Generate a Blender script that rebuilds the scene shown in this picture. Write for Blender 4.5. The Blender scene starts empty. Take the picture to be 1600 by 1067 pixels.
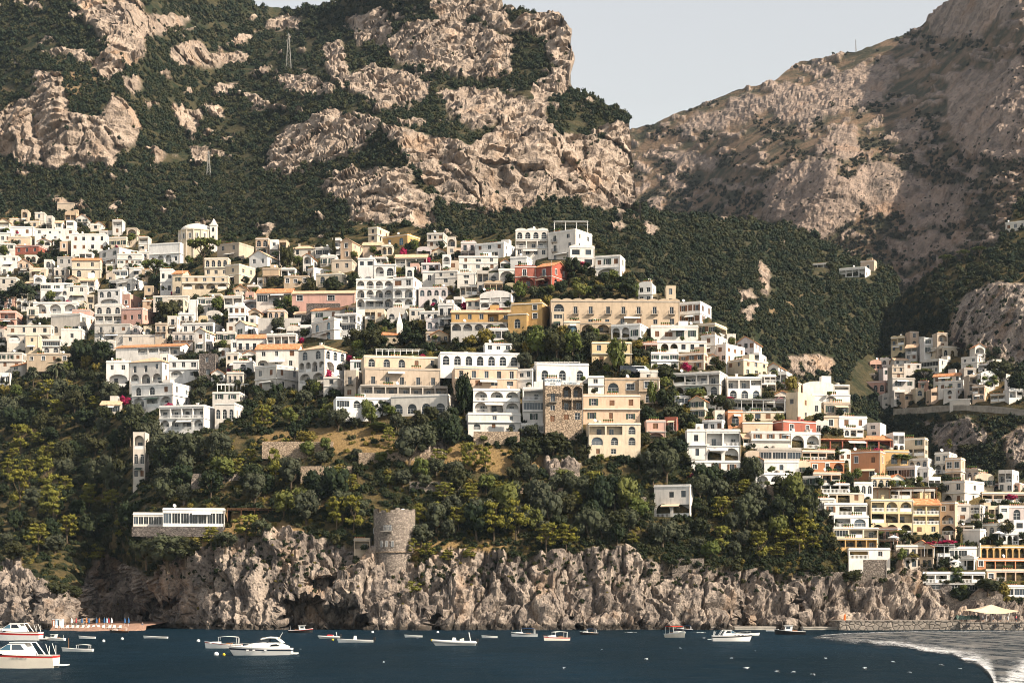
import bpy, math, random
import numpy as np
from mathutils import Vector, Matrix

# ------------------------------------------------------------------ camera, sky, sun
SC = bpy.context.scene
COL = SC.collection
F = 2667.0            # focal length in photo pixels (1600 wide)
HZ = 945.0            # horizon row
CH = 6.25             # camera height above the sea (m)
SUN = Vector((0.73, -0.36, 0.58)).normalized()

cam_d = bpy.data.cameras.new('camera')
cam = bpy.data.objects.new('camera', cam_d)
COL.objects.link(cam)
cam.location = (0, 0, CH)
cam.rotation_euler = (math.radians(90), 0, 0)
cam_d.sensor_width = 36.0
cam_d.lens = F / 1600 * 36.0
cam_d.shift_y = (HZ - 533.5) / 1600
cam_d.clip_start = 1.0
cam_d.clip_end = 60000
SC.camera = cam

world = bpy.data.worlds.new('World')
SC.world = world
world.use_nodes = True
wn = world.node_tree.nodes
wl = world.node_tree.links
sky = wn.new('ShaderNodeTexSky')
sky.sky_type = 'NISHITA'
sky.sun_disc = False
sky.sun_elevation = math.asin(SUN.z)
sky.sun_rotation = math.atan2(SUN.x, SUN.y)
sky.air_density = 2.2
sky.dust_density = 0.0
sky.ozone_density = 1.0
hs = wn.new('ShaderNodeHueSaturation')
hs.inputs['Saturation'].default_value = 0.2
hs.inputs['Hue'].default_value = 0.56
wl.new(sky.outputs[0], hs.inputs['Color'])
bgn = wn['Background']
wl.new(hs.outputs[0], bgn.inputs[0])
bgn.inputs[1].default_value = 0.086

sun_d = bpy.data.lights.new('sun', 'SUN')
sun_d.energy = 5.0
sun_d.angle = math.radians(0.5)
sun_d.color = (1.0, 0.88, 0.73)
sun_o = bpy.data.objects.new('sun', sun_d)
sun_o.rotation_euler = (-SUN).to_track_quat('-Z', 'Y').to_euler()
sun_o.location = (300, -300, 600)
COL.objects.link(sun_o)

SC.view_settings.view_transform = 'Standard'
SC.view_settings.look = 'None'
SC.view_settings.exposure = 0.95
SC.view_settings.gamma = 1.0
SC.view_settings.use_curve_mapping = False
SC.cycles.max_bounces = 6
SC.cycles.diffuse_bounces = 1
SC.cycles.glossy_bounces = 2
SC.cycles.transmission_bounces = 2
SC.cycles.transparent_max_bounces = 6
SC.cycles.volume_bounces = 0
SC.cycles.use_adaptive_sampling = True
SC.cycles.adaptive_threshold = 0.025
SC.cycles.use_denoising = True
SC.cycles.denoiser = 'OPENIMAGEDENOISE'
SC.cycles.denoising_prefilter = 'ACCURATE'
SC.cycles.pixel_filter_type = 'BLACKMAN_HARRIS'
SC.cycles.filter_width = 1.0

# ------------------------------------------------------------------ helpers
R = random.Random(7)
RNG = np.random.default_rng(11)

def at(px, py, Y):
    """world point seen at photo pixel (px, py) at distance Y along the view axis"""
    return Vector(((px - 800) / F * Y, Y, CH + (HZ - py) / F * Y))

def link(o, parent=None):
    COL.objects.link(o)
    if parent is not None:
        o.parent = parent
    return o

def tag(o, label=None, cat=None, group=None, kind=None):
    if label: o['label'] = label
    if cat: o['category'] = cat
    if group: o['group'] = group
    if kind: o['kind'] = kind
    return o

def empty(name, loc, rz=0.0):
    o = bpy.data.objects.new(name, None)
    o.location = loc
    o.rotation_euler = (0, 0, rz)
    o.empty_display_size = 1
    return link(o)

class MB:
    """collects faces for one mesh"""
    def __init__(self):
        self.v = []; self.f = []; self.m = []
    def add(self, pts, mi=0):
        i = len(self.v)
        self.v.extend(pts)
        self.f.append(tuple(range(i, i + len(pts))))
        self.m.append(mi)
    def quad(self, a, b, c, d, mi=0):
        self.add([a, b, c, d], mi)
    def box(self, x0, x1, y0, y1, z0, z1, mi=0):
        i = len(self.v)
        self.v.extend([(x0, y0, z0), (x1, y0, z0), (x1, y1, z0), (x0, y1, z0),
                       (x0, y0, z1), (x1, y0, z1), (x1, y1, z1), (x0, y1, z1)])
        for q in ((0, 3, 2, 1), (4, 5, 6, 7), (0, 1, 5, 4), (1, 2, 6, 5), (2, 3, 7, 6), (3, 0, 4, 7)):
            self.f.append(tuple(i + k for k in q)); self.m.append(mi)
    def bar(self, a, b, r, mi=0, n=4, r2=None):
        a = Vector(a); b = Vector(b); r2 = r if r2 is None else r2
        d = (b - a)
        if d.length < 1e-6: return
        q = d.to_track_quat('Z', 'Y')
        i = len(self.v)
        for p, rr in ((a, r), (b, r2)):
            for k in range(n):
                t = 2 * math.pi * (k + .5) / n
                self.v.append(tuple(p + q @ Vector((math.cos(t) * rr, math.sin(t) * rr, 0))))
        for k in range(n):
            k2 = (k + 1) % n
            self.f.append((i + k, i + k2, i + n + k2, i + n + k)); self.m.append(mi)
        self.f.append(tuple(i + n - 1 - k for k in range(n))); self.m.append(mi)
        self.f.append(tuple(i + n + k for k in range(n))); self.m.append(mi)
    def lathe(self, prof, n=16, mi=0, cx=0, cy=0, a0=0, a1=2 * math.pi):
        i = len(self.v)
        full = abs(a1 - a0 - 2 * math.pi) < 1e-6
        m = n if full else n + 1
        for (r, z) in prof:
            for k in range(m):
                t = a0 + (a1 - a0) * k / n
                self.v.append((cx + math.cos(t) * r, cy + math.sin(t) * r, z))
        for j in range(len(prof) - 1):
            for k in range(n):
                k2 = (k + 1) % m
                self.f.append((i + j * m + k, i + j * m + k2, i + (j + 1) * m + k2, i + (j + 1) * m + k)); self.m.append(mi)
    def mesh(self, name, mats, smooth=False):
        me = bpy.data.meshes.new(name)
        me.from_pydata([tuple(p) for p in self.v], [], self.f)
        for m in (mats if isinstance(mats, (list, tuple)) else [mats]):
            me.materials.append(m)
        if any(self.m):
            me.polygons.foreach_set('material_index', self.m)
        if smooth:
            me.polygons.foreach_set('use_smooth', [True] * len(self.f))
        me.update()
        return me
    def build(self, name, mats, parent=None, smooth=False):
        return link(bpy.data.objects.new(name, self.mesh(name, mats, smooth)), parent)

# ------------------------------------------------------------------ numpy noise
def _h(ix, iy, iz, s):
    h = (ix.astype(np.uint32) * np.uint32(374761393) + iy.astype(np.uint32) * np.uint32(668265263)
         + iz.astype(np.uint32) * np.uint32(2147483647 - 4001) + np.uint32(s * 97 + 13) * np.uint32(1274126177))
    h = (h ^ (h >> np.uint32(13))) * np.uint32(1274126177)
    h = (h ^ (h >> np.uint32(16))) * np.uint32(2246822519)
    return h ^ (h >> np.uint32(15))

def noise(x, y, z, s=0):
    x0 = np.floor(x); y0 = np.floor(y); z0 = np.floor(z)
    fx = x - x0; fy = y - y0; fz = z - z0
    ix = x0.astype(np.int64); iy = y0.astype(np.int64); iz = z0.astype(np.int64)
    u = fx * fx * fx * (fx * (fx * 6 - 15) + 10)
    v = fy * fy * fy * (fy * (fy * 6 - 15) + 10)
    w = fz * fz * fz * (fz * (fz * 6 - 15) + 10)
    out = 0
    for dx in (0, 1):
        for dy in (0, 1):
            for dz in (0, 1):
                h = _h(ix + dx, iy + dy, iz + dz, s)
                gx = (h & np.uint32(1023)).astype(np.float64) / 511.5 - 1
                gy = ((h >> np.uint32(10)) & np.uint32(1023)).astype(np.float64) / 511.5 - 1
                gz = ((h >> np.uint32(20)) & np.uint32(1023)).astype(np.float64) / 511.5 - 1
                g = gx * (fx - dx) + gy * (fy - dy) + gz * (fz - dz)
                out = out + g * (u if dx else 1 - u) * (v if dy else 1 - v) * (w if dz else 1 - w)
    return out * 1.3

def fbm(x, y, z, o=4, s=0, ridge=False):
    a, t, tot = 1.0, 0, 0
    for k in range(o):
        n = noise(x, y, z, s + k)
        if ridge: n = 0.5 - np.abs(n) * 1.6
        t = t + a * n; tot += a
        x = x * 2.03; y = y * 2.03; z = z * 2.03; a *= 0.52
    return t / tot

def cells(x, y, z, s=0):
    """Worley noise: F1 distance and a random value per cell"""
    x0 = np.floor(x); y0 = np.floor(y); z0 = np.floor(z)
    best = np.full(x.shape, 9.0); val = np.zeros(x.shape); sec = np.full(x.shape, 9.0)
    ix = x0.astype(np.int64); iy = y0.astype(np.int64); iz = z0.astype(np.int64)
    for dx in (-1, 0, 1):
        for dy in (-1, 0, 1):
            for dz in (-1, 0, 1):
                h = _h(ix + dx, iy + dy, iz + dz, s)
                px = ix + dx + (h & np.uint32(1023)).astype(np.float64) / 1023
                py = iy + dy + ((h >> np.uint32(10)) & np.uint32(1023)).astype(np.float64) / 1023
                pz = iz + dz + ((h >> np.uint32(20)) & np.uint32(1023)).astype(np.float64) / 1023
                d = np.sqrt((px - x) ** 2 + (py - y) ** 2 + (pz - z) ** 2)
                m = d < best
                sec = np.where(m, best, np.minimum(sec, d))
                val = np.where(m, (h % np.uint32(1009)).astype(np.float64) / 1009, val)
                best = np.where(m, d, best)
    return best, sec, val

def inpoly(px, py, poly):
    ins = np.zeros(px.shape, bool)
    n = len(poly)
    for i in range(n):
        x1, y1 = poly[i]; x2, y2 = poly[(i + 1) % n]
        if y1 == y2: continue
        c = ((y1 > py) != (y2 > py)) & (px < (x2 - x1) * (py - y1) / (y2 - y1) + x1)
        ins ^= c
    return ins

class Depth:
    """smooth distance field through surveyed points (px, py, Y)"""
    def __init__(self, pts):
        p = np.array(pts, float)
        self.c = p[:, :2] / 100
        n = len(p)
        A = np.zeros((n + 3, n + 3))
        d = np.sqrt(((self.c[:, None] - self.c[None]) ** 2).sum(-1))
        A[:n, :n] = d
        A[:n, :n] += np.eye(n) * -0.02
        A[:n, n] = 1; A[:n, n + 1:] = self.c
        A[n, :n] = 1; A[n + 1:, :n] = self.c.T
        b = np.zeros(n + 3); b[:n] = p[:, 2]
        self.w = np.linalg.solve(A, b)
    def __call__(self, px, py):
        px = np.asarray(px, float) / 100; py = np.asarray(py, float) / 100
        n = len(self.c)
        out = self.w[n] + self.w[n + 1] * px + self.w[n + 2] * py
        for i in range(n):
            out = out + self.w[i] * np.sqrt((px - self.c[i, 0]) ** 2 + (py - self.c[i, 1]) ** 2)
        return out

# ------------------------------------------------------------------ materials
class NT:
    def __init__(self, name):
        self.mat = bpy.data.materials.new(name)
        self.mat.use_nodes = True
        self.n = self.mat.node_tree.nodes
        self.l = self.mat.node_tree.links
        self.b = self.n['Principled BSDF']
    def node(self, t, **kw):
        nd = self.n.new('ShaderNode' + t)
        for k, v in kw.items():
            setattr(nd, k, v)
        return nd
    def set(self, sock, v):
        if isinstance(v, bpy.types.NodeSocket): self.l.new(v, sock)
        else: sock.default_value = v
    def coord(self, scale=(1, 1, 1), obj=False):
        if obj:
            src = self.node('TexCoord').outputs['Object']
        else:
            src = self.node('NewGeometry').outputs['Position']
        mp = self.node('Mapping')
        mp.inputs['Scale'].default_value = scale
        self.l.new(src, mp.inputs['Vector'])
        return mp.outputs[0]
    def noise(self, vec, scale, detail=4, rough=.55, dist=0.0):
        nd = self.node('TexNoise')
        self.l.new(vec, nd.inputs['Vector'])
        nd.inputs['Scale'].default_value = scale
        nd.inputs['Detail'].default_value = detail
        nd.inputs['Roughness'].default_value = rough
        nd.inputs['Distortion'].default_value = dist
        return nd.outputs[0]
    def vor(self, vec, scale, feature='F1', out=0):
        nd = self.node('TexVoronoi', feature=feature)
        self.l.new(vec, nd.inputs['Vector'])
        nd.inputs['Scale'].default_value = scale
        return nd.outputs[out]
    def ramp(self, fac, stops):
        nd = self.node('ValToRGB')
        e = nd.color_ramp.elements
        while len(e) > 1: e.remove(e[-1])
        for i, (p, c) in enumerate(stops):
            el = e[0] if i == 0 else e.new(p)
            el.position = p
            c = (c, c, c) if not isinstance(c, (tuple, list)) else c
            el.color = (*c[:3], 1)
        self.set(nd.inputs[0], fac)
        return nd.outputs[0]
    def mix(self, fac, a, b, mode='MIX'):
        nd = self.node('Mix', data_type='RGBA', blend_type=mode)
        self.set(nd.inputs[0], fac)
        for s, v in ((nd.inputs[6], a), (nd.inputs[7], b)):
            if isinstance(v, (tuple, list)): v = (*v[:3], 1)
            self.set(s, v)
        return nd.outputs[2]
    def math(self, op, a, b=0.0):
        nd = self.node('Math', operation=op)
        self.set(nd.inputs[0], a); self.set(nd.inputs[1], b)
        return nd.outputs[0]
    def attr(self, name):
        return self.node('Attribute', attribute_name=name).outputs['Fac']
    def rand(self):
        return self.node('ObjectInfo').outputs['Random']
    def bump(self, h, strength=.5, dist=.3, normal=None):
        nd = self.node('Bump')
        nd.inputs['Strength'].default_value = strength
        nd.inputs['Distance'].default_value = dist
        self.l.new(h, nd.inputs['Height'])
        if normal: self.l.new(normal, nd.inputs['Normal'])
        return nd.outputs[0]
    def out(self, color=None, rough=.8, normal=None, spec=.25, metal=0.0):
        b = self.b
        if color is not None:
            self.set(b.inputs['Base Color'], (*color, 1) if isinstance(color, tuple) else color)
        self.set(b.inputs['Roughness'], rough)
        b.inputs['Specular IOR Level'].default_value = spec
        b.inputs['Metallic'].default_value = metal
        if normal: self.l.new(normal, b.inputs['Normal'])
        return self.mat

def ground_mat(name, rock_a, rock_b, rock_c, green_a, green_b, dry, scale=1.0, dryness=.5, stain=.6, tide=False):
    t = NT(name)
    co = t.coord()
    co2 = t.coord((1, 1, .35))
    big = t.noise(co, .02 * scale, 5, .6)
    streak = t.noise(co2, .16 * scale, 6, .65, .6)
    fine = t.noise(co, .9 * scale, 5, .65)
    rc = t.ramp(streak, [(.34, rock_c), (.47, rock_b), (.59, rock_a), (.75, tuple(min(1, c * 1.18) for c in rock_a))])  # grey streaking; the darkest tone also puts crevice shade into the rock colour
    rc = t.mix(t.ramp(big, [(.38, 0), (.62, .55)]), rc, rock_b)
    rc = t.mix(t.ramp(fine, [(.32, stain), (.5, 0)]), rc, rock_c)
    # dark run-off streaks
    co3 = t.coord((1, 1, .09))
    rc = t.mix(t.ramp(t.noise(co3, .28 * scale, 6, .7, .4), [(.30, .9), (.44, 0)]), rc, tuple(c * .42 for c in rock_c))
    # rust-orange and grey stains
    rc = t.mix(t.ramp(t.noise(co2, .07 * scale, 4, .6), [(.55, 0), (.72, .45)]), rc, (rock_a[0] * .95, rock_a[1] * .72, rock_a[2] * .5))
    veg = t.mix(t.ramp(fine, [(.35, 0), (.65, 1)]), green_a, green_b)
    dr = t.math('MULTIPLY', t.attr('dry'), 1.0)
    drn = t.ramp(t.noise(co, .12 * scale, 5, .6), [(.42, 0), (.58, dryness)])
    dfac = t.math('MAXIMUM', dr, drn)
    drc = t.mix(t.ramp(fine, [(.35, 0), (.65, 1)]), tuple(c * .6 for c in dry), dry)
    veg = t.mix(dfac, veg, drc)
    col = t.mix(t.attr('rock'), veg, rc)
    h = t.math('ADD', t.math('MULTIPLY', streak, .9), t.math('MULTIPLY', t.vor(co2, .35 * scale, 'DISTANCE_TO_EDGE'), .5))
    h = t.math('ADD', t.math('MULTIPLY', h, t.attr('rock')), t.math('MULTIPLY', fine, .5))
    if tide:
        sp = t.node('SeparateXYZ'); t.l.new(t.node('NewGeometry').outputs['Position'], sp.inputs[0])
        tz = t.math('ADD', sp.outputs[2], t.math('MULTIPLY', t.noise(co, .5, 3), -2.2))
        col = t.mix(t.ramp(t.math('MULTIPLY', tz, .5), [(0, .85), (.35, 0)]), col, (.035, .03, .024))
    return t.out(col, .92, t.bump(h, .9, 2.2 / scale), .1)

M = {}
M['mountain'] = ground_mat('mountain_ground', (.48, .38, .30), (.32, .25, .195), (.075, .06, .052),
                           (.012, .02, .01), (.026, .032, .014), (.22, .155, .085), .55, .28, .6)
M['far_mountain'] = ground_mat('far_mountain_ground', (.37, .28, .22), (.25, .19, .15), (.085, .07, .06),
                               (.035, .038, .022), (.07, .06, .035), (.23, .15, .095), .4, .85, .6)
M['hill'] = ground_mat('hill_ground', (.43, .35, .28), (.22, .18, .15), (.035, .03, .028),
                       (.012, .018, .008), (.027, .031, .012), (.28, .185, .08), 1.5, .4, .85, True)
# ------------------------------------------------------------------ terrain
def poly_mask(px, py, polys, warp=10, wl=45, seed=3, soft=True):
    wx = fbm(px / wl, py / wl, px * 0, 4, seed) * warp * 2
    wy = fbm(px / wl, py / wl, px * 0 + 7.3, 4, seed + 9) * warp * 2
    m = np.zeros(px.shape, bool)
    for p in polys:
        m |= inpoly(px + wx, py + wy, p)
    return m.astype(float)

def smooth2(a, n=1):
    for _ in range(n):
        b = np.pad(a, 1, mode='edge')
        a = (b[:-2, 1:-1] + b[2:, 1:-1] + b[1:-1, :-2] + b[1:-1, 2:] + 2 * a) / 6
    return a

class Sheet:
    def __init__(self, name, x0, x1, step, top, bot, nrow, depth, rocks, mat, disp, dry=(), warp=10, extra=None, back=(30, 90, 220), hold=False, patchy=None, normal=False):
        xs = np.arange(x0, x1 + .1, step)
        tp = np.interp(xs, [p[0] for p in top], [p[1] for p in top])
        # small bumps along the skyline
        tp = tp + fbm(xs / 26, xs * 0 + 3.1, xs * 0, 4, 5) * 7
        bt = np.interp(xs, [p[0] for p in bot], [p[1] for p in bot])
        t = np.linspace(0, 1, nrow)
        PX = np.repeat(xs[None], nrow, 0)
        ymin, ymax = tp.min(), bt.max()
        PU = np.repeat((ymax + t * (ymin - ymax))[:, None], len(xs), 1)
        PY = np.maximum(PU, tp[None])
        self.xs, self.tp, self.bt, self.nrow, self.ymin, self.ymax = xs, tp, bt, nrow, ymin, ymax
        self.depth = depth
        Y = depth(PX, PY)
        rock = smooth2(poly_mask(PX, PY, rocks, warp), 1)
        dr = smooth2(poly_mask(PX, PY, dry, warp), 2) if len(dry) else np.zeros_like(PX)
        if patchy is not None:
            a_, b_, th_ = patchy
            rock = np.clip(np.maximum(rock * .95, np.clip((fbm(PX / a_, PY / b_, PX * 0 + 1.7, 5, 44) - th_) / .06, 0, 1)), 0, 1)
        if extra is not None:
            Y = extra(PX, PY, Y, rock)
        X = (PX - 800) / F * Y; Z = CH + (HZ - PY) / F * Y
        dy, dx, dz = disp(X, Y, Z, rock, PX, PY)
        if normal:
            B = np.stack([X, Y, Z], -1)
            gx = np.gradient(B, axis=1); gy = np.gradient(B, axis=0)
            nn = np.cross(gx, gy); nn /= np.linalg.norm(nn, axis=-1, keepdims=True) + 1e-9
            nn = np.where(nn[..., 1:2] > 0, -nn, nn)
            k_ = (-dy)[..., None] * nn
            X = X + k_[..., 0]; Y = Y + k_[..., 1]; Z = Z + k_[..., 2]
        else:
            X = X + dx; Y = Y + dy; Z = Z + dz
        self.P = np.stack([X, Y, Z], -1); self.rock = rock; self.PX, self.PY = PX, PY
        self.dr = dr; self.name = name; self.mat = mat; self.back = back
        if not hold: self.finish()
    def carve(self, px0, pxc, px1, pyt, pyb, Y0, th, gap=.5):
        """cut a level terrace into the slope for a building front at depth Y0"""
        mpp = Y0 / F
        L = (self.PX >= px0 - 1) & (self.PX <= pxc) & (self.PY <= pyb + .5) & (self.PY >= pyt - 3)
        Rr = (self.PX > pxc) & (self.PX <= px1 + 1) & (self.PY <= pyb + .5) & (self.PY >= pyt - 3)
        tgt = np.where(L, Y0 + (pxc - self.PX) * mpp * math.tan(th), Y0 + np.minimum(14, (self.PX - pxc) * mpp / max(.12, math.tan(th)))) + gap
        m = (L | Rr) & (self.P[..., 1] < tgt)
        k = np.where(m, tgt / self.P[..., 1], 1.0)
        self.P[..., 0] *= k; self.P[..., 1] *= k; self.P[..., 2] = CH + (self.P[..., 2] - CH) * k
    def finish(self):
        rock, dr, name, mat, back, nrow, tp, PY = self.rock, self.dr, self.name, self.mat, self.back, self.nrow, self.tp, self.PY
        # the slope falls away behind the skyline
        rows = [self.P]; rk = [rock]; dd = [dr]
        last = self.P[-1]
        for b in back:
            r = last.copy(); r[:, 1] += b; r[:, 0] += b * (last[:, 0] / last[:, 1]); r[:, 2] -= b * .55
            rows.append(r[None]); rk.append(rock[-1:]); dd.append(dr[-1:])
        P = np.concatenate(rows); rk = np.concatenate(rk); dd = np.concatenate(dd)
        nr, nc = P.shape[:2]
        idx = np.arange(nr * nc).reshape(nr, nc)
        q = np.stack([idx[:-1, :-1], idx[:-1, 1:], idx[1:, 1:], idx[1:, :-1]], -1).reshape(-1, 4)
        gone = np.zeros((nr - 1, nc - 1), bool)
        flat = PY <= tp[None] + 1e-9
        gone[:nrow - 1] = flat[:-1, :-1] & flat[:-1, 1:]
        q = q[~gone.reshape(-1)]
        rq = rk[:-1, :-1].reshape(-1)[~gone.reshape(-1)]
        me = bpy.data.meshes.new(name)
        me.vertices.add(nr * nc); me.vertices.foreach_set('co', P.reshape(-1).astype(np.float32))
        me.loops.add(q.size); me.loops.foreach_set('vertex_index', q.reshape(-1).astype(np.int32))
        me.polygons.add(len(q))
        me.polygons.foreach_set('loop_start', np.arange(0, q.size, 4, dtype=np.int32))
        me.polygons.foreach_set('loop_total', np.full(len(q), 4, np.int32))
        a = me.attributes.new('rock', 'FLOAT', 'POINT'); a.data.foreach_set('value', rk.reshape(-1).astype(np.float32))
        a = me.attributes.new('dry', 'FLOAT', 'POINT'); a.data.foreach_set('value', dd.reshape(-1).astype(np.float32))
        me.update(); me.validate()
        me.polygons.foreach_set('use_smooth', rq < .3)
        me.materials.append(mat)
        self.obj = link(bpy.data.objects.new(name, me))
        tag(self.obj, kind='structure')
    def sample(self, px, py):
        """displaced world point, rock value at a pixel (numpy arrays)"""
        px = np.asarray(px, float); py = np.asarray(py, float)
        ci = np.clip((px - self.xs[0]) / (self.xs[1] - self.xs[0]), 0, len(self.xs) - 1.001)
        c0 = ci.astype(int); fc = (ci - c0)[..., None]
        tp = np.interp(px, self.xs, self.tp); bt = np.interp(px, self.xs, self.bt)
        t = np.clip((py - self.ymax) / (self.ymin - self.ymax), 0, .9999) * (self.nrow - 1)
        r0 = t.astype(int); fr = (t - r0)[..., None]
        P = self.P
        out = (P[r0, c0] * (1 - fc) + P[r0, c0 + 1] * fc) * (1 - fr) + (P[r0 + 1, c0] * (1 - fc) + P[r0 + 1, c0 + 1] * fc) * fr
        inside = (py >= tp) & (py <= bt)
        return out, self.rock[r0, c0], inside
    def base(self, px, py):
        o, _, _ = self.sample(np.array([px]), np.array([py]))
        return Vector(o[0])

# --- the sea-side hill that carries the town
village_depth = Depth([(-420, 985, 470), (-420, 890, 500), (-420, 760, 620), (-420, 600, 740), (-420, 420, 880), (-420, 350, 930), 
    (-150, 985, 455), (0, 980, 452), (60, 980, 440), (120, 982, 446), (160, 978, 496), (195, 976, 500), (222, 978, 486), (255, 980, 468), (300, 983, 446), (420, 983, 436),
    (600, 983, 432), (800, 983, 432), (1000, 983, 436), (1200, 983, 440), (1320, 983, 440), (1450, 983, 442), (1600, 983, 446), (1750, 983, 452),
    (-150, 890, 480), (0, 900, 466), (60, 905, 462), (110, 925, 452), (165, 900, 515), (200, 900, 498), (222, 895, 478), (262, 885, 464), (300, 870, 458), (360, 845, 455),
    (440, 850, 448), (600, 878, 444), (700, 865, 443), (800, 865, 443), (1000, 858, 447), (1200, 880, 452), (1320, 900, 452), (1450, 915, 458), (1600, 930, 460), (1750, 930, 470),
    (-150, 760, 600), (0, 780, 560), (80, 780, 540), (160, 780, 540), (205, 800, 484), (212, 840, 476), (300, 780, 474), (420, 780, 470), (600, 780, 460), (800, 780, 458), (1000, 780, 460),
    (1180, 790, 462), (1280, 790, 462), (1400, 800, 466), (1520, 800, 472), (1600, 800, 476), (1750, 800, 490),
    (-150, 680, 660), (0, 700, 610), (100, 690, 585), (190, 690, 555), (240, 690, 525), (330, 690, 505), (500, 690, 486), (700, 690, 478), (850, 700, 474), (1000, 700, 474), (1100, 700, 474), (1250, 700, 478),
    (1350, 700, 484), (1450, 715, 496), (1560, 745, 500), (1700, 745, 520),
    (-150, 600, 720), (0, 610, 660), (150, 610, 632), (300, 610, 570), (450, 610, 540), (600, 610, 510), (750, 610, 498), (900, 610, 496), (1050, 610, 498), (1200, 610, 506), (1320, 640, 512),
    (-150, 500, 760), (0, 500, 720), (150, 500, 695), (300, 500, 650), (450, 500, 610), (600, 500, 575), (750, 500, 548), (900, 500, 532), (1000, 500, 530), (1100, 500, 536), (1180, 560, 530),
    (-150, 420, 840), (0, 420, 790), (150, 420, 770), (300, 420, 720), (450, 420, 680), (600, 420, 640), (750, 420, 605), (900, 420, 582), (970, 420, 580),
    (-150, 350, 880), (0, 350, 860), (150, 350, 850), (300, 355, 800), (450, 355, 760), (600, 350, 725), (750, 360, 680), (850, 350, 640), (930, 360, 630), (1050, 440, 580)])

VH_TOP = [(-150, 335), (0, 340), (100, 345), (170, 345), (250, 365), (400, 370), (500, 372), (560, 352), (640, 352), (700, 372), (800, 362), (860, 372),
          (940, 378), (975, 410), (1005, 445), (1060, 468), (1110, 498), (1140, 545), (1200, 585), (1240, 612), (1320, 640), (1345, 662), (1400, 690), (1450, 725), (1500, 752),
          (1560, 752), (1600, 748), (1750, 745)]
CAVES = [([(436, 945), (462, 930), (500, 938), (540, 944), (560, 962), (580, 980), (586, 1005), (444, 1005), (432, 970)], 13), ([(470, 905), (520, 900), (556, 915), (520, 925), (480, 922)], 6),
         ([(668, 970), (680, 957), (690, 970), (694, 1005), (664, 1005)], 9), ([(886, 968), (898, 962), (908, 978), (908, 1005), (886, 1005)], 7),
         ([(225, 955), (250, 930), (280, 940), (292, 965), (296, 1005), (215, 1005)], 14), ([(44, 930), (56, 918), (64, 935), (62, 958), (46, 955)], 8),
         ([(1066, 955), (1074, 945), (1080, 1005), (1064, 1005)], 5), ([(1236, 930), (1248, 920), (1258, 960), (1262, 1005), (1240, 1005)], 6), ([(1150, 930), (1158, 925), (1172, 1005), (1160, 1005)], 5), ([(1000, 940), (1006, 935), (1016, 1005), (1004, 1005)], 4), ([(330, 950), (340, 940), (350, 1005), (336, 1005)], 5)]
HILL_ROCK = [[(-460, 905), (20, 900), (60, 905), (125, 935), (140, 890), (150, 860), (230, 900), (280, 870), (320, 850), (400, 838), (430, 822), (500, 842), (560, 852), (600, 862), (660, 882), (700, 858), (800, 870), (900, 862), (960, 852),
              (1010, 862), (1050, 882), (1200, 892), (1320, 906), (1400, 900), (1450, 912), (1500, 925), (1600, 940), (1760, 940), (1760, 1060), (-460, 1060)],
             [(1395, 855), (1440, 850), (1450, 905), (1395, 905)], [(0, 880), (30, 870), (40, 905), (0, 905)], [(640, 690), (700, 690), (700, 720), (650, 720)],
             [(850, 715), (910, 725), (905, 755), (860, 750)]]
HILL_DRY = [[(395, 680), (520, 665), (700, 690), (760, 690), (860, 715), (840, 745), (700, 735), (560, 715), (420, 705)], [(470, 755), (520, 775), (500, 800), (450, 790)],
            [(280, 810), (420, 800), (480, 830), (440, 845), (300, 850)], [(1395, 850), (1470, 855), (1500, 905), (1400, 905)], [(640, 830), (800, 850), (780, 875), (650, 880)]]

def hill_extra(PX, PY, Y, rock):
    for poly, d in CAVES:
        m = smooth2(poly_mask(PX, PY, [poly], 11, 16, 21), 1)
        Y = Y + m * d
    return Y

def rock_disp(scale, amp, cell_amp, aniso=.45, seed=0):
    def f(X, Y, Z, rock, PX, PY):
        s = scale
        wx = fbm(X / s / 2, Y / s / 2, Z / s / 2, 3, seed + 40) * s * .8
        x = (X + wx) / s; y = Y / s; z = (Z + wx * .4) * aniso / s
        big = fbm(x, y, z, 5, seed, True)
        fine = fbm(x * 3.1, y * 3.1, z * 4.5, 4, seed + 20, True)
        f1, f2, v = cells(x * 1.5, y * 1.5, z * 1.5, seed + 3)
        f3, f4, v2 = cells(x * 4.2 + 5, y * 4.2, z * 5.5, seed + 5)
        d = -amp * big - amp * .38 * fine - cell_amp * (v - .5) - cell_amp * .45 * (v2 - .5) + cell_amp * .5 * np.clip(.12 - (f2 - f1), 0, .12) / .12
        soft = fbm(X / s / 1.6, Y / s / 1.6, Z / s / 1.6, 4, seed + 60)
        r = np.clip(rock, 0, 1)
        dy = d * r + soft * amp * .5 * (1 - r)
        dz = fine * amp * .35 * r
        dx = (noise(x * 2, y * 2, z * 2, seed + 70)) * amp * .35 * r
        return dy, dx, dz
    return f

def hill_disp(X, Y, Z, rock, PX, PY):
    # open rock is craggy; the terraced town ground is nearly smooth
    dy, dx, dz = rock_disp(11, 5.0, 2.8, .42, 1)(X, Y, Z, rock, PX, PY)
    wx = fbm(X / 9, Y / 9, Z / 9, 3, 61) * 2.5
    for sc_, am, sd_ in ((9.0, 1.6, 62), (4.0, .8, 63)):      # vertical joints
        c_ = np.abs(noise((X + wx * 1.8) / sc_, Y / 25, Z / 13, sd_))
        dy = dy + am * np.clip(.13 - c_, 0, .13) / .13 * rock
    k = np.where(rock < .3, .12, 1)
    return dy * k, dx * k, dz * k

VH = Sheet('village_hill', -420, 1750, 2.5, VH_TOP, [(-150, 1004), (1750, 1004)], 270, village_depth, HILL_ROCK, M['hill'], hill_disp, HILL_DRY, 9, hill_extra, back=(15, 60, 160), hold=True, normal=True)

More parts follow.
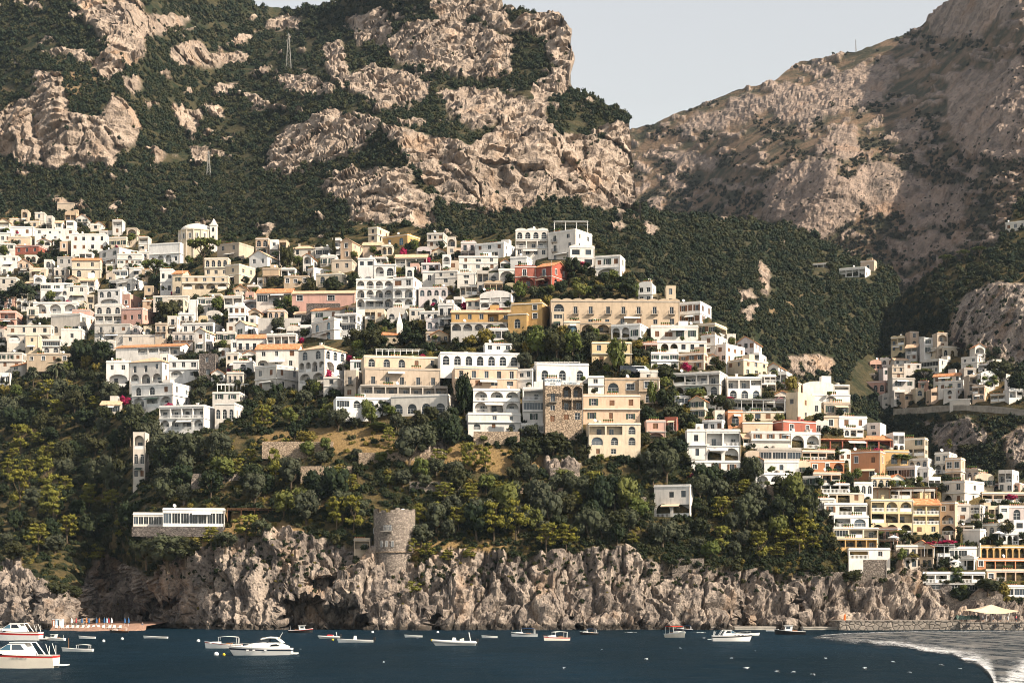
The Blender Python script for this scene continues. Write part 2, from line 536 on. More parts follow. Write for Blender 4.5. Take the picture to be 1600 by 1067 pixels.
# --- the big mountain behind the town, left
LM_TOP = [(-150, -150), (330, -120), (375, -4), (400, 9), (440, 14), (490, 10), (530, 2), (560, -20), (620, -90), (740, -70), (780, 6), (800, 14), (850, 18), (878, 32), (890, 52), (893, 95),
          (890, 118), (896, 138), (930, 152), (960, 168), (984, 188), (990, 240), (998, 320), (1012, 420)]
lm_depth = Depth([(-420, 420, 930), (-420, 180, 1080), (-420, -120, 1400),
    (-150, 420, 900), (0, 420, 900), (200, 420, 880), (400, 420, 830), (600, 420, 770), (800, 420, 740), (1000, 420, 740),
    (0, 330, 960), (150, 330, 950), (300, 330, 920), (450, 340, 860), (560, 350, 800), (680, 350, 800), (800, 345, 815), (900, 335, 830), (995, 330, 850),
    (0, 260, 1000), (100, 265, 985), (190, 265, 985), (300, 265, 1010), (420, 275, 960), (500, 300, 880), (600, 300, 835), (680, 300, 830), (760, 320, 835), (880, 310, 850), (990, 310, 880),
    (0, 180, 1025), (80, 130, 1015), (190, 180, 1010), (280, 200, 1060), (400, 200, 1060), (500, 190, 985), (560, 200, 960), (620, 210, 880), (720, 220, 865), (850, 210, 880), (980, 200, 915),
    (0, 100, 1120), (120, 80, 1090), (220, 90, 1065), (330, 110, 1180), (450, 100, 1170), (520, 120, 1060), (620, 150, 1010), (740, 150, 990), (850, 150, 960), (900, 140, 970),
    (0, 0, 1220), (120, 20, 1130), (200, 20, 1110), (300, 30, 1250), (440, 15, 1380), (540, 40, 1220), (640, 60, 1090), (740, 60, 1060), (800, 60, 1040), (880, 60, 1020),
    (0, -120, 1330), (250, -120, 1330), (620, -80, 1200), (740, -60, 1140)])
LM_ROCK = [[(-160, 180), (0, 175), (30, 155), (55, 148), (50, 115), (92, 118), (107, 150), (112, 178), (150, 190), (165, 165), (175, 145), (192, 165), (222, 200), (216, 226), (190, 236), (176, 271), (135, 258), (90, 267), (40, 260), (10, 242), (-160, 240)],
           [(98, -60), (222, -60), (224, 95), (202, 108), (165, 66), (125, 30)], [(214, 16), (300, 32), (285, 46), (260, 57), (226, 66)], [(60, 80), (100, 72), (152, 92), (200, 60), (196, 116), (165, 128), (120, 97)],
           [(262, 82), (310, 58), (330, 92), (372, 78), (400, 92), (366, 104), (320, 108), (268, 104)], [(408, 52), (435, 26), (472, 28), (476, 46)], [(270, 165), (320, 178), (300, 218), (276, 202)],
           [(194, 118), (224, 116), (220, 148), (198, 152)], [(498, 76), (535, 68), (545, 118), (575, 98), (625, 112), (675, 133), (668, 158), (615, 174), (560, 152), (515, 124)],
           [(425, 122), (480, 118), (524, 138), (515, 155), (450, 145)], [(408, 272), (434, 214), (520, 170), (575, 200), (562, 238), (500, 258), (450, 276)],
           [(488, 292), (550, 266), (642, 256), (648, 285), (678, 318), (684, 356), (645, 366), (556, 354), (560, 322), (520, 312)],
           [(596, 198), (640, 202), (690, 222), (745, 220), (770, 208), (800, 180), (850, 188), (872, 212), (940, 220), (955, 198), (1000, 192), (1005, 334), (930, 326), (880, 310), (820, 332), (740, 336), (690, 310), (640, 255)],
           [(600, 72), (645, 34), (740, 36), (800, 62), (802, 122), (750, 128), (672, 116), (622, 104)], [(785, 50), (850, 14), (892, 40), (900, 134), (850, 164), (826, 142), (868, 110), (842, 62)],
           [(640, -60), (790, -60), (800, 55), (740, 30), (690, 42)], [(672, 142), (760, 148), (855, 158), (855, 194), (795, 190), (740, 204), (698, 170)],
           [(540, 30), (600, 18), (612, 62), (556, 72)], [(296, 228), (342, 236), (322, 266), (298, 258)], [(222, 232), (264, 238), (242, 266)], [(550, 178), (596, 188), (582, 214)], [(375, 150), (420, 160), (400, 185)], [(330, 130), (372, 135), (350, 160)],
           [(85, 310), (125, 320), (120, 330), (85, 322)], [(300, 350), (330, 345), (335, 362), (305, 362)], [(395, 352), (430, 348), (420, 372)], [(545, 325), (556, 320), (558, 352), (545, 350)]]
def lm_disp(X, Y, Z, rock, PX, PY):
    dy, dx, dz = rock_disp(32, 14, 6.0, .40, 5)(X, Y, Z, rock, PX, PY)
    # bedding ledges tilted up to the right on the middle slabs
    st = (Z - .22 * X) / 5.5 + fbm(X / 30, Y / 30, Z / 30, 2, 8) * 1.2
    saw = np.abs(st - np.floor(st) - .5)
    w = np.exp(-(((PX - 500) / 130) ** 2 + ((PY - 235) / 60) ** 2)) + .75
    return dy + saw * 7.5 * rock * np.clip(w, 0, 1), dx, dz
LM = Sheet('mountain', -420, 1010, 2.3, LM_TOP, [(-150, 425), (1010, 425)], 250, lm_depth, LM_ROCK, M['mountain'], lm_disp,
           [[(0, 330), (60, 330), (40, 345), (0, 345)], [(100, 105), (160, 120), (110, 165), (90, 130)], [(0, 130), (40, 150), (0, 170)], [(420, 280), (500, 262), (520, 285), (460, 292)]], 9, patchy=(40, 20, .21))

# --- wooded ridge in the middle
mr_depth = Depth([(640, 640, 680), (1000, 640, 660), (1200, 640, 680), (1350, 640, 720), (1460, 640, 780), (800, 480, 740), (1000, 480, 730), (1120, 520, 700), (1200, 480, 760), (1300, 500, 790), (1400, 500, 850),
                  (1000, 400, 800), (1100, 420, 800), (1180, 420, 800), (1240, 420, 850), (1340, 425, 860), (1400, 440, 880), (950, 310, 900), (1060, 340, 920), (1180, 350, 950), (1290, 378, 960), (1340, 402, 930)])
MR = Sheet('wooded_ridge', 640, 1480, 3, [(640, 330), (950, 318), (1010, 325), (1060, 337), (1130, 340), (1180, 348), (1230, 352), (1290, 376), (1330, 400), (1370, 406), (1400, 432), (1412, 480), (1430, 540), (1480, 610)],
           [(640, 660), (1480, 660)], 110, mr_depth,
           [[(1185, 410), (1204, 425), (1200, 460), (1188, 462)], [(1150, 460), (1175, 452), (1180, 470), (1155, 480)], [(1160, 485), (1180, 478), (1172, 508), (1158, 505)], [(1215, 380), (1225, 378), (1222, 392)],
            [(1003, 350), (1025, 350), (1028, 368), (1005, 375)], [(985, 395), (1003, 390), (1005, 420), (990, 425)], [(1122, 335), (1140, 340), (1135, 348), (1120, 345)], [(1230, 560), (1300, 560), (1310, 585), (1240, 590)]],
           M['mountain'], rock_disp(20, 7, 3, .5, 9), [[(1170, 500), (1220, 470), (1290, 440), (1280, 450), (1190, 510)]], 6, hold=True)

# --- far mountain, right
FM_TOP = [(880, 262), (960, 215), (990, 200), (1020, 194), (1060, 176), (1110, 158), (1150, 141), (1190, 134), (1215, 122), (1250, 97), (1300, 88), (1340, 80), (1390, 64), (1420, 51), (1440, 40), (1460, 20), (1482, 2), (1540, -30), (1700, -110), (1800, -150)]
fm_depth = Depth([(a_, b_, 1300 + (c_ - 1300) * (.50 if c_ > 1300 else .42)) for a_, b_, c_ in [(880, 640, 1500), (1100, 640, 1300), (1300, 640, 1150), (1500, 640, 950), (1800, 640, 900), (1000, 320, 2050), (1100, 300, 1950), (1190, 350, 1560), (1260, 380, 1420), (1320, 400, 1430), (1400, 400, 1380), (1500, 400, 1180), (1600, 400, 1020),
                  (1800, 400, 900), (1190, 260, 1720), (1300, 260, 1500), (1400, 280, 1500), (1450, 300, 1480), (1540, 300, 1250), (1620, 300, 1150), (1000, 210, 2350), (1150, 150, 2300), (1250, 160, 2050), (1300, 200, 1760), (1400, 180, 1760), (1500, 200, 1480), (1600, 180, 1330),
                  (1250, 100, 2350), (1420, 55, 2200), (1480, 100, 1800), (1600, 60, 1520), (1480, 5, 2050), (1600, -50, 1750), (1800, -140, 1600), (1800, 200, 1150)]])
FM_ROCK = [[(1185, 290), (1235, 255), (1300, 250), (1310, 270), (1350, 262), (1400, 255), (1450, 285), (1420, 320), (1400, 340), (1360, 330), (1340, 330), (1320, 345), (1290, 380), (1240, 365), (1195, 340)],
           [(1290, 215), (1330, 195), (1350, 250), (1300, 250)], [(1395, 195), (1440, 190), (1430, 230), (1400, 225)], [(1480, 120), (1600, 90), (1620, 240), (1540, 250), (1500, 240), (1480, 180)],
           [(1440, 0), (1560, -20), (1600, 20), (1500, 60), (1450, 50)], [(1400, 300), (1520, 290), (1500, 350), (1420, 360)], [(1050, 200), (1160, 150), (1250, 130), (1240, 160), (1120, 210)],
           [(1180, 170), (1300, 120), (1400, 100), (1390, 150), (1250, 200)], [(1030, 240), (1120, 240), (1110, 260), (1040, 262)], [(1380, 370), (1480, 360), (1500, 400), (1400, 400)]]
FM = Sheet('far_mountain', 880, 1800, 3, FM_TOP, [(880, 660), (1800, 660)], 230, fm_depth, FM_ROCK, M['far_mountain'], rock_disp(30, 7, 2.0, .9, 13), [], 14, back=(80, 300, 900), patchy=(26, 12, .10), normal=True)

# --- headland at the right with its own small village and road
HD_TOP = [(1285, 640), (1300, 598), (1315, 568), (1345, 522), (1400, 470), (1440, 436), (1470, 415), (1510, 402), (1550, 392), (1572, 360), (1590, 318), (1620, 290), (1800, 200)]
hd_depth = Depth([(1290, 760, 740), (1400, 760, 690), (1500, 760, 640), (1600, 760, 615), (1800, 760, 590), (1310, 645, 770), (1400, 650, 720), (1500, 650, 675), (1600, 660, 650), (1800, 660, 620),
                  (1330, 600, 790), (1400, 590, 750), (1500, 600, 705), (1600, 600, 680), (1800, 600, 650), (1360, 540, 830), (1440, 530, 790), (1500, 545, 745), (1600, 560, 715), (1480, 480, 770), (1560, 450, 745), (1620, 450, 730),
                  (1450, 430, 830), (1520, 405, 815), (1600, 400, 790), (1600, 310, 860), (1800, 250, 820), (1800, 450, 690)])
HD_ROCK = [[(1480, 508), (1510, 458), (1560, 442), (1600, 446), (1820, 440), (1820, 565), (1600, 565), (1540, 552), (1485, 542)], [(1440, 662), (1520, 656), (1560, 690), (1480, 716)], [(1560, 682), (1600, 664), (1820, 660), (1820, 735), (1580, 728)]]
HD = Sheet('headland', 1285, 1800, 3, HD_TOP, [(1285, 790), (1800, 790)], 170, hd_depth, HD_ROCK, M['hill'], rock_disp(16, 6, 2.5, .42, 17), [[(1530, 600), (1570, 600), (1580, 625), (1540, 625)]], 8, hold=True)

# --- sea
def water_mat():
    t = NT('sea_water')
    co = t.coord((1, .30, 1))
    n1 = t.noise(co, .30, 6, .65, .8)
    n2 = t.noise(co, 1.1, 5, .6, .6)
    h = t.math('ADD', t.math('MULTIPLY', n1, 1.0), t.math('MULTIPLY', n2, .45))
    col = t.mix(t.ramp(t.noise(co, .03, 3), [(.4, 0), (.6, 1)]), (.0026, .0105, .0165), (.004, .015, .025))
    nb = t.bump(h, 1.0, 2.6)
    df = t.node('BsdfDiffuse'); t.l.new(col, df.inputs[0])
    gl = t.node('BsdfGlossy'); gl.inputs['Roughness'].default_value = .12; gl.inputs['Color'].default_value = (.78, .9, 1, 1); t.l.new(nb, gl.inputs['Normal'])
    mx = t.node('MixShader'); lw = t.node('LayerWeight'); lw.inputs['Blend'].default_value = .2; t.l.new(nb, lw.inputs['Normal'])
    t.l.new(t.ramp(lw.outputs['Facing'], [(.2, .03), (.80, .15), (1, .60)]), mx.inputs[0])
    t.l.new(df.outputs[0], mx.inputs[1]); t.l.new(gl.outputs[0], mx.inputs[2])
    t.l.new(mx.outputs[0], t.n['Material Output'].inputs['Surface']); t.n.remove(t.b)
    return t.mat
M['water'] = water_mat()
mb = MB()
ys = [40, 80] + list(np.arange(100, 470, 1.5)) + [480, 520, 700, 1200, 3000]
# near water is gently rolling, the rest is one flat sheet
nx = 200
xs_ = np.linspace(-1.15, 1.15, nx)
V = []
for y in ys:
    hw = max(60, y * .36)
    for x in xs_:
        V.append((x * hw, y))
V = np.array(V)
zz = (fbm(V[:, 0] / 9, V[:, 1] / 5, V[:, 0] * 0, 4, 31) * .25)
fade = np.clip((470 - V[:, 1]) / 60, 0, 1) * np.clip((V[:, 1] - 60) / 40, 0, 1)
V3 = np.stack([V[:, 0], V[:, 1], zz * fade], -1)
nyy = len(ys)
idx = np.arange(nyy * nx).reshape(nyy, nx)
q = np.stack([idx[:-1, :-1], idx[:-1, 1:], idx[1:, 1:], idx[1:, :-1]], -1).reshape(-1, 4)
mb.v = [tuple(p) for p in V3]; mb.f = [tuple(int(k) for k in f) for f in q]; mb.m = [0] * len(mb.f)
mb.box(-30000, 30000, -30000, 40000, -40, -.6, 0)
sea = tag(mb.build('sea', M['water'], smooth=True), kind='structure')
# ------------------------------------------------------------------ vegetation
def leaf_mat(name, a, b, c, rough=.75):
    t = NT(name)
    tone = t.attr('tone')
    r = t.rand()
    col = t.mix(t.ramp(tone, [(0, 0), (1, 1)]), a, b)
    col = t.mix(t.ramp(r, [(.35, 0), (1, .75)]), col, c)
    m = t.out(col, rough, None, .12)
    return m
M['leaf_dark'] = leaf_mat('leaves_dark_green', (0.0106, 0.0185, 0.0079), (0.0304, 0.0383, 0.0139), (0.0436, 0.0396, 0.0145))
M['leaf_forest'] = leaf_mat('leaves_macchia', (.0105, .019, .010), (.028, .037, .017), (.056, .052, .021))
M['leaf_far'] = leaf_mat('leaves_far_scrub', (0.0198, 0.0238, 0.0132), (0.0363, 0.0363, 0.0198), (0.0561, 0.0462, 0.0264))
M['leaf_olive'] = leaf_mat('leaves_olive', (0.0330, 0.0380, 0.0215), (0.0742, 0.0742, 0.0429), (0.0495, 0.0561, 0.0264))
M['leaf_pine'] = leaf_mat('leaves_yellow_pine', (0.0780, 0.0806, 0.0130), (0.2015, 0.1690, 0.0260), (0.1430, 0.1430, 0.0286))
M['leaf_bright'] = leaf_mat('leaves_bright_green', (0.0482, 0.0664, 0.0161), (0.1126, 0.1234, 0.0300), (0.0911, 0.0911, 0.0235))
M['leaf_ochre'] = leaf_mat('leaves_ochre', (0.0884, 0.0728, 0.0156), (0.2080, 0.1560, 0.0312), (0.1456, 0.1248, 0.0312))
M['leaf_magenta'] = leaf_mat('bougainvillea_flowers', (0.2125, 0.0102, 0.0425), (0.3825, 0.0170, 0.0935), (0.2805, 0.0170, 0.0425))
def plain(name, col, rough=.7, spec=.3, var=.12, scale=.8, bump=0.0, metal=0.0):
    t = NT(name)
    co = t.coord()
    n = t.noise(co, scale, 5, .6)
    c = t.mix(t.ramp(n, [(.35, 0), (.65, 1)]), tuple(x * (1 - var) for x in col), tuple(min(1, x * (1 + var)) for x in col))
    return t.out(c, rough, t.bump(n, .5, bump) if bump else None, spec, metal)
M['bark'] = plain('bark', (.10, .075, .05), .9, .1, .3, 2.0)

def clump_mesh(name, clumps, leaves, leaf, mat, seed, core=True, flat=1.0, up=.25):
    """foliage: rough cores with many small leaf faces spread over each clump. clumps: (x,y,z,r)"""
    g = np.random.default_rng(seed)
    V = []; Fc = []; T = []
    ico = []
    ph = (1 + 5 ** .5) / 2
    iv = np.array([(-1, ph, 0), (1, ph, 0), (-1, -ph, 0), (1, -ph, 0), (0, -1, ph), (0, 1, ph), (0, -1, -ph), (0, 1, -ph), (ph, 0, -1), (ph, 0, 1), (-ph, 0, -1), (-ph, 0, 1)]) / (1 + ph * ph) ** .5
    it = [(0, 11, 5), (0, 5, 1), (0, 1, 7), (0, 7, 10), (0, 10, 11), (1, 5, 9), (5, 11, 4), (11, 10, 2), (10, 7, 6), (7, 1, 8), (3, 9, 4), (3, 4, 2), (3, 2, 6), (3, 6, 8), (3, 8, 9), (4, 9, 5), (2, 4, 11), (6, 2, 10), (8, 6, 7), (9, 8, 1)]
    for (x, y, z, r) in clumps:
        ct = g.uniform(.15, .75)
        if core:
            i = len(V)
            p = iv * (r * .78 * g.uniform(.75, 1.1, (12, 1))) * np.array([1, 1, flat]) + (x, y, z)
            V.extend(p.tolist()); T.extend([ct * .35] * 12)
            Fc.extend([tuple(i + k for k in t_) for t_ in it])
        for _ in range(leaves):
            d = g.normal(size=3); d[2] += up; d /= np.linalg.norm(d)
            c = np.array((x, y, z)) + d * r * g.uniform(.68, 1.12) * np.array([1, 1, flat])
            n = d + g.normal(size=3) * .55; n /= np.linalg.norm(n)
            a = np.cross(n, g.normal(size=3)); a /= np.linalg.norm(a); b = np.cross(n, a)
            s = leaf * g.uniform(.6, 1.3)
            i = len(V)
            V.extend([(c - a * s).tolist(), (c + b * s * .6).tolist(), (c + a * s).tolist(), (c - b * s * .6).tolist()])
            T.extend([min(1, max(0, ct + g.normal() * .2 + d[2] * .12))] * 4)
            Fc.append((i, i + 1, i + 2, i + 3))
    me = bpy.data.meshes.new(name)
    me.from_pydata(V, [], Fc)
    at_ = me.attributes.new('tone', 'FLOAT', 'POINT'); at_.data.foreach_set('value', np.array(T, np.float32))
    me.materials.append(mat)
    return me

def round_clumps(n, seed, zlo=.30, zc=.62, rx=.38, rz=.34, r0=.13, r1=.24):
    g = np.random.default_rng(seed); out = []
    for _ in range(n):
        d = g.normal(size=3); d /= np.linalg.norm(d); k = g.uniform(.45, 1) ** .6
        out.append((d[0] * rx * k, d[1] * rx * k, max(zlo, zc + d[2] * rz * k), g.uniform(r0, r1)))
    return out
def layer_clumps(n, seed):
    g = np.random.default_rng(seed); out = []
    for _ in range(n):
        lv = g.integers(0, 5); z = .34 + lv * .145 + g.uniform(-.03, .03)
        rr = (.46 - abs(lv - 1.5) * .07) * g.uniform(.25, 1); a = g.uniform(0, 6.28)
        out.append((math.cos(a) * rr, math.sin(a) * rr, z, g.uniform(.09, .17)))
    return out
def umbrella_clumps(n, seed):
    g = np.random.default_rng(seed); out = []
    for _ in range(n):
        a = g.uniform(0, 6.28); rr = .42 * g.uniform(0, 1) ** .5
        out.append((math.cos(a) * rr, math.sin(a) * rr, .84 - rr * rr * .55 + g.uniform(-.05, .04), g.uniform(.07, .12)))
    return out
def cypress_clumps(n, seed):
    g = np.random.default_rng(seed); out = []
    for _ in range(n):
        z = g.uniform(.08, .97); w = .42 * min(1, z * 6) * (1 - z) ** .5; a = g.uniform(0, 6.28); k = g.uniform(.3, 1)
        out.append((math.cos(a) * w * k, math.sin(a) * w * k, z, g.uniform(.05, .1) + .1 * (1 - z)))
    return out
def shrub_clumps(n, seed):
    return round_clumps(n, seed, .12, .42, .36, .36, .16, .28)

def trunk_mesh(name, forks, r=.03, top=.6, bare=False, seed=0):
    g = random.Random(seed); m = MB()
    p0 = Vector((0, 0, -.12)); k = Vector((g.uniform(-.03, .03), g.uniform(-.03, .03), top * .55))
    m.bar(p0, k, r * 1.35, 0, 6, r)
    for i in range(forks):
        a = 6.28 * i / forks + g.uniform(-.4, .4); e = Vector((math.cos(a) * .26, math.sin(a) * .26, top + g.uniform(.0, .2)))
        mid = (k + e) / 2 + Vector((0, 0, -.03))
        m.bar(k, mid, r * .75, 0, 5, r * .5); m.bar(mid, e, r * .5, 0, 5, r * .2)
    return m.mesh(name, M['bark'])

PROTO = {}
def proto(kind, tname, mat, clumpf, n, leaves, leaf, variants=3, trunk=(4, .03, .6), flat=1.0, up=.25):
    PROTO[kind] = (tname, [(clump_mesh(kind + '_crown', clumpf(n, 100 + 17 * i + len(kind)), leaves, leaf, mat, 50 + i, True, flat, up),
                            trunk_mesh(kind + '_trunk', *trunk, seed=i)) for i in range(variants)])
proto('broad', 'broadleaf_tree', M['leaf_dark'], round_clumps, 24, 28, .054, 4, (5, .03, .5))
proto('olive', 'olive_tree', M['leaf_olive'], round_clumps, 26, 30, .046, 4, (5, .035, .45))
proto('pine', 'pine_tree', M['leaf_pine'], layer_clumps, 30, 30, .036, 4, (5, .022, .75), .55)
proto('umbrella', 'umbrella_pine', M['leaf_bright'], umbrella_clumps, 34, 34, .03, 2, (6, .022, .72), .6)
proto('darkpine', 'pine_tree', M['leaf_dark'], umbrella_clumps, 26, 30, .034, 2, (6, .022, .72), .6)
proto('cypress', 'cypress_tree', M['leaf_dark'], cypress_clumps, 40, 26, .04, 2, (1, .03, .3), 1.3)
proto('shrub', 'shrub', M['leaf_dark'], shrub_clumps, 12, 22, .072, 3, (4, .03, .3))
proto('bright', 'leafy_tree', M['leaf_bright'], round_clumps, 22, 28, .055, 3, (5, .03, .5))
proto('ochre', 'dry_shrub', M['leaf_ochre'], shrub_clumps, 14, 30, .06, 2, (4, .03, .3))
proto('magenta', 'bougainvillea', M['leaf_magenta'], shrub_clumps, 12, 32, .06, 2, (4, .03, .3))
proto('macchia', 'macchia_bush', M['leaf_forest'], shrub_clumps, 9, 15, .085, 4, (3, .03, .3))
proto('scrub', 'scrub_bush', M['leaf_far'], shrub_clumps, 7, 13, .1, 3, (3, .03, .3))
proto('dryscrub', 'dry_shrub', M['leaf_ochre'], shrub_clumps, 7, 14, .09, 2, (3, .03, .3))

def palm_meshes():
    g = random.Random(4); m = MB()
    for k in range(8): m.bar((0, 0, k * .095 - .1), (0, 0, k * .095), .035 - .001 * k, 0, 6, .03 - .001 * k)
    tr = m.mesh('palm_trunk', M['bark'])
    V = []; Fc = []; T = []
    for i in range(26):
        a = g.uniform(0, 6.28); el = g.uniform(-.3, 1.2); L = g.uniform(.36, .46)
        d = Vector((math.cos(a), math.sin(a), 0)); s = Vector((-math.sin(a), math.cos(a), 0))
        pts = []
        for j in range(6):
            u = j / 5
            pts.append(Vector((0, 0, .68)) + d * (L * u * math.cos(el * (1 - .5 * u))) + Vector((0, 0, L * (math.sin(el) * u - .75 * u * u))))
        for j in range(5):
            w0 = .05 * math.sin(math.pi * (j + .3) / 5.3); w1 = .05 * math.sin(math.pi * (j + 1.3) / 6.3)
            for sg in (1, -1):
                i0 = len(V)
                V.extend([tuple(pts[j]), tuple(pts[j] + s * sg * w0 - Vector((0, 0, w0 * .5))), tuple(pts[j + 1] + s * sg * w1 - Vector((0, 0, w1 * .5))), tuple(pts[j + 1])])
                T.extend([g.random()] * 4); Fc.append((i0, i0 + 1, i0 + 2, i0 + 3))
    me = bpy.data.meshes.new('palm_crown'); me.from_pydata(V, [], Fc)
    at_ = me.attributes.new('tone', 'FLOAT', 'POINT'); at_.data.foreach_set('value', np.array(T, np.float32))
    me.materials.append(M['leaf_olive'])
    PROTO['palm'] = ('palm_tree', [(me, tr)])
palm_meshes()

TREES = []      # (object, kind, px, py) for labelling
def plant(kind, px, py, wpx, hpx, sheet=None, var=None, base=None):
    sheet = sheet or VH
    p = base if base is not None else sheet.base(px, py)
    mpp = p.y / F
    nm, vs = PROTO[kind]
    cm, tm = vs[(R.randrange(len(vs)) if var is None else var) % len(vs)]
    e = empty(nm, p, R.uniform(0, 6.28))
    ext = .56 if kind not in ('cypress', 'umbrella', 'darkpine', 'palm') else .5
    sx = wpx * mpp / 2 / ext; sz = hpx * mpp
    e.scale = (sx, sx, sz)
    link(bpy.data.objects.new('trunk', tm), e)
    c = link(bpy.data.objects.new('crown', cm), e)
    TREES.append((e, kind, px, py, wpx, hpx))
    return e, c

# --- masses of bush and wood: points with a chosen size, one object per hillside
def scatter(name, pts, scales, crowns, label, parent_kind='stuff'):
    n = len(pts)
    me = bpy.data.meshes.new(name)
    me.vertices.add(n); me.vertices.foreach_set('co', np.asarray(pts, np.float32).reshape(-1))
    for an, arr in (('sc', scales), ('rz', RNG.uniform(0, 6.28, n))):
        a = me.attributes.new(an, 'FLOAT', 'POINT'); a.data.foreach_set('value', np.asarray(arr, np.float32))
    a = me.attributes.new('pick', 'INT', 'POINT'); a.data.foreach_set('value', RNG.integers(0, len(crowns), n).astype(np.int32))
    o = link(bpy.data.objects.new(name, me)); tag(o, label, name.split('_')[-1], kind='stuff')
    ng = bpy.data.node_groups.new(name + '_planting', 'GeometryNodeTree')
    ng.interface.new_socket('Geometry', in_out='INPUT', socket_type='NodeSocketGeometry')
    ng.interface.new_socket('Geometry', in_out='OUTPUT', socket_type='NodeSocketGeometry')
    N = ng.nodes; L = ng.links
    gi = N.new('NodeGroupInput'); go = N.new('NodeGroupOutput')
    jn = N.new('GeometryNodeJoinGeometry')
    for c in reversed(crowns):
        oi = N.new('GeometryNodeObjectInfo'); oi.transform_space = 'ORIGINAL'; oi.inputs['Object'].default_value = c; oi.inputs['As Instance'].default_value = True
        L.new(oi.outputs['Geometry'], jn.inputs[0])
    iop = N.new('GeometryNodeInstanceOnPoints'); iop.inputs['Pick Instance'].default_value = True
    def named(nm, t):
        a = N.new('GeometryNodeInputNamedAttribute'); a.data_type = t; a.inputs['Name'].default_value = nm
        return [x for x in a.outputs if x.enabled][0]
    cx = N.new('ShaderNodeCombineXYZ'); L.new(named('rz', 'FLOAT'), cx.inputs['Z'])
    L.new(gi.outputs[0], iop.inputs['Points']); L.new(jn.outputs[0], iop.inputs['Instance'])
    L.new(named('pick', 'INT'), iop.inputs['Instance Index'])
    L.new(cx.outputs[0], iop.inputs['Rotation'])
    L.new(named('sc', 'FLOAT'), iop.inputs['Scale'])
    L.new(iop.outputs[0], go.inputs[0])
    md = o.modifiers.new('planting', 'NODES'); md.node_group = ng
    return o

def mass_points(sheet, n, x0, x1, y0, y1, wmin, wmax, keep, rock_keep=.05, sink=.25):
    px = RNG.uniform(x0, x1, n); py = RNG.uniform(y0, y1, n)
    P, rk, ins = sheet.sample(px, py)
    k = ins & (RNG.uniform(0, 1, n) < np.where(rk > .4, rock_keep, 1)) & keep(px, py)
    P = P[k]; px = px[k]; py = py[k]; rk = rk[k]
    w = RNG.uniform(wmin, wmax, len(P)) * np.where(rk > .4, .6, 1) * (.75 + .5 * RNG.uniform(0, 1, len(P)) ** 3)
    sc = w * P[:, 1] / F / .95
    P = P.copy(); P[:, 2] -= sc * sink
    return P, sc
# --- woods and scrub on the slopes (single bushes stand first; the masses repeat their crowns)
SEEDS = []
for i, (px, py) in enumerate(((140, 345), (205, 350), (262, 352), (700, 352))):
    e, c = plant('macchia', px, py, 16, 14, LM, i); SEEDS.append(c)
SC_SEEDS = []
for i, (px, py) in enumerate(((1128, 262), (1210, 222), (1300, 170))):
    e, c = plant('scrub', px, py, 13, 10, FM, i); SC_SEEDS.append(c)

def lm_keep(px, py):
    n = fbm(px / 38, py / 30, px * 0, 4, 77)
    return n > np.where(py > 270, -.9, -.17)
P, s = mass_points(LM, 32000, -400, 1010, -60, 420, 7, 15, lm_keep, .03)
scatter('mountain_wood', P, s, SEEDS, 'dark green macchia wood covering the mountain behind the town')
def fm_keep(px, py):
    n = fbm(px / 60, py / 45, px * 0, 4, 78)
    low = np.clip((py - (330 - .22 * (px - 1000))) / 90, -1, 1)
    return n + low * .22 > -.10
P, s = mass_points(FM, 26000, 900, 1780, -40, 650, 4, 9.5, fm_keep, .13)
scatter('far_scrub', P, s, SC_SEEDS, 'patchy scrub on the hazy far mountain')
# ------------------------------------------------------------------ building kit
def stucco(name, col, var=.12, stain=.5):
    t = NT(name)
    co = t.coord(); cs = t.coord((1, 1, .18))
    n = t.noise(co, .35, 5, .65)
    s = t.noise(cs, 1.3, 5, .7, .3)
    c = t.mix(t.ramp(n, [(.35, 0), (.65, 1)]), tuple(x * (1 - var) for x in col), tuple(min(.9, x * (1 + var * .6)) for x in col))
    c = t.mix(t.ramp(s, [(.30, stain), (.50, 0)]), c, tuple(x * .50 + .02 for x in col))
    rd = t.rand()
    c = t.mix(1.0, c, t.ramp(rd, [(0, (.80, .77, .74)), (.35, (.97, .93, .88)), (.7, (1, 1, 1)), (1, (.88, .88, .88))]), 'MULTIPLY')
    return t.out(c, .88, t.bump(t.noise(co, 4, 3), .25, .05), .12)
WALLC = {'white': (.81, .775, .725), 'offwhite': (.68, .625, .55), 'grey': (.52, .485, .44), 'cream': (.67, .57, .43), 'beige': (.57, .475, .375), 'tan': (.53, .41, .29), 'peach': (.65, .48, .345),
         'pink': (.62, .37, .30), 'salmon': (.57, .36, .285), 'red': (.36, .10, .07), 'brick': (.36, .125, .09), 'orange': (.58, .27, .14), 'ochre': (.55, .36, .155), 'yellow': (.68, .54, .33), 'lilac': (.62, .55, .53)}
for k, c in WALLC.items(): M[k] = stucco(k + '_plaster', c)
def stone(name, a, b, scale):
    t = NT(name); co = t.coord((1, 1, 1.35))
    v = t.vor(co, scale, 'F1', 1); e = t.vor(co, scale, 'DISTANCE_TO_EDGE')
    n = t.noise(co, scale * 2, 4)
    c = t.mix(t.ramp(v, [(.2, 0), (.8, 1)]), a, b)
    c = t.mix(t.ramp(e, [(.02, .8), (.09, 0)]), c, tuple(x * .3 for x in a))
    c = t.mix(t.ramp(n, [(.3, .5), (.55, 0)]), c, tuple(x * .45 for x in a))
    return t.out(c, .95, t.bump(t.ramp(e, [(0, 0), (.12, 1)]), .9, .2), .1)
M['stone'] = stone('rubble_stone', (.40, .33, .27), (.24, .20, .165), 1.5)
M['warmstone'] = stone('warm_rubble_stone', (.50, .38, .27), (.36, .27, .19), 1.3)
M['darkstone'] = stone('dark_rubble_stone', (.20, .17, .15), (.12, .105, .095), 1.2)
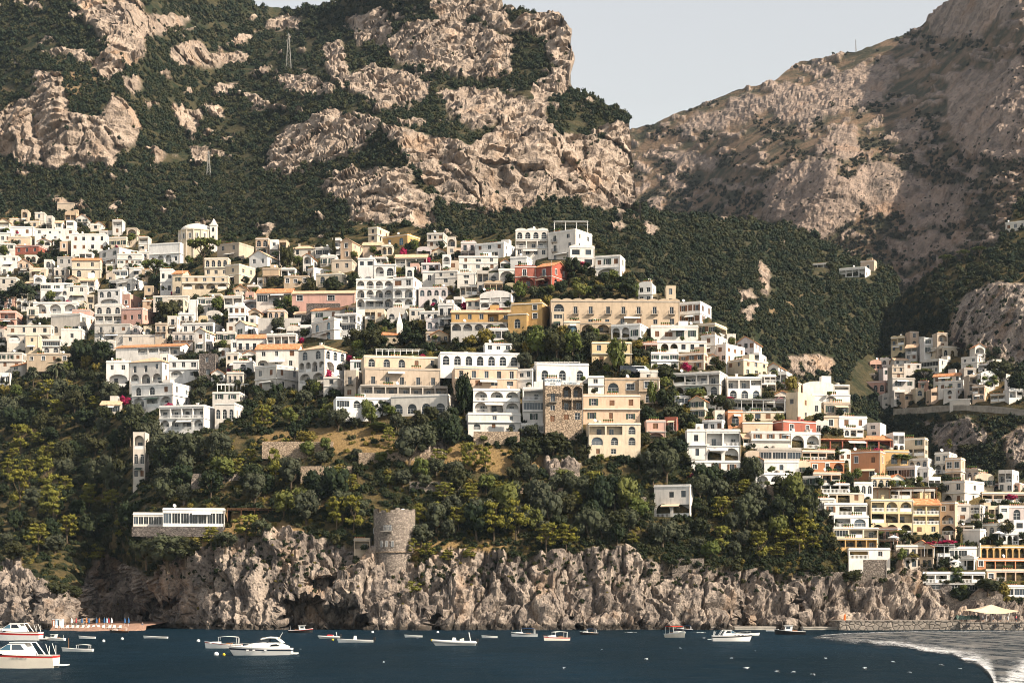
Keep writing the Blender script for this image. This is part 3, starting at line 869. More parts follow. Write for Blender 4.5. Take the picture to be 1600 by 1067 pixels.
def tiles():
    t = NT('terracotta_tiles'); co = t.coord()
    w = t.node('TexWave', wave_type='BANDS', bands_direction='X'); t.l.new(co, w.inputs[0]); w.inputs['Scale'].default_value = 1.2; w.inputs['Distortion'].default_value = 1.0
    n = t.noise(co, 1.4, 4)
    c = t.ramp(n, [(.3, (.36, .13, .06)), (.5, (.56, .24, .11)), (.7, (.66, .38, .22))])
    return t.out(c, .9, t.bump(w.outputs[1], .6, .15), .1)
M['tile'] = tiles()
M['paletile'] = plain('pale_sunbleached_tiles', (.55, .37, .24), .9, .1, .25, 1.2, .1)
M['concrete'] = plain('concrete', (.42, .37, .31), .9, .15, .25, .5, .1)
M['frame'] = plain('white_paint', (.76, .74, .70), .5, .3, .05)
M['wood'] = plain('brown_wood', (.17, .085, .045), .7, .2, .25, 2)
M['green'] = plain('green_shutter_paint', (.035, .06, .045), .6, .3, .2, 2)
M['iron'] = plain('dark_iron', (.035, .035, .04), .5, .4, .1)
M['cloth'] = plain('white_canvas', (.74, .71, .65), .9, .05, .05)
M['redcloth'] = plain('red_canvas', (.5, .05, .03), .9, .05, .1)
M['sand_cloth'] = plain('sand_canvas', (.62, .48, .33), .9, .05, .08)
def glass():
    t = NT('window_glass')
    r = t.rand()
    c = t.ramp(r, [(0, (.006, .008, .010)), (.7, (.015, .02, .026)), (1, (.06, .08, .10))])
    return t.out(c, .12, None, .5)
M['glass'] = glass()
M['blueglass'] = plain('blue_window_glass', (.05, .12, .17), .15, .5, .2)
M['dark'] = plain('dark_interior', (.03, .026, .022), .9, .1, .3)
DARKISH = ('red', 'brick', 'orange', 'ochre', 'pink', 'salmon', 'tan', 'peach', 'stone', 'warmstone')

def arch_pts(x0, x1, zs, zt, n=8):
    c = (x0 + x1) / 2; r = (x1 - x0) / 2
    return [(c - r * math.cos(math.pi * k / n), zs + (zt - zs) * math.sin(math.pi * k / n)) for k in range(n + 1)]

MESH = {}
def window_mesh(w, h, arch, style):
    w = round(w, 1); h = round(h, 1); key = (w, h, arch, style)
    if key in MESH: return MESH[key]
    m = MB(); f = .055 if w > .8 else .045
    zs = h - w / 2 if arch else h
    zs = max(zs, h * .45)
    # pane
    if arch:
        pts = arch_pts(-w / 2, w / 2, zs, h, 8)
        m.add([(-w / 2, .02, 0), (w / 2, .02, 0)] + [(x, .02, z) for x, z in reversed(pts)], 1)
        for k in range(8):
            (xa, za), (xb, zb) = pts[k], pts[k + 1]
            ia = (xa * (1 - 2 * f / w), za - f * .8); ib = (xb * (1 - 2 * f / w), zb - f * .8)
            m.quad((ia[0], -.04, ia[1]), (ib[0], -.04, ib[1]), (xb, -.04, zb), (xa, -.04, za), 0)
        m.box(-w / 2, w / 2, -.04, .0, zs - f / 2, zs + f / 2, 0)
    else:
        m.quad((-w / 2, .02, 0), (w / 2, .02, 0), (w / 2, .02, h), (-w / 2, .02, h), 1)
        m.box(-w / 2, w / 2, -.04, .0, h - f, h, 0)
    m.box(-w / 2, -w / 2 + f, -.041, .001, 0, zs - f, 0); m.box(w / 2 - f, w / 2, -.041, .001, 0, zs - f, 0)
    m.box(-w / 2 + f, w / 2 - f, -.039, .001, 0, f, 0)
    nm = max(1, int(round(w / .75))) if style == 's' else (max(1, int(round(w / 1.0))) if w > 1.3 else 1)
    for k in range(1, nm + 1 if nm == 1 else nm):
        x = 0 if nm == 1 else -w / 2 + w * k / nm
        m.box(x - f * .4, x + f * .4, -.038, .002, f, zs - f, 0)
    if w > 1.3 and style != 's':
        m.box(-w / 2 + f, w / 2 - f, -.037, .003, zs * .5, zs * .5 + f * .7, 0)
    if style in ('g', 'b'):
        sw = min(.55, w * .55)
        for sx in (-1, 1):
            m.box(sx * (w / 2 + sw / 2 + .03) - sw / 2, sx * (w / 2 + sw / 2 + .03) + sw / 2, -.27, -.225, 0, h, 2)
    elif style == 'c':
        m.box(-w / 2 + .02, -.02, -.10, -.05, .02, h - .02, 2); m.box(.02, w / 2 - .02, -.10, -.05, .02, h - .02, 2)
    elif style in ('t',):      # white surround on coloured walls
        s = .14
        m.box(-w / 2 - s, -w / 2, -.26, -.19, -.0, h + s, 0); m.box(w / 2, w / 2 + s, -.26, -.19, 0, h + s, 0)
        m.box(-w / 2, w / 2, -.259, -.189, h, h + s, 0); m.box(-w / 2 - s - .06, w / 2 + s + .06, -.31, -.19, -.1, -.002, 0)
    fr = [M['frame'] if style != 'k' else M['iron'], M['blueglass'] if style == 'B' else M['glass'], M['green'] if style == 'g' else M['wood']]
    if w >= 1.5:
        a_ = MB(); b_ = MB()
        for f_, k_ in zip(m.f, m.m): (b_ if k_ == 1 else a_).add([m.v[i] for i in f_], k_)
        MESH[key] = (a_.mesh('window_frame', fr), b_.mesh('pane', fr))
        return MESH[key]
    me = m.mesh('window', [M['frame'] if style != 'k' else M['iron'], M['blueglass'] if style == 'B' else M['glass'], M['green'] if style == 'g' else M['wood']])
    MESH[key] = me
    return me

def railing_mesh(w, kind):
    w = round(w, 1); key = ('rail', w, kind)
    if key in MESH: return MESH[key]
    m = MB()
    if kind == 'solid':
        m.box(-w / 2, w / 2, -.06, .06, 0, .9, 0); m.box(-w / 2 - .03, w / 2 + .03, -.1, .1, .9, .98, 0)
    elif kind == 'baluster':
        m.box(-w / 2, w / 2, -.09, .09, .86, .98, 0); m.box(-w / 2, w / 2, -.08, .08, 0, .1, 0)
        n = max(2, int(w / .34))
        for k in range(n):
            x = -w / 2 + w * (k + .5) / n
            m.box(x - .06, x + .06, -.06, .06, .1, .86, 0)
    else:
        m.box(-w / 2, w / 2, -.03, .03, .92, .98, 1); m.box(-w / 2, w / 2, -.02, .02, .06, .1, 1)
        n = max(2, int(w / .22))
        for k in range(n + 1):
            x = -w / 2 + w * k / n
            m.box(x - .012, x + .012, -.012, .012, .1, .92, 1)
    MESH[key] = m.mesh('railing', [M['frame'], M['iron']])
    return MESH[key]

def balcony_mesh(w, d):
    w = round(w, 1); key = ('balc', w, d)
    if key in MESH: return MESH[key]
    m = MB()
    m.box(-w / 2, w / 2, -d, 0, -.14, 0, 0)
    for x in (-w / 2 + .2, w / 2 - .2):     # brackets
        m.add([(x - .06, 0, -.14), (x - .06, 0, -.6), (x - .06, -d * .7, -.14)], 0); m.add([(x + .06, 0, -.14), (x + .06, -d * .7, -.14), (x + .06, 0, -.6)], 0)
        m.quad((x - .06, 0, -.6), (x + .06, 0, -.6), (x + .06, -d * .7, -.14), (x - .06, -d * .7, -.14), 0)
    m2 = m; m = MB()
    for a, b in (((-w / 2 + .04, -d + .04), (w / 2 - .04, -d + .04)), ((-w / 2 + .04, -d + .04), (-w / 2 + .04, 0)), ((w / 2 - .04, -d + .04), (w / 2 - .04, 0))):
        m.bar((*a, .95), (*b, .95), .035, 1)
        L = math.hypot(b[0] - a[0], b[1] - a[1]); n = max(2, int(L / .2))
        for k in range(n + 1):
            u = k / n; x = a[0] + (b[0] - a[0]) * u; y = a[1] + (b[1] - a[1]) * u
            m.box(x - .012, x + .012, y - .012, y + .012, 0, .95, 1)
    MESH[key] = (m2.mesh('balcony', [M['concrete']]), m.mesh('railing', [M['concrete'], M['iron']]))
    return MESH[key]

class Wall:
    """one wall plane: o + x*ux + z*up, inward normal n"""
    def __init__(self, mb, o, ux, n, parent, wallkey, mi=0):
        self.mb = mb; self.o = Vector(o); self.ux = Vector(ux); self.n = Vector(n); self.parent = parent; self.key = wallkey; self.mi = mi
        self.rz = math.atan2(self.ux.y, self.ux.x)
    def p(self, x, z, y=0.0):
        return self.o + self.ux * x + self.n * y + Vector((0, 0, z))
    def q(self, x0, x1, z0, z1, y=0.0, mi=None):
        if x1 - x0 < 1e-4 or z1 - z0 < 1e-4: return
        self.mb.quad(self.p(x0, z0, y), self.p(x1, z0, y), self.p(x1, z1, y), self.p(x0, z1, y), self.mi if mi is None else mi)
    def child(self, name, mesh, x, z, y=0.0):
        sub = None
        if isinstance(mesh, tuple): mesh, sub = mesh
        c = bpy.data.objects.new(name, mesh); c.location = self.p(x, z, y); c.rotation_euler = (0, 0, self.rz)
        link(c, self.parent)
        if sub: link(bpy.data.objects.new('railing' if name == 'balcony' else 'pane', sub), c)
        return c
    def opening(self, x0, x1, z0, z1, a0, a1, b0, b1, arch, dep, back):
        """cell x0..x1,z0..z1 with an opening a0..a1,b0..b1 of depth dep"""
        self.q(x0, x1, z0, b0); self.q(x0, a0, b0, b1); self.q(a1, x1, b0, b1)
        if arch:
            zs = max(b1 - (a1 - a0) / 2, b0 + (b1 - b0) * .45)
            pts = arch_pts(a0, a1, zs, b1, 8)
            for k in range(8):
                (xa, za), (xb, zb) = pts[k], pts[k + 1]
                self.mb.quad(self.p(xa, za), self.p(xb, zb), self.p(xb, b1), self.p(xa, b1), self.mi)
            self.q(x0, x1, b1, z1)
            outl = [(a0, b0)] + pts + [(a1, b0)]
        else:
            self.q(x0, x1, b1, z1)
            outl = [(a0, b0), (a0, b1), (a1, b1), (a1, b0)]
        for k in range(len(outl)):
            (xa, za), (xb, zb) = outl[k], outl[(k + 1) % len(outl)]
            self.mb.quad(self.p(xa, za), self.p(xb, zb), self.p(xb, zb, dep), self.p(xa, za, dep), self.mi)
        if back:
            self.mb.add([self.p(x, z, dep) for x, z in outl], back - 1)
    def bays(self, spec, w, z0, z1, style):
        fh = z1 - z0
        n = len(spec)
        if n == 0 or spec == ['.'] * n:
            self.q(0, w, z0, z1); return
        cw = w / n
        for i, t in enumerate(spec):
            x0 = i * cw; x1 = x0 + cw; c = (x0 + x1) / 2
            j = R.uniform(-.06, .06) * cw if t in 'wd' else 0
            if t == '.':
                self.q(x0, x1, z0, z1)
            elif t in 'wW':
                ww = min(1.3 if t == 'w' else 2.4, cw * .6) * R.choice((.8, .9, 1, 1, 1.1)); hh = min(1.75, fh * .54) * R.choice((.85, 1, 1, 1.1)); b0 = z0 + fh * .30
                self.opening(x0, x1, z0, z1, c - ww / 2 + j, c + ww / 2 + j, b0, b0 + hh, False, .22, 0)
                self.child('window', window_mesh(ww, hh, False, style if R.random() > .22 else 'c'), c + j, b0, .20)
            elif t in 'aA':
                ww = min(2.0 if t == 'a' else 3.2, cw * .66); hh = min(fh * .74, 2.9); b0 = z0 + fh * .10
                self.opening(x0, x1, z0, z1, c - ww / 2, c + ww / 2, b0, b0 + hh, True, .25, 0)
                self.child('window', window_mesh(ww, hh, True, 'B' if style == 'B' else 'n'), c, b0, .23)
            elif t == 's':
                ww = cw * .92; hh = fh * .62; b0 = z0 + fh * .18
                self.opening(x0, x1, z0, z1, c - ww / 2, c + ww / 2, b0, b0 + hh, False, .18, 0)
                self.child('window', window_mesh(ww, hh, False, 's'), c, b0, .16)
            elif t in 'dD':
                ww = min(1.25, cw * .55); hh = min(2.3, fh * .72); b0 = z0 + fh * .06
                self.opening(x0, x1, z0, z1, c - ww / 2 + j, c + ww / 2 + j, b0, b0 + hh, False, .22, 0)
                self.child('door', window_mesh(ww, hh, False, style), c + j, b0, .20)
                if t == 'd':
                    self.child('balcony', balcony_mesh(min(cw * .86, 2.2), .9), c + j, b0)
            elif t in 'Ll':
                ww = cw * (.80 if t == 'L' else .9); b0 = z0 + fh * .04; hh = fh * (.86 if t == 'L' else .80)
                dep = 1.7
                self.opening(x0, x1, z0, z1, c - ww / 2, c + ww / 2, b0, b0 + hh, t == 'L', dep, 1)
                dw = min(1.3, ww * .45); dh = min(2.1, hh * .72)
                dx = R.choice((-.16, 0, .16)) * ww
                self.child('door', window_mesh(dw, dh, False, R.choice(('n', 'n', 'k'))), c + dx, b0 + .01, dep - .06)
                self.child('railing', railing_mesh(ww - .06, R.choice(('iron', 'baluster', 'solid', 'baluster')) if self.key in ('white', 'offwhite', 'yellow', 'peach', 'cream') else 'iron'), c, b0 + .005, .12)

def parse(fs):
    out = []
    for fl in fs.split('/'):
        row = []; i = 0
        while i < len(fl):
            t = fl[i]; i += 1; num = ''
            while i < len(fl) and fl[i].isdigit(): num += fl[i]; i += 1
            row += [t] * int(num or 1)
        out.append(row)
    return out

HOUSES = []     # (object, px box, label)
COVER = np.zeros((1067, 1600), np.uint8)
def block(parent, inv, px0, pxc, px1, pyt, pyb, wall, floors, roof, sheet, theta=None, depth=None, side=None, style=None, ext=3.5, yoff=0.0):
    """one rectangular block of a building; inv: world -> parent-local for children placement"""
    P0 = sheet.base(pxc, pyb); Y = P0.y + yoff
    Y = float(sheet.depth(np.array([pxc]), np.array([pyb]))[0]) + yoff
    P0 = at(pxc, pyb, Y)
    mpp = Y / F
    phi = math.atan((pxc - 800) / F)
    sd = (px1 - pxc) * mpp; H = (pyb - pyt) * mpp
    if theta is None:
        if sd < .6: th = math.radians(np.interp(pxc, [0, 500, 800, 1100, 1300, 1600], [16, 11, 0, -7, -17, -22]) + R.uniform(-2, 2))
        else: th = math.asin(min(.82, max(.22, sd / 11.0)))
    else: th = math.radians(theta)
    w = (pxc - px0) * mpp / math.cos(th)
    d = depth or (max(4.5, min(14, sd / math.sin(th))) if sd >= .6 and th > .1 else min(11, max(6, w * .6)))
    if sheet in (VH, HD, MR): sheet.carve(px0, pxc, px1, pyt, pyb, Y, th + phi)
    return P0, -phi - th, w, d, H, mpp

def add_block(e, P0, rz, w, d, H, wall, floors, roof, side, style, ext=3.5):
    """builds walls, roof, windows as children of e (e sits at e.location with rotation e.rz)"""
    rel = Matrix.Rotation(-e.rotation_euler.z, 4, 'Z') @ Matrix.Translation(P0 - Vector(e.location))
    dr = rz - e.rotation_euler.z
    rot = Matrix.Rotation(dr, 3, 'Z'); off = rel.to_translation()
    def T(x, y, z): return off + rot @ Vector((x, y, z))
    ux = rot @ Vector((1, 0, 0)); uy = rot @ Vector((0, 1, 0))
    mb = MB()
    mats = [M[wall], M['tile'], M['concrete'], M['frame']]
    st = style or (R.choice(('n', 'n', 'g', 'k', 'n')) if wall not in DARKISH else R.choice(('t', 't', 'n')))
    rows = parse(floors)
    nf = len(rows)
    par = .55 if roof in 'fwbp' else 0.0
    rise = 0
    if roof in 'gG': rise = min(w * .30, 2.4, H * .4)
    elif roof in 'xXh': rise = min(d * .28, 2.2, H * .35)
    elif roof == 'b': rise = min(w * .2, 1.6, H * .3)
    top = H - rise
    body = top - (par if H > 3 else .3)
    front = Wall(mb, T(-w, 0, 0), ux, uy, e, wall)
    right = Wall(mb, T(0, 0, 0), uy, -ux, e, wall)
    front.q(0, w, -ext, 0); right.q(0, d, -ext, 0)
    for i, row in enumerate(rows):
        z1 = body * (nf - i) / nf; z0 = body * (nf - i - 1) / nf
        front.bays(row, w, z0, z1, st)
        if side is not None:
            srow = parse(side)
            srow = srow[min(i, len(srow) - 1)]
        else:
            srow = ['w'] * max(1, int(d / 4.2)) if d > 3 and z1 - z0 > 2 and w > 3 else ['.']
        right.bays(srow, d, z0, z1, st if st != 'B' else 'n')
    front.q(0, w, body, top); right.q(0, d, body, top)
    # back and far side
    mb.quad(T(0, d, -ext), T(-w, d, -ext), T(-w, d, top), T(0, d, top)); mb.quad(T(-w, d, -ext), T(-w, 0, -ext), T(-w, 0, top), T(-w, d, top))
    if par:
        mb.quad(T(-w, 0, top - .45), T(0, 0, top - .45), T(0, d, top - .45), T(-w, d, top - .45), 2)
        tpar = .22
        for a, b, c_, d_ in ((-w, 0, 0, tpar), (-w, 0, d - tpar, d), (-w, -w + tpar, tpar, d - tpar), (-tpar, 0, tpar, d - tpar)):
            mb.quad(T(a, c_, top), T(b, c_, top), T(b, d_, top), T(a, d_, top))
        mb.quad(T(-w, tpar, top), T(-w, tpar, top - .45), T(0, tpar, top - .45), T(0, tpar, top))
        mb.quad(T(-tpar, 0, top), T(-tpar, 0, top - .45), T(-tpar, d, top - .45), T(-tpar, d, top))
        mb.quad(T(-w, d - tpar, top - .45), T(-w, d - tpar, top), T(0, d - tpar, top), T(0, d - tpar, top - .45))
    if roof in 'gG':
        mb.add([T(-w, 0, top), T(0, 0, top), T(-w / 2, 0, H)]); mb.add([T(0, d, top), T(-w, d, top), T(-w / 2, d, H)])
    if roof in 'xX':
        mb.add([T(0, 0, top), T(0, d, top), T(0, d / 2, H)]); mb.add([T(-w, d, top), T(-w, 0, top), T(-w, d / 2, H)])
    if roof == 'b':
        n = 10
        for k in range(n):
            t0 = math.pi * k / n; t1 = math.pi * (k + 1) / n
            xa, xb = -w / 2 - w / 2 * math.cos(t0), -w / 2 - w / 2 * math.cos(t1); za, zb = top + rise * math.sin(t0), top + rise * math.sin(t1)
            mb.quad(T(xa, 0, za), T(xb, 0, zb), T(xb, d, zb), T(xa, d, za))
            mb.quad(T(xa, 0, top), T(xb, 0, top), T(xb, 0, zb), T(xa, 0, za))
    if roof == 'w':       # scalloped parapet
        n = max(2, int(w / 3.2))
        for k in range(n):
            x0 = -w + w * k / n; cw = w / n
            for s in range(6):
                a, b = s / 6, (s + 1) / 6
                za, zb = .45 * math.sin(math.pi * a), .45 * math.sin(math.pi * b)
                mb.quad(T(x0 + cw * a, -.003, top), T(x0 + cw * b, -.003, top), T(x0 + cw * b, -.003, top + zb), T(x0 + cw * a, -.003, top + za))
                mb.quad(T(x0 + cw * a, .2, top), T(x0 + cw * a, .2, top + za), T(x0 + cw * b, .2, top + zb), T(x0 + cw * b, .2, top))
                mb.quad(T(x0 + cw * a, -.003, top + za), T(x0 + cw * b, -.003, top + zb), T(x0 + cw * b, .2, top + zb), T(x0 + cw * a, .2, top + za))
    wl_ = mb.build('wall', mats, e)
    if nf > 1 and w > 4 and floors != '.' and wall not in ('stone', 'warmstone', 'darkstone') and R.random() < .65:
        for i in range(1, nf):       # ledges added between the storeys to cast shadow lines
            z = body * i / nf - .05; o_ = R.choice((.16, .3, .45)); L_ = MB(); th_ = .14
            A, B, C, D = T(-w - .05, -o_, z), T(o_ * .6, -o_, z), T(o_ * .6, 0, z), T(-w - .05, 0, z); up = Vector((0, 0, th_))
            L_.quad(A, D, C, B); L_.quad(A + up, B + up, C + up, D + up); L_.quad(A, B, B + up, A + up); L_.quad(B, C, C + up, B + up); L_.quad(D, A, A + up, D + up)
            E_, F_, G_ = T(o_ * .6, 0, z), T(o_ * .6, d, z), T(0, d, z); L_.quad(E_, F_, F_ + up, E_ + up); L_.quad(T(0, 0, z) + up, E_ + up, F_ + up, G_ + up)
            L_.build('ledge', [M[wall] if wall in ('tan', 'beige', 'grey') else M['frame']], e)
    # string course and roof
    if roof in 'fwp' and w > 4:
        c = MB(); c.v = []
        def ring(z0, z1, o_):
            for (a, b) in (((-w - o_, -o_), (o_, -o_)), ((o_, -o_), (o_, d)), ):
                c.quad(T(a[0], a[1], z0), T(b[0], b[1], z0), T(b[0], b[1], z1), T(a[0], a[1], z1), 0)
            c.quad(T(-w - o_, -o_, z1), T(o_, -o_, z1), T(o_, .0, z1), T(-w - o_, .0, z1), 0); c.quad(T(-w - o_, -o_, z0), T(-w - o_, 0, z0), T(o_, 0, z0), T(o_, -o_, z0), 0)
            c.quad(T(0, 0, z1), T(o_, 0, z1), T(o_, d, z1), T(0, d, z1), 0); c.quad(T(0, 0, z0), T(0, d, z0), T(o_, d, z0), T(o_, 0, z0), 0)
        ring(body - .08, body + .12, .14)
        c.build('cornice', [M['frame'] if wall not in ('tan', 'beige', 'stone', 'warmstone', 'grey') else M['concrete']], e)
    tm = M['paletile'] if roof in 'GXh' else M['tile']; rf = None
    if roof in 'gGxXh':
        r = MB(); o = .35; th = .16
        if roof in 'gG':
            k = rise / (w / 2)
            for s in (0, 1):
                xa = -w - o if s == 0 else o; za = top - o * k
                A, B, C, D = T(xa, -o, za), T(-w / 2, -o, H), T(-w / 2, d + o, H), T(xa, d + o, za)
                up = Vector((0, 0, th))
                r.quad(A + up, B + up, C + up, D + up); r.quad(A, D, C, B); r.quad(A, B, B + up, A + up); r.quad(A, A + up, D + up, D); r.quad(D, D + up, C + up, C)
        elif roof in 'xX':
            k = rise / (d / 2)
            for s in (0, 1):
                ya = -o if s == 0 else d + o; za = top - o * k
                A, B, C, D = T(-w - o, ya, za), T(o, ya, za), T(o, d / 2, H), T(-w - o, d / 2, H)
                up = Vector((0, 0, th))
                r.quad(A + up, B + up, C + up, D + up); r.quad(A, D, C, B); r.quad(A, B, B + up, A + up); r.quad(B, C, C + up, B + up); r.quad(A, A + up, D + up, D)
        else:
            i_ = min(w, d) * .5
            ra, rb = T(-w + i_, d / 2, H), T(-i_ if w > 2 * i_ + .1 else -w + i_ + .1, d / 2, H)
            c4 = [T(-w - o, -o, top), T(o, -o, top), T(o, d + o, top), T(-w - o, d + o, top)]
            lo = [q_ - Vector((0, 0, th)) for q_ in c4]
            r.quad(c4[0], c4[1], rb, ra); r.add([c4[1], c4[2], rb]); r.quad(c4[2], c4[3], ra, rb); r.add([c4[3], c4[0], ra])
            for k in range(4): r.quad(lo[k], lo[(k + 1) % 4], c4[(k + 1) % 4], c4[k])
            r.quad(lo[3], lo[2], lo[1], lo[0])
        rf = r.build('roof', tm, e)
    # chimney or stair-head on some roofs
    if w > 5 and H > 4 and R.random() < .5:
        ch = MB(); x = -w * R.uniform(.2, .8); y = d * R.uniform(.35, .7); zb = H - (.5 if roof in 'fwbp' else .9)
        def bx(x0, x1, y0, y1, z0, z1):
            pts = [T(x0, y0, z0), T(x1, y0, z0), T(x1, y1, z0), T(x0, y1, z0), T(x0, y0, z1), T(x1, y0, z1), T(x1, y1, z1), T(x0, y1, z1)]
            for f_ in ((4, 5, 6, 7), (0, 1, 5, 4), (1, 2, 6, 5), (2, 3, 7, 6), (3, 0, 4, 7)): ch.add([pts[k] for k in f_])
        if R.random() < .6:
            bx(x, x + .7, y, y + .7, zb, H + 1.0); bx(x - .1, x + .8, y - .1, y + .8, H + 1.0, H + 1.15)
            ch.build('chimney', [M[wall]], rf or e)
        else:
            ww = min(3, w * .4)
            x = min(x, -ww - .4)
            bx(x, x + ww, y, y + 2.4, zb, H + 1.9)
            ch.build('stair_head', [M[wall]], e)
    # everyday things fixed to the building
    def fix(nm, mesh, x, y, z):
        c = bpy.data.objects.new(nm, mesh); c.location = T(x, y, z); c.rotation_euler = (0, 0, dr); return link(c, e)
    if w > 4 and roof in 'fwbp' and floors != '.':
        if R.random() < .4: fix('antenna', misc('antenna'), -w * R.uniform(.2, .8), d * R.uniform(.2, .6), H - .5)
        if R.random() < .3: fix('satellite_dish', misc('dish'), -w * R.uniform(.1, .9), .5, H - .4)
        if R.random() < .25: fix('water_tank', misc('tank'), -w * R.uniform(.2, .8), d * .5, H - .5)
        if R.random() < .35: fix('flower_pot', misc('pots'), -w * R.uniform(.3, .7), .12, H - .02)
    if H > 4 and w > 3:
        for sx in ((0.12, -w + .12) if R.random() < .5 else (-.12,)):
            if R.random() < .6: fix('drainpipe', pipe(H), sx if sx < 0 else -.12, -.07, 0)
        if floors[-1:] != '.' and R.random() < .35:
            aw = min(w * .5, 5.0); zz_ = body / nf * .86
            if zz_ > 1.9: fix('awning', awn(aw, R.choice(('cloth', 'cloth', 'sand_cloth', 'cloth', 'green'))), -w * R.uniform(.35, .65), -.02, zz_)
    return e

def pipe(h):
    h = round(h, 0); key = ('pipe', h)
    if key not in MESH:
        m = MB(); m.bar((0, 0, -1), (0, 0, h - .6), .06, 0, 5); m.bar((0, 0, h - .6), (0, .12, h - .45), .06, 0, 5); MESH[key] = m.mesh('drainpipe', M['concrete'])
    return MESH[key]
def awn(w, mt_):
    w = round(w, 0) or 1; key = ('awn', w, mt_)
    if key not in MESH:
        m = MB(); a, b, c, d = (-w / 2, 0, 0), (w / 2, 0, 0), (w / 2, -1.6, -.55), (-w / 2, -1.6, -.55)
        m.quad(a, d, c, b); m.quad(d, (-w / 2, -1.6, -.75), (w / 2, -1.6, -.75), c)
        m.bar((-w / 2, 0, -.9), d, .025); m.bar((w / 2, 0, -.9), c, .025)
        MESH[key] = m.mesh('awning', M[mt_])
    return MESH[key]
def misc(k):
    if k not in MESH:
        m = MB()
        if k == 'antenna':
            m.bar((0, 0, 0), (0, 0, 2.6), .03)
            for i in range(4): m.bar((-.5 + .06 * i, 0, 2.0 + .18 * i), (.5 - .06 * i, 0, 2.0 + .18 * i), .015)
            mt_ = M['iron']
        elif k == 'dish':
            m.bar((0, 0, 0), (0, 0, .8), .04); m.lathe([(.02, .0), (.25, .04), (.48, .16)], 12); n0 = 8
            q_ = Vector((.4, -.8, .35)).to_track_quat('Z', 'Y')
            m.v = m.v[:n0] + [tuple(q_ @ Vector(p_) + Vector((0, -.05, .95))) for p_ in m.v[n0:]]
            mt_ = M['frame']
        elif k == 'tank':
            m.lathe([(.02, 1.5), (.55, 1.4), (.6, 1.2), (.6, 0), (.02, 0)], 12); mt_ = M['concrete']
        else:
            for i in range(5): m.lathe([(.14, 0), (.2, .35), (.02, .35)], 6, 0, -1.2 + .6 * i, 0); m.lathe([(.05, .35), (.28, .5), (.22, .8), (.02, .95)], 6, 1, -1.2 + .6 * i, 0)
            MESH[k] = m.mesh('flower_pot', [M['tile'], M['leafpot']]); return MESH[k]
        MESH[k] = m.mesh(k, mt_)
    return MESH[k]
M['leafpot'] = plain('pot_plant_leaves', (.05, .08, .02), .8, .1, .5, 3)

def house(reg, x0, xc, x1, yt, yb, wall, floors, roof, label, cat='house', name=None, sheet=None, wing=None, theta=None, depth=None, side=None, style=None, ext=3.5, yoff=0.0):
    ox, oy, sc = REG[reg] if isinstance(reg, str) else reg
    a, c, b, t, bt = ox + x0 / sc, ox + xc / sc, ox + x1 / sc, oy + yt / sc, oy + yb / sc
    sheet = sheet or VH
    P0, rz, w, d, H, mpp = block(None, None, a, c, b, t, bt, wall, floors, roof, sheet, theta, depth, side, style, ext, yoff)
    if wing is None:
        e = empty(name or (cat if '_' in cat else {'house': 'house', 'hotel': 'hotel', 'villa': 'villa'}.get(cat, cat)), P0, rz)
        tag(e, label, cat)
        HOUSES.append([e, (a, t, b, bt), label])
    else:
        e = wing
    add_block(e, P0, rz, w, d, H, wall, floors, roof, side, style, ext)
    COVER[max(0, int(t)):int(bt) + 1, max(0, int(a)):max(0, int(b)) + 1] = 1
    return e
REG = {'A': (0, 330, 5.333), 'B': (200, 330, 5.333), 'C': (400, 330, 5.333), 'D': (680, 330, 5.333), 'E': (0, 470, 5.333), 'F': (250, 470, 5.333), 'G': (500, 500, 5.333), 'I': (750, 440, 5.333),
       'J': (950, 430, 5.333), 'K': (700, 540, 5.333), 'L': (980, 560, 5.333), 'M': (1150, 580, 5.333), 'N': (1300, 520, 5.333), 'O': (1250, 720, 5.333), 'P': (1400, 740, 5.335), 'Q': (180, 620, 4.104), '0': (0, 0, 1.0)}
# ------------------------------------------------------------------ the town, building by building
H_ = house
# hilltop hotel and its neighbours
e = H_('D', 940, 1170, 1310, 145, 402, 'white', 'd1w1/d1w1/w1w1', 'f', 'tall white hotel block on the hilltop with a white roof pergola', 'hotel', side='w2/w2/w1')
hotel_top = e
H_('D', 670, 940, 940, 150, 385, 'white', 'a4/l3/w4', 'w', '', wing=e)
H_('D', 1120, 1328, 1330, 292, 475, 'white', 'W2/W2', 'w', 'white house with scalloped roof edge and four big dark windows under the hilltop hotel', style='k')
H_('D', 1332, 1540, 1562, 362, 552, 'white', 'w1w1W1/L1', 'f', 'white annex with one large blind arch at the right end of the hilltop', depth=8)
e = H_('D', 835, 972, 1105, 402, 625, 'red', 'd1/L1', 'x', 'red house with ochre sunlit side and arched ground floor below the hilltop hotel', 'house', side='w2/a2', style='t')
H_('D', 665, 840, 845, 452, 630, 'brick', 'd1/L1', 'f', '', wing=e)
red_house = e
H_('D', 330, 572, 668, 252, 385, 'white', 'w3/w2', 'f', 'white house with plain bright end wall left of the hilltop hotel')
H_('D', 195, 522, 535, 372, 492, 'white', 'w1W1w1/w3', 'f', 'broad white house with shaded dark window band below the long roof terrace')
H_('D', 625, 762, 830, 372, 485, 'white', 'w1', 'f', 'small white house with awning left above the red house')
H_('D', 528, 665, 668, 478, 585, 'white', 'L1', 'f', 'white house end with lattice filled arch beside the red house')
H_('D', 0, 182, 200, 488, 605, 'offwhite', 'w2/w1', 'f', 'blank off-white two storey house above the small arched cottage')
H_('D', 182, 335, 345, 508, 622, 'white', 'W1/w1', 'f', 'white house with closed shutters and terrace awning in the upper middle')
H_('D', 0, 85, 160, 608, 702, 'white', 'a1', 'g', 'white gabled cottage with one arched window and lit side wall')
H_('D', 370, 632, 665, 655, 795, 'white', 'l3/L3', 'b', 'white vaulted house with three small arches above the ochre villa')
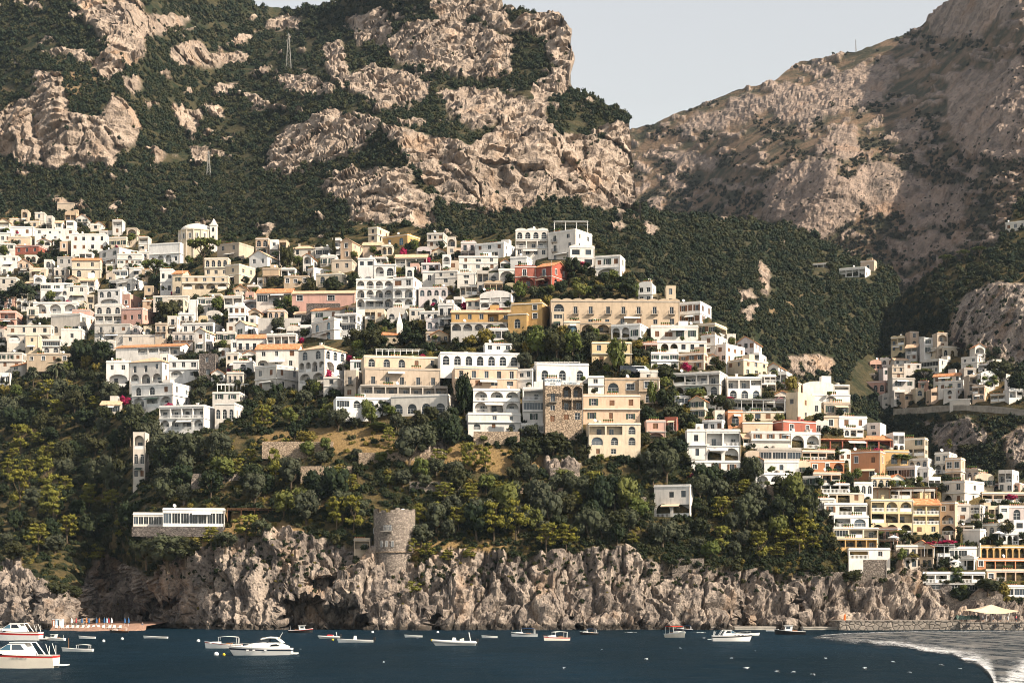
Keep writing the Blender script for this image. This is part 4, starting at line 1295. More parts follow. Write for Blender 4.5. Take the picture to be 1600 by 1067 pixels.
e = H_('D', 632, 892, 962, 752, 985, 'ochre', '.1w1/w1w1/.', 'f', 'ochre villa with white corner bands and a long low side wing', 'villa', side='./.', style='t')
H_('D', 605, 762, 812, 842, 985, 'ochre', 'a1', 'f', '', wing=e, style='n', yoff=-4)
H_('D', 135, 632, 640, 802, 925, 'ochre', 'w1w1w1l1w1', 'X', '', wing=e)
H_('D', 130, 600, 605, 925, 1000, 'grey', 'L5', 'p', '', wing=e, yoff=-3)
# long tan hotel
e = H_('0', 862, 1062, 1066, 469, 513, 'tan', 'A1d1d1d1d1d1d1d1/w8', 'w', 'long tan hotel with wavy roofline and a row of small balconies', 'hotel', style='n', theta=-7)
H_('J', 600, 770, 862, 215, 405, 'white', 'w3/w3', 'f', 'white terraced end house with red window frames beside the tan hotel', side='w2/w2', style='b')
H_('I', 700, 832, 838, 325, 445, 'cream', 'A1', 'f', 'cream house front with one tall blue arched window under the tan hotel', style='B')
H_('I', 836, 1090, 1095, 335, 432, 'tan', 'L2', 'p', 'tan loggia house with two wide low arches below the balconies')
H_('I', 1092, 1332, 1420, 345, 490, 'white', 'L2w1', 'f', 'white house with two shallow arched niches below the tan hotel')
H_('I', 598, 702, 705, 250, 385, 'cream', 'W1/w1', 'f', 'narrow cream house with roof terrace between ochre villa and tan hotel')
H_('I', 935, 1262, 1272, 500, 692, 'yellow', 'w3/w2', 'f', 'pale yellow house behind the big yellow-green tree', style='n')
# right shoulder of the hill
e = H_('J', 360, 752, 758, 415, 548, 'white', 'w1W1w1w1', 'f', 'wide white house with green shuttered door on the right shoulder of the hill', style='g')
H_('J', 360, 822, 830, 548, 642, 'white', 'w1L2w2w1', 'f', 'white house with two small arches on the right shoulder of the hill')
H_('J', 360, 588, 592, 640, 782, 'white', 'w3/w1', 'f', 'plain white house with cream base beside the peach house')
H_('J', 592, 800, 830, 640, 785, 'peach', 'W2w1/w2', 'f', 'peach house with two tall shuttered windows on the right shoulder', style='b')
H_('J', 755, 890, 992, 392, 495, 'cream', 'w3', 'f', 'cream house with three green windows on the hill edge', side='l1', style='g')
H_('J', 775, 892, 992, 492, 660, 'white', 'w1/w1', 'f', 'bright white house front below the three green windows')
H_('J', 892, 982, 1140, 568, 725, 'white', 'w1/w2', 'f', 'long white house with a sunlit side stepping down the hill edge', side='w3/w3')
H_('J', 985, 1130, 1335, 692, 835, 'cream', 'w2/.', 'f', 'cream house with small window awnings at the right hill edge', side='w3')
H_('J', 1170, 1262, 1320, 645, 720, 'white', 'l2', 'f', 'small white glazed terrace at the outer hill edge')
e = H_('J', 542, 930, 1002, 795, 1005, 'white', 'l4/L2L1a1', 'f', 'white villa with a four bay loggia above tall arches', 'villa', side='w1/w1')
H_('J', 560, 962, 965, 1005, 1075, 'white', 's5', 'p', '', wing=e, yoff=-3)
H_('J', 1000, 1282, 1290, 845, 1035, 'white', 'l3/a3', 'f', 'white house with three arched windows below a white roof awning')
H_('J', 1258, 1400, 1412, 825, 965, 'white', 'l3/l2', 'f', 'white balconied house with stacked terraces at the right hill edge')
# big central hotels
e = H_('K', -60, 598, 610, 62, 182, 'white', 'a7', 'f', 'large cream hotel with a top row of arched windows', 'hotel', theta=-7)
H_('K', 60, 582, 592, 182, 362, 'peach', 'D5/W4', 'f', '', wing=e, style='n', theta=-7)
H_('K', 212, 602, 606, 360, 560, 'white', 'L3/L3', 'f', 'white hotel wing with two tiers of three arched balconies', 'hotel', theta=-7)
H_('K', 170, 605, 610, 560, 708, 'white', '.w1w1/a1w1a1', 'f', 'white terrace building under the two tiers of arched balconies', theta=-7)
H_('K', 580, 702, 795, 190, 358, 'white', 'w1w1/.', 'f', 'white gable house between the arched hotel and the sign')
H_('K', 625, 800, 808, 345, 645, 'white', 'l1/s1/w1', 'f', 'narrow white three storey house with glazed bays left of the stone tower house')
H_('K', 610, 800, 806, 645, 728, 'white', 's2', 'p', 'low glazed white veranda at the foot of the narrow white house')
e = H_('K', 735, 1172, 1182, 148, 305, 'white', 'a3', 'f', 'white and stone hotel carrying a blue lettered sign', 'hotel', theta=-7)
H_('K', 810, 945, 948, 270, 755, 'warmstone', './d1/w1/w1/.', 'f', '', wing=e, style='n', theta=-7, yoff=-2.5)
H_('K', 945, 1125, 1132, 312, 755, 'warmstone', 'L2/l2/w2/.', 'f', '', wing=e, style='n', theta=-7, yoff=-1)
sign_hotel = e
H_('K', 1168, 1300, 1306, 250, 402, 'white', 'w1/w1', 'f', 'blank white house right of the sign hotel')
H_('K', 1306, 1592, 1600, 268, 405, 'tan', 'A1W1', 'f', 'tan house with one arched window above the green shuttered house')
e = H_('K', 1130, 1600, 1606, 405, 645, 'peach', 'w3/w3', 'f', 'peach house with dark green shutters on the central hillside', style='g', theta=-7)
H_('K', 1172, 1605, 1612, 640, 930, 'cream', 'l2a1/A1a2/w2.', 'f', 'cream house with arched French windows below the green shuttered house', theta=-7)
H_('L', 96, 265, 272, 155, 375, 'tan', 'W1/a1', 'f', 'tan square tower house with one large dark window', theta=3)
H_('0', 1000, 1028, 1030, 578, 600, 'offwhite', 'w1', 'f', 'small off-white house squeezed right of the tan tower house')
# grey hotel at centre left
e = H_('G', 380, 1000, 1012, 405, 555, 'beige', 'd5', 'f', 'long grey-beige hotel with five balcony doors', 'hotel', style='n', theta=-7)
H_('G', 200, 300, 382, 415, 655, 'beige', 'd1/w1', 'f', '', wing=e, side='./.')
H_('G', 345, 1062, 1075, 550, 625, 'grey', 'l7', 'p', '', wing=e, theta=-7)
H_('G', 588, 1062, 1142, 612, 790, 'offwhite', 'A4', 'p', '', wing=e)
H_('G', 140, 590, 592, 648, 748, 'white', 's1a2.', 'p', '', wing=e, theta=-7, yoff=-2)
H_('G', 372, 992, 1000, 305, 412, 'cream', 'a3w2', 'f', 'cream terrace house with arches behind the grey-beige hotel', theta=-7)
H_('G', 1375, 1600, 1605, 195, 268, 'white', 'w3', 'f', 'white penthouse with three windows above the arched hotel front', theta=-7)
H_('G', 252, 380, 392, 330, 420, 'white', 'w1', 'f', 'small white house left of the cream terrace arches')
H_('G', 30, 150, 200, 470, 620, 'offwhite', 'w1/w1', 'f', 'off-white house with red flowers left of the grey-beige hotel')
H_('G', 520, 660, 672, 92, 185, 'cream', '.', 'x', 'little chapel with an orange roof and pointed bell turret', 'chapel')
chapel = HOUSES[-1][0]
# arcaded blocks in the middle
e = H_('C', 835, 1142, 1146, 560, 802, 'white', 'L4/L4/L4', 'f', 'white apartment block with three rows of blue-shaded arched loggias', 'apartments', name='apartment_block', theta=4)
H_('C', 1142, 1312, 1385, 545, 805, 'white', 'W2/L2/L2', 'f', '', wing=e)
e = H_('C', 848, 985, 990, 388, 545, 'white', 'W2/.', 'f', 'white house with two tall grey windows and a side terrace arch', style='k')
H_('C', 985, 1162, 1170, 440, 548, 'white', 'L1A1', 'f', '', wing=e)
H_('C', 630, 800, 842, 398, 498, 'beige', 'w2', 'f', 'beige house left of the two tall grey windows')
H_('C', 705, 802, 890, 222, 395, 'peach', 'w1/w1', 'G', 'peach house with a pale gabled roof near the cypresses')
H_('C', 890, 1052, 1062, 248, 355, 'peach', 'w1', 'X', 'low peach house with long pale roof right of the gabled house')
H_('C', 935, 1010, 1115, 128, 255, 'cream', 'w1/w1', 'f', 'cream house touching the foot of the grey cliff')
H_('C', 1052, 1262, 1392, 186, 285, 'ochre', 'w1a1', 'f', 'ochre house with a blue arched window under the cliff', style='B')
H_('C', 1160, 1422, 1432, 345, 462, 'offwhite', 'l3', 'X', 'off-white veranda house with a pale orange roof and magenta flowers')
H_('C', 1378, 1532, 1542, 428, 505, 'lilac', 'w3', 'f', 'pale lilac house with three windows and a flowered eave')
H_('C', 1425, 1562, 1605, 176, 305, 'offwhite', 'w3/w2', 'f', 'off-white house with railings at the right end of the cliff foot')
H_('C', 1355, 1592, 1606, 632, 715, 'lilac', 'a4', 'f', 'pale lilac house with four arched windows and a red roof edge')
H_('C', 1388, 1602, 1610, 498, 605, 'white', 'w2', 'f', 'wide blank white house above the lilac arches')
H_('C', 430, 480, 705, 468, 575, 'white', 'w1', 'f', 'white stepped house with a long bright side wall')
H_('C', 500, 715, 802, 512, 605, 'cream', 'a1w1', 'f', 'cream house behind the two round trees')
H_('C', 300, 822, 832, 640, 765, 'pink', 'W1.W1.', 'X', 'long low pink house under two round trees')
e = H_('C', 462, 702, 782, 782, 900, 'white', 'w2', 'x', 'white villa with an orange gabled roof and blue arched windows', 'villa', side='.')
H_('C', 460, 652, 902, 888, 1065, 'offwhite', 'a2/.a1', 'f', '', wing=e, style='B')
H_('C', 655, 832, 930, 845, 1000, 'white', 'l3/s1', 'f', '', wing=e)
H_('C', 1090, 1252, 1262, 798, 905, 'offwhite', 'a1w1', 'b', 'small off-white vaulted house below the arcaded apartment block')
H_('C', 200, 282, 300, 405, 470, 'cream', 'w1', 'f', 'cream garden house behind the tall dark tree')
H_('C', 495, 610, 620, 298, 370, 'offwhite', 's2', 'f', 'off-white conservatory left of the cypresses')
H_('C', 292, 490, 502, 275, 380, 'offwhite', 'w2', 'h', 'off-white house with a pale hipped roof under the wooded slope')
# church and palace
e = H_('B', 180, 432, 522, 258, 435, 'white', '.3/w1L2w1', 'f', 'long white parish building with blind arches beside the domed church', 'church hall', name='church_hall', side='w1/w1')
H_('B', 745, 925, 1050, 258, 400, 'beige', 'w2/w1', 'f', 'beige house right of the domed church with a lit side', side='.')
e = H_('B', 640, 832, 855, 385, 545, 'cream', 'a4/w3', 'f', 'long cream palace with four tall arched windows below the umbrella pine', 'palace', style='n')
H_('B', 455, 832, 840, 535, 650, 'cream', 'w5/L4', 'p', '', wing=e, style='n')
H_('B', 372, 456, 532, 475, 695, 'cream', 'w1/a1', 'x', 'tall cream house with an orange roof and sunlit blank side', side='w1/.')
H_('B', 268, 372, 378, 478, 690, 'white', 'w2/w2', 'f', 'white house with four dark windows left of the palace', style='k')
H_('B', 812, 925, 1062, 435, 605, 'cream', 'w1/a1', 'f', 'cream house with arched windows behind a palm', side='w2/a1')
H_('B', 1122, 1255, 1265, 470, 595, 'tan', '.2/L2', 'f', 'tan house with two dark arches right of the palace')
H_('B', 1012, 1162, 1262, 322, 455, 'white', 'w2', 'G', 'white house with a curved bright gable under the wooded slope')
H_('B', 1300, 1502, 1522, 535, 615, 'tan', 'w3', 'f', 'low tan house with three dark windows right of the palace gardens')
H_('B', 1072, 1362, 1372, 630, 765, 'white', 's1l2', 'x', 'white house with a faded orange roof and shaded porch left of the pink house')
H_('B', 960, 1092, 1100, 735, 805, 'lilac', 'L1', 'f', 'pale pinkish house with one low arch')
H_('B', 215, 500, 512, 700, 765, 'offwhite', 'w1..', 'f', 'off-white terrace building below the palace')
H_('B', 505, 575, 585, 735, 905, 'white', '.', 'f', 'tall windowless white slab beside dark trees')
H_('B', 578, 722, 732, 715, 845, 'white', 'w1W1/w2', 'f', 'white house below the palace with a round tree in front')
H_('B', 800, 950, 960, 700, 800, 'offwhite', 'l2', 'f', 'off-white porch house in the middle of the upper town')
# far left quarter
LQ = [
 (95, 275, 300, 128, 205, 'white', 'w2', 'f', 'white flat house at the upper left corner of town'),
 (300, 622, 655, 148, 245, 'white', 'w4/w3', 'f', 'long white house with a row of dark windows under the slope'),
 (75, 252, 292, 212, 292, 'peach', 'w1', 'f', 'low peach house in the upper left of town'),
 (130, 322, 402, 282, 355, 'brick', 'w3', 'f', 'dark red house with three windows in the upper left'),
 (0, 152, 182, 372, 475, 'white', 'w2/w1', 'f', 'white two storey house below the dark red house'),
 (0, 92, 112, 178, 265, 'white', 'w2', 'f', 'small white house at the photo edge left of the peach house'),
 (0, 122, 137, 268, 372, 'offwhite', 'w2/w1', 'f', 'off-white house at the photo edge left of the dark red house'),
 (480, 606, 615, 378, 525, 'grey', 'w2/a2', 'f', 'pale grey house left of the cream villa'),
 (605, 832, 852, 385, 555, 'cream', 'w1w1/a2', 'x', 'cream villa with an orange tiled front and two arched windows'),
 (600, 882, 912, 188, 335, 'white', 'w1w3/w4', 'f', 'big white stepped house below the wooded slope on the left'),
 (830, 932, 985, 162, 220, 'white', 'w1', 'f', 'small white house with bright side at the upper edge'),
 (912, 1052, 1120, 212, 302, 'cream', 'w3', 'f', 'cream house with reddish terrace at the upper edge'),
 (830, 992, 1150, 302, 445, 'white', 'w2/a1w1', 'f', 'white house with brown eaves and a wide sunlit side'),
 (982, 1182, 1202, 352, 445, 'white', 'a1/w4', 'f', 'white house with one arch left of the parish building'),
 (940, 1062, 1072, 488, 545, 'white', 's2', 'f', 'white terrace house with a long blue glazed front'),
 (1080, 1192, 1212, 468, 550, 'white', 'W1', 'f', 'small white house with one wide opening beside the leaning pine'),
 (250, 385, 392, 472, 565, 'cream', 'w2', 'f', 'cream cube house in the left of town'),
 (0, 132, 140, 548, 685, 'offwhite', 'w2/w1', 'f', 'off-white house at the left photo edge above the dark garden'),
 (345, 605, 642, 598, 705, 'white', 's1w2/a2', 'f', 'white house with a window band above arches'),
 (560, 722, 738, 618, 745, 'white', 'w2/L1', 'f', 'white house with one deep arch right of the window band'),
 (912, 1102, 1232, 558, 665, 'white', 'l1a2', 'f', 'white house with twin arches and a curved end'),
 (818, 1002, 1092, 645, 785, 'white', 'a2w1/L1', 'f', 'white house with two arches above the pink tower house'),
 (795, 1016, 1020, 778, 935, 'offwhite', 'a3/l3', 'w', 'off-white house with three arches and scalloped top left of the pink tower house'),
 (795, 1082, 1092, 935, 1085, 'grey', 'd2w1/d2w1', 'f', 'weathered grey house with planted balconies under the pink tower house'),
 (430, 668, 792, 848, 1010, 'offwhite', '.2/a2w1', 'f', 'off-white house with a balustraded roof in the left of town'),
 (515, 682, 722, 978, 1085, 'white', 'w1', 'f', 'bright white cube house below the balustraded house'),
 (70, 422, 432, 948, 1100, 'offwhite', 'w4/L3', 'f', 'long off-white house with red flowers along its terrace'),
 (288, 642, 652, 755, 855, 'white', 'L3', 'f', 'low white house with a shaded veranda beside magenta flowers')]
for q_ in LQ: H_('A', *q_[:8], q_[8])
e = H_('A', 1015, 1188, 1292, 800, 935, 'pink', 'w1w1w1', 'f', 'salmon pink house with a stepped tower in the left of town')
H_('A', 1020, 1082, 1182, 688, 805, 'pink', 'w1', 'f', '', wing=e)
H_('A', 1190, 1282, 1292, 738, 805, 'peach', 'w1', 'f', 'small peach house right of the pink tower')
H_('A', 0, 132, 186, 828, 962, 'pink', 'l1/L1', 'f', 'pink house with a long balcony at the left photo edge')
H_('A', 605, 752, 790, 818, 900, 'pink', 'w1', 'f', 'pink house behind the balustraded roof')
LE = [
 (75, 212, 218, 308, 405, 'white', 'L2', 'f', 'white house with two arches at the lower left of town'),
 (215, 318, 362, 278, 435, 'cream', 'w1/w1', 'f', 'narrow cream house with two windows and a lit flank'),
 (355, 502, 542, 318, 435, 'offwhite', 's1/a2', 'f', 'off-white house with a glazed upper room beside yellow shrubs'),
 (0, 182, 190, 428, 565, 'offwhite', 'w3/w2', 'f', 'long off-white house at the left photo edge'),
 (235, 582, 590, 438, 515, 'tan', 'w4', 'f', 'long low tan house with four windows'),
 (90, 182, 402, 488, 625, 'grey', 'w1/w1', 'x', 'house with an orange roof and a sunlit white side with two green windows'),
 (0, 82, 92, 598, 695, 'white', 'a2', 'f', 'white house with two small arches at the left photo edge'),
 (842, 1002, 1008, 828, 935, 'offwhite', 's1', 'X', 'low house half hidden behind magenta bougainvillea'),
 (1100, 1440, 1592, 678, 875, 'white', 'a2w1/L3', 'f', 'white villa with two rows of arches at the lower left edge of town'),
 (1082, 1352, 1482, 448, 685, 'white', 'D2w1/L3', 'h', 'white villa with a pale hipped roof and arched ground floor'),
 (890, 1082, 1110, 498, 695, 'white', 'w1w1/L1', 'f', 'white stepped house left of the hipped roof villa'),
 (970, 1502, 1602, 338, 445, 'white', '.2l4', 'x', 'long white house with a shallow orange roof and colonnade'),
 (1030, 1352, 1416, 278, 352, 'offwhite', 'w1..', 'f', 'low off-white terrace house above the shallow orange roof')]
for q_ in LE: H_('E', *q_[:8], q_[8], style=('g' if 'green' in q_[8] else None))
LF = [
 (80, 320, 326, 488, 645, 'white', 'w2W1/L1w1', 'f', 'white house with one arch left of the stone ruin'),
 (326, 462, 482, 438, 645, 'darkstone', 'w1/w1', 'n', 'roofless dark stone ruin among white houses'),
 (612, 772, 802, 498, 595, 'white', 'a1', 'f', 'small white house with a rounded front and arched door'),
 (790, 972, 1172, 528, 745, 'offwhite', 'w2/w1w1', 'f', 'square off-white house draped with red bougainvillea'),
 (640, 882, 892, 270, 415, 'white', 'd4', 'x', 'white house with an orange roof and four dark doors'),
 (630, 712, 882, 162, 305, 'white', 'w1', 'G', 'white gabled house with a bright blank side and one dark window'),
 (290, 376, 482, 225, 420, 'white', 'w1/w1', 'G', 'narrow white gabled house with dark shutters'),
 (890, 1132, 1138, 268, 375, 'white', 'l4', 'p', 'white terrace restaurant with small parasols'),
 (1165, 1255, 1262, 198, 295, 'white', 'l2', 'p', 'white pergola house left of the villa with blue arches'),
 (185, 442, 532, 178, 272, 'white', 'w3s1', 'f', 'white house with a row of windows under dark trees'),
 (108, 290, 300, 258, 335, 'grey', 'd3', 'f', 'grey house front with three shaded doors'),
 (470, 626, 632, 255, 345, 'offwhite', 'w3', 'f', 'off-white house between the two white gables'),
 (735, 800, 872, 120, 205, 'white', 'w1', 'f', 'small white house under the dark retaining wall'),
 (0, 70, 150, 440, 600, 'white', 'w1/w1', 'f', 'white house with bright flat side left of the arched house'),
 (440, 662, 732, 755, 835, 'white', 'w2', 'f', 'white garden house below the pergola among trees'),
 (1310, 1385, 1400, 660, 770, 'offwhite', 'w1', 'f', 'small off-white house under the red flowered balcony')]
for q_ in LF: H_('F', *q_[:8], q_[8], style=('g' if 'shutter' in q_[8] else None))
e = H_('F', 1152, 1372, 1552, 335, 680, 'white', 'a2/L4/L2', 'h', 'large white villa with a long orange roof and tiers of arches', 'villa', side='a3/L2/.')
H_('F', 800, 1152, 1160, 345, 565, 'white', 'w3/L1w2', 'x', '', wing=e)
e = H_('Q', 285, 568, 655, 48, 212, 'white', 'l4/L4', 'f', 'white villa with an open colonnade above arches over the wooded slope', 'villa', side='./.')
H_('Q', 640, 765, 830, 35, 150, 'white', 'a3', 'f', '', wing=e)
H_('Q', 115, 192, 218, 225, 540, 'offwhite', 'L1/a2/w2', 'f', 'tall narrow white house standing alone in the dark trees')
e = H_('Q', 312, 700, 735, 712, 832, 'white', 's7', 'p', 'long white glazed pavilion on a stone terrace above the cliff', 'pavilion', name='garden_pavilion', theta=3, ext=1)
H_('Q', 120, 312, 316, 740, 832, 'white', 's6', 'p', '', wing=e, theta=3, ext=1)
H_('Q', 118, 690, 700, 832, 848, 'darkstone', '.', 'n', '', wing=e, theta=3, yoff=-1.5, ext=2)
# lower middle right
e = H_('L', 660, 942, 955, 588, 862, 'white', 'l2/L2', 'f', 'white villa with two big arches and red shutters above the grove', 'villa')
H_('L', 500, 662, 664, 588, 845, 'white', 'w1/w1', 'f', '', wing=e, style='k')
H_('L', 540, 942, 955, 848, 952, 'white', 'w3', 'p', '', wing=e, style='b', yoff=-1.5)
H_('L', 160, 320, 326, 510, 695, 'salmon', 'w1/L1', 'f', 'small reddish house with one arch between walled gardens')
H_('L', 312, 412, 456, 485, 605, 'brick', 'd1', 'f', 'little brick-red house with a white French door')
H_('L', 850, 1312, 1322, 358, 440, 'white', 'l6', 'p', 'open restaurant terrace under a white awning with red flowers')
H_('L', 842, 962, 972, 430, 575, 'orange', 'a1', 'f', 'orange house corner with one white arched window')
H_('L', 965, 1302, 1310, 440, 525, 'cream', '.W2.', 'f', 'cream terrace wall with two dark wide windows under the restaurant')
H_('L', 965, 1212, 1216, 525, 615, 'peach', '.', 'f', 'peach retaining house wall with two lamps')
H_('M', 300, 395, 668, 402, 525, 'brick', '.', 'f', 'dark red flat house with white framed windows', side='w2', style='t')
H_('M', 130, 458, 462, 498, 645, 'offwhite', 'w1w1w1/.', 'f', 'off-white house with brown shutters left of the twin arches', style='b')
H_('M', 456, 705, 712, 508, 645, 'white', 'L2', 'f', 'white house with two wide arches below the dark red house')
H_('M', 185, 545, 552, 640, 745, 'grey', 's3', 'f', 'grey glazed gallery house under the brown shutters')
H_('M', 240, 522, 530, 740, 852, 'white', '.w1.', 'f', 'white windowless house with flower troughs')
H_('M', 170, 512, 525, 845, 955, 'white', 'L3', 'f', 'white house with three low arches beside the big dark tree')
H_('M', 275, 470, 480, 950, 1050, 'warmstone', '.', 'n', 'warm stone retaining house base under three low arches')
e = H_('M', 702, 1292, 1302, 528, 655, 'brick', 'l6', 'x', 'long terracotta hotel floor with a tiled roof and six shaded balconies', 'hotel', theta=-19)
H_('M', 560, 822, 832, 655, 745, 'peach', 'l4', 'f', 'peach balcony house under the long terracotta hotel')
H_('M', 620, 902, 912, 740, 838, 'orange', 'w1w1L1', 'f', 'orange house with a white terrace and small windows')
H_('M', 650, 872, 880, 838, 935, 'peach', 'l3', 'p', 'peach terrace house with three bays below the orange terrace')
H_('M', 940, 1202, 1242, 655, 915, 'orange', 'w2/w2', 'f', 'bright orange house with white framed windows', style='t')
H_('M', 1205, 1442, 1452, 655, 785, 'ochre', '.a2', 'f', 'ochre house with two arches behind yellow climbing plants')
H_('M', 1210, 1492, 1595, 780, 895, 'offwhite', 's2', 'f', 'glazed dark framed veranda house right of the orange house', style='k')
H_('M', 1482, 1605, 1680, 792, 925, 'white', 'w2', 'f', 'white house with one blue shutter at the right')
H_('M', 1385, 1572, 1600, 548, 705, 'cream', '.w1/l2', 'f', 'cream house at the end of the terracotta hotel')
H_('M', 418, 515, 655, 172, 420, 'cream', 'w1/.', 'f', 'cream tower house with a grey lower front', side='w1/w1/.')
H_('M', 560, 822, 832, 85, 205, 'white', '.', 'b', 'white windowless house with twin vaulted roofs')
H_('M', 640, 952, 960, 195, 265, 'white', '.L1.', 'f', 'white wall house with one shallow blind arch')
H_('M', 820, 946, 952, 112, 185, 'offwhite', 'l1', 'f', 'off-white house with a glass balcony behind the vaulted roofs')
H_('M', 735, 952, 962, 258, 372, 'beige', 'w1W1', 'f', 'beige two bay house below the white wall')
H_('M', 735, 858, 868, 370, 485, 'tan', 'w1', 'f', 'tan house left of the small white terraces')
H_('M', 862, 1092, 1100, 375, 482, 'white', 'w1w1', 'f', 'white cube house on the descending crest')
H_('M', 900, 1062, 1072, 472, 545, 'white', 'a1l2', 'f', 'white terrace with an arch above the terracotta hotel')
H_('M', 1092, 1200, 1250, 425, 545, 'white', 'w1/w1', 'f', 'small white stepped house near the end of the crest')
H_('M', 350, 520, 545, 90, 150, 'peach', 'w2', 'f', 'low peach house under the right hill edge')
e = H_('O', 205, 532, 545, 265, 352, 'cream', 'l2w1', 'p', 'cream house stepping down six balcony levels beside the dark trees', 'apartments', name='terraced_apartments')
H_('O', 212, 560, 572, 348, 455, 'white', 'w1l2', 'p', '', wing=e, style='b', yoff=-1)
H_('O', 290, 572, 582, 452, 555, 'white', 'l1A1', 'p', '', wing=e, yoff=-1.5)
H_('O', 290, 652, 662, 552, 645, 'cream', 's1l2', 'p', '', wing=e, yoff=-2)
H_('O', 300, 642, 655, 640, 722, 'ochre', 'l4', 'p', '', wing=e, yoff=-2.5)
H_('O', 415, 752, 765, 722, 818, 'white', 'l1w1', 'p', '', wing=e, yoff=-3)
H_('O', 180, 412, 420, 185, 268, 'white', 'l3', 'p', 'white terrace with railings above the six balcony levels')
e = H_('O', 602, 942, 946, 315, 615, 'yellow', 'l1L2/l3/L3', 'f', 'yellow hotel with tiers of balconied bays', 'hotel', theta=-19)
H_('O', 946, 1168, 1172, 312, 615, 'yellow', 'l2/l2/w2', 'x', '', wing=e, theta=-19)
H_('O', 1172, 1292, 1335, 335, 615, 'peach', 'w2/L1/L1', 'f', '', wing=e)
H_('O', 545, 1122, 1132, 232, 318, 'offwhite', 'l6', 'p', 'off-white pergola terrace above the yellow hotel')
H_('O', 1182, 1372, 1532, 158, 355, 'offwhite', 'w1w1/L1w1', 'f', 'cream house with pillars on its roof and a yellow side', side='w1/w1')
H_('O', 1300, 1422, 1432, 358, 505, 'grey', 'w1/w1', 'f', 'grey house wall right of the yellow hotel')
H_('O', 1402, 1522, 1560, 368, 495, 'white', 'l1/l1', 'f', 'white glazed house right of the grey wall')
H_('O', 1292, 1442, 1462, 535, 605, 'cream', 'l2', 'p', 'low cream porch right of the yellow hotel')
PQ = [
 (735, 1030, 1075, 72, 155, 'salmon', 'a4', 'f', 'salmon house with four windows at the upper right of town'),
 (735, 1080, 1090, 150, 245, 'peach', 'l4', 'p', 'peach terrace with magenta plants below the salmon house'),
 (865, 942, 946, 262, 395, 'white', 'W1/.', 'f', 'white house left of the grey arched house'),
 (942, 1080, 1090, 262, 395, 'lilac', 'a1', 'f', 'pale lilac-grey house with one half round window'),
 (985, 1080, 1090, 385, 550, 'white', 'W1/a1', 'f', 'white house with a square window above an arch at the right edge'),
 (675, 1080, 1090, 595, 705, 'ochre', 'L8', 'f', 'long ochre hotel front with a row of blind arches'),
 (680, 1080, 1090, 702, 795, 'orange', 'w1l4', 'p', 'orange and white balcony house below the blind arches'),
 (765, 1080, 1090, 792, 898, 'peach', 'w1l3', 'p', 'peach house at the lower right with plants on its terrace'),
 (450, 672, 680, 605, 705, 'white', 's2.', 'f', 'white glazed house left of the ochre hotel'),
 (245, 742, 752, 815, 912, 'white', 'l2w1l2', 'p', 'long white pavilion above the rocky shore at the right'),
 (270, 752, 762, 908, 978, 'darkstone', 'W2s1', 'p', 'dark stone basement under the long white pavilion'),
 (895, 1080, 1090, 925, 1025, 'white', 's2', 'p', 'white boathouse with a green roof near the quay'),
 (560, 700, 790, 455, 585, 'white', '.', 'f', 'gleaming white stair house below the yellow hotel side'),
 (600, 700, 730, 255, 390, 'offwhite', 'l2/w1', 'f', 'off-white house with curtains below the pillar roof'),
 (735, 790, 800, 240, 350, 'tan', 'w1/l1', 'f', 'narrow tan house with one window in the right quarter')]
for q_ in PQ: H_('P', *q_[:8], q_[8], depth=8)
H_('0', 1022, 1078, 1084, 756, 808, 'white', '.w2/L1l1', 'f', 'small white house standing alone above the grove')
# headland cluster
NQ = [
 (800, 920, 1085, 105, 205, 'cream', 'w1l1', 'f', 'cream villa with arches at the top of the headland cluster', 'a3'),
 (1080, 1212, 1285, 192, 295, 'white', 'w2/a1', 'f', 'white house right of the cream villa on the headland', None),
 (1105, 1202, 1210, 292, 370, 'grey', 'W1', 'f', 'pale house with one blue window on the headland', None),
 (745, 892, 1000, 212, 335, 'offwhite', 's1/w3', 'f', 'off-white house with a striped awning band on the headland', None),
 (850, 1072, 1092, 328, 412, 'offwhite', 'w4', 'x', 'off-white headland house with an orange roof edge', None),
 (890, 1092, 1122, 392, 475, 'white', 'w1W1w1', 'f', 'white headland house with three dark windows above the road', None),
 (930, 1032, 1125, 455, 555, 'white', 'a1/w1', 'f', 'white headland house with one arch just above the road', None),
 (150, 352, 372, 335, 475, 'beige', 'l3/l3', 'f', 'beige terraced apartments at the left of the headland', None),
 (285, 442, 502, 395, 495, 'pink', 'a3', 'f', 'pink headland house with three white framed arches', None),
 (500, 602, 612, 278, 385, 'beige', 'w2/w1', 'f', 'beige house in the middle of the headland cluster', None),
 (205, 302, 312, 455, 535, 'salmon', 'w1', 'f', 'small salmon house at the left of the headland', None),
 (510, 692, 702, 375, 465, 'grey', 'w2', 'f', 'shaded grey-white house under the round pine on the headland', None),
 (605, 752, 762, 255, 310, 'offwhite', 'w2', 'f', 'off-white house left of the striped awning on the headland', None),
 (1440, 1502, 1582, 380, 485, 'white', '.', 'f', 'white cube at the right end of the headland', None),
 (1382, 1452, 1525, 340, 400, 'offwhite', 'w1', 'f', 'off-white house behind the white cube on the headland', None),
 (1222, 1322, 1342, 255, 310, 'white', 'l2', 'f', 'small white terrace on the upper right of the headland', None),
 (1330, 1412, 1432, 285, 345, 'white', 'w1', 'f', 'small white house on the right slope of the headland', None),
 (985, 1150, 1190, 545, 600, 'offwhite', '.', 'f', 'low wall house directly above the headland road', None),
 (720, 800, 812, 395, 480, 'salmon', 'w1', 'f', 'narrow reddish house beside the round pine on the headland', None)]
for q_ in NQ: H_('N', *q_[:8], q_[8], sheet=HD, side=q_[9])
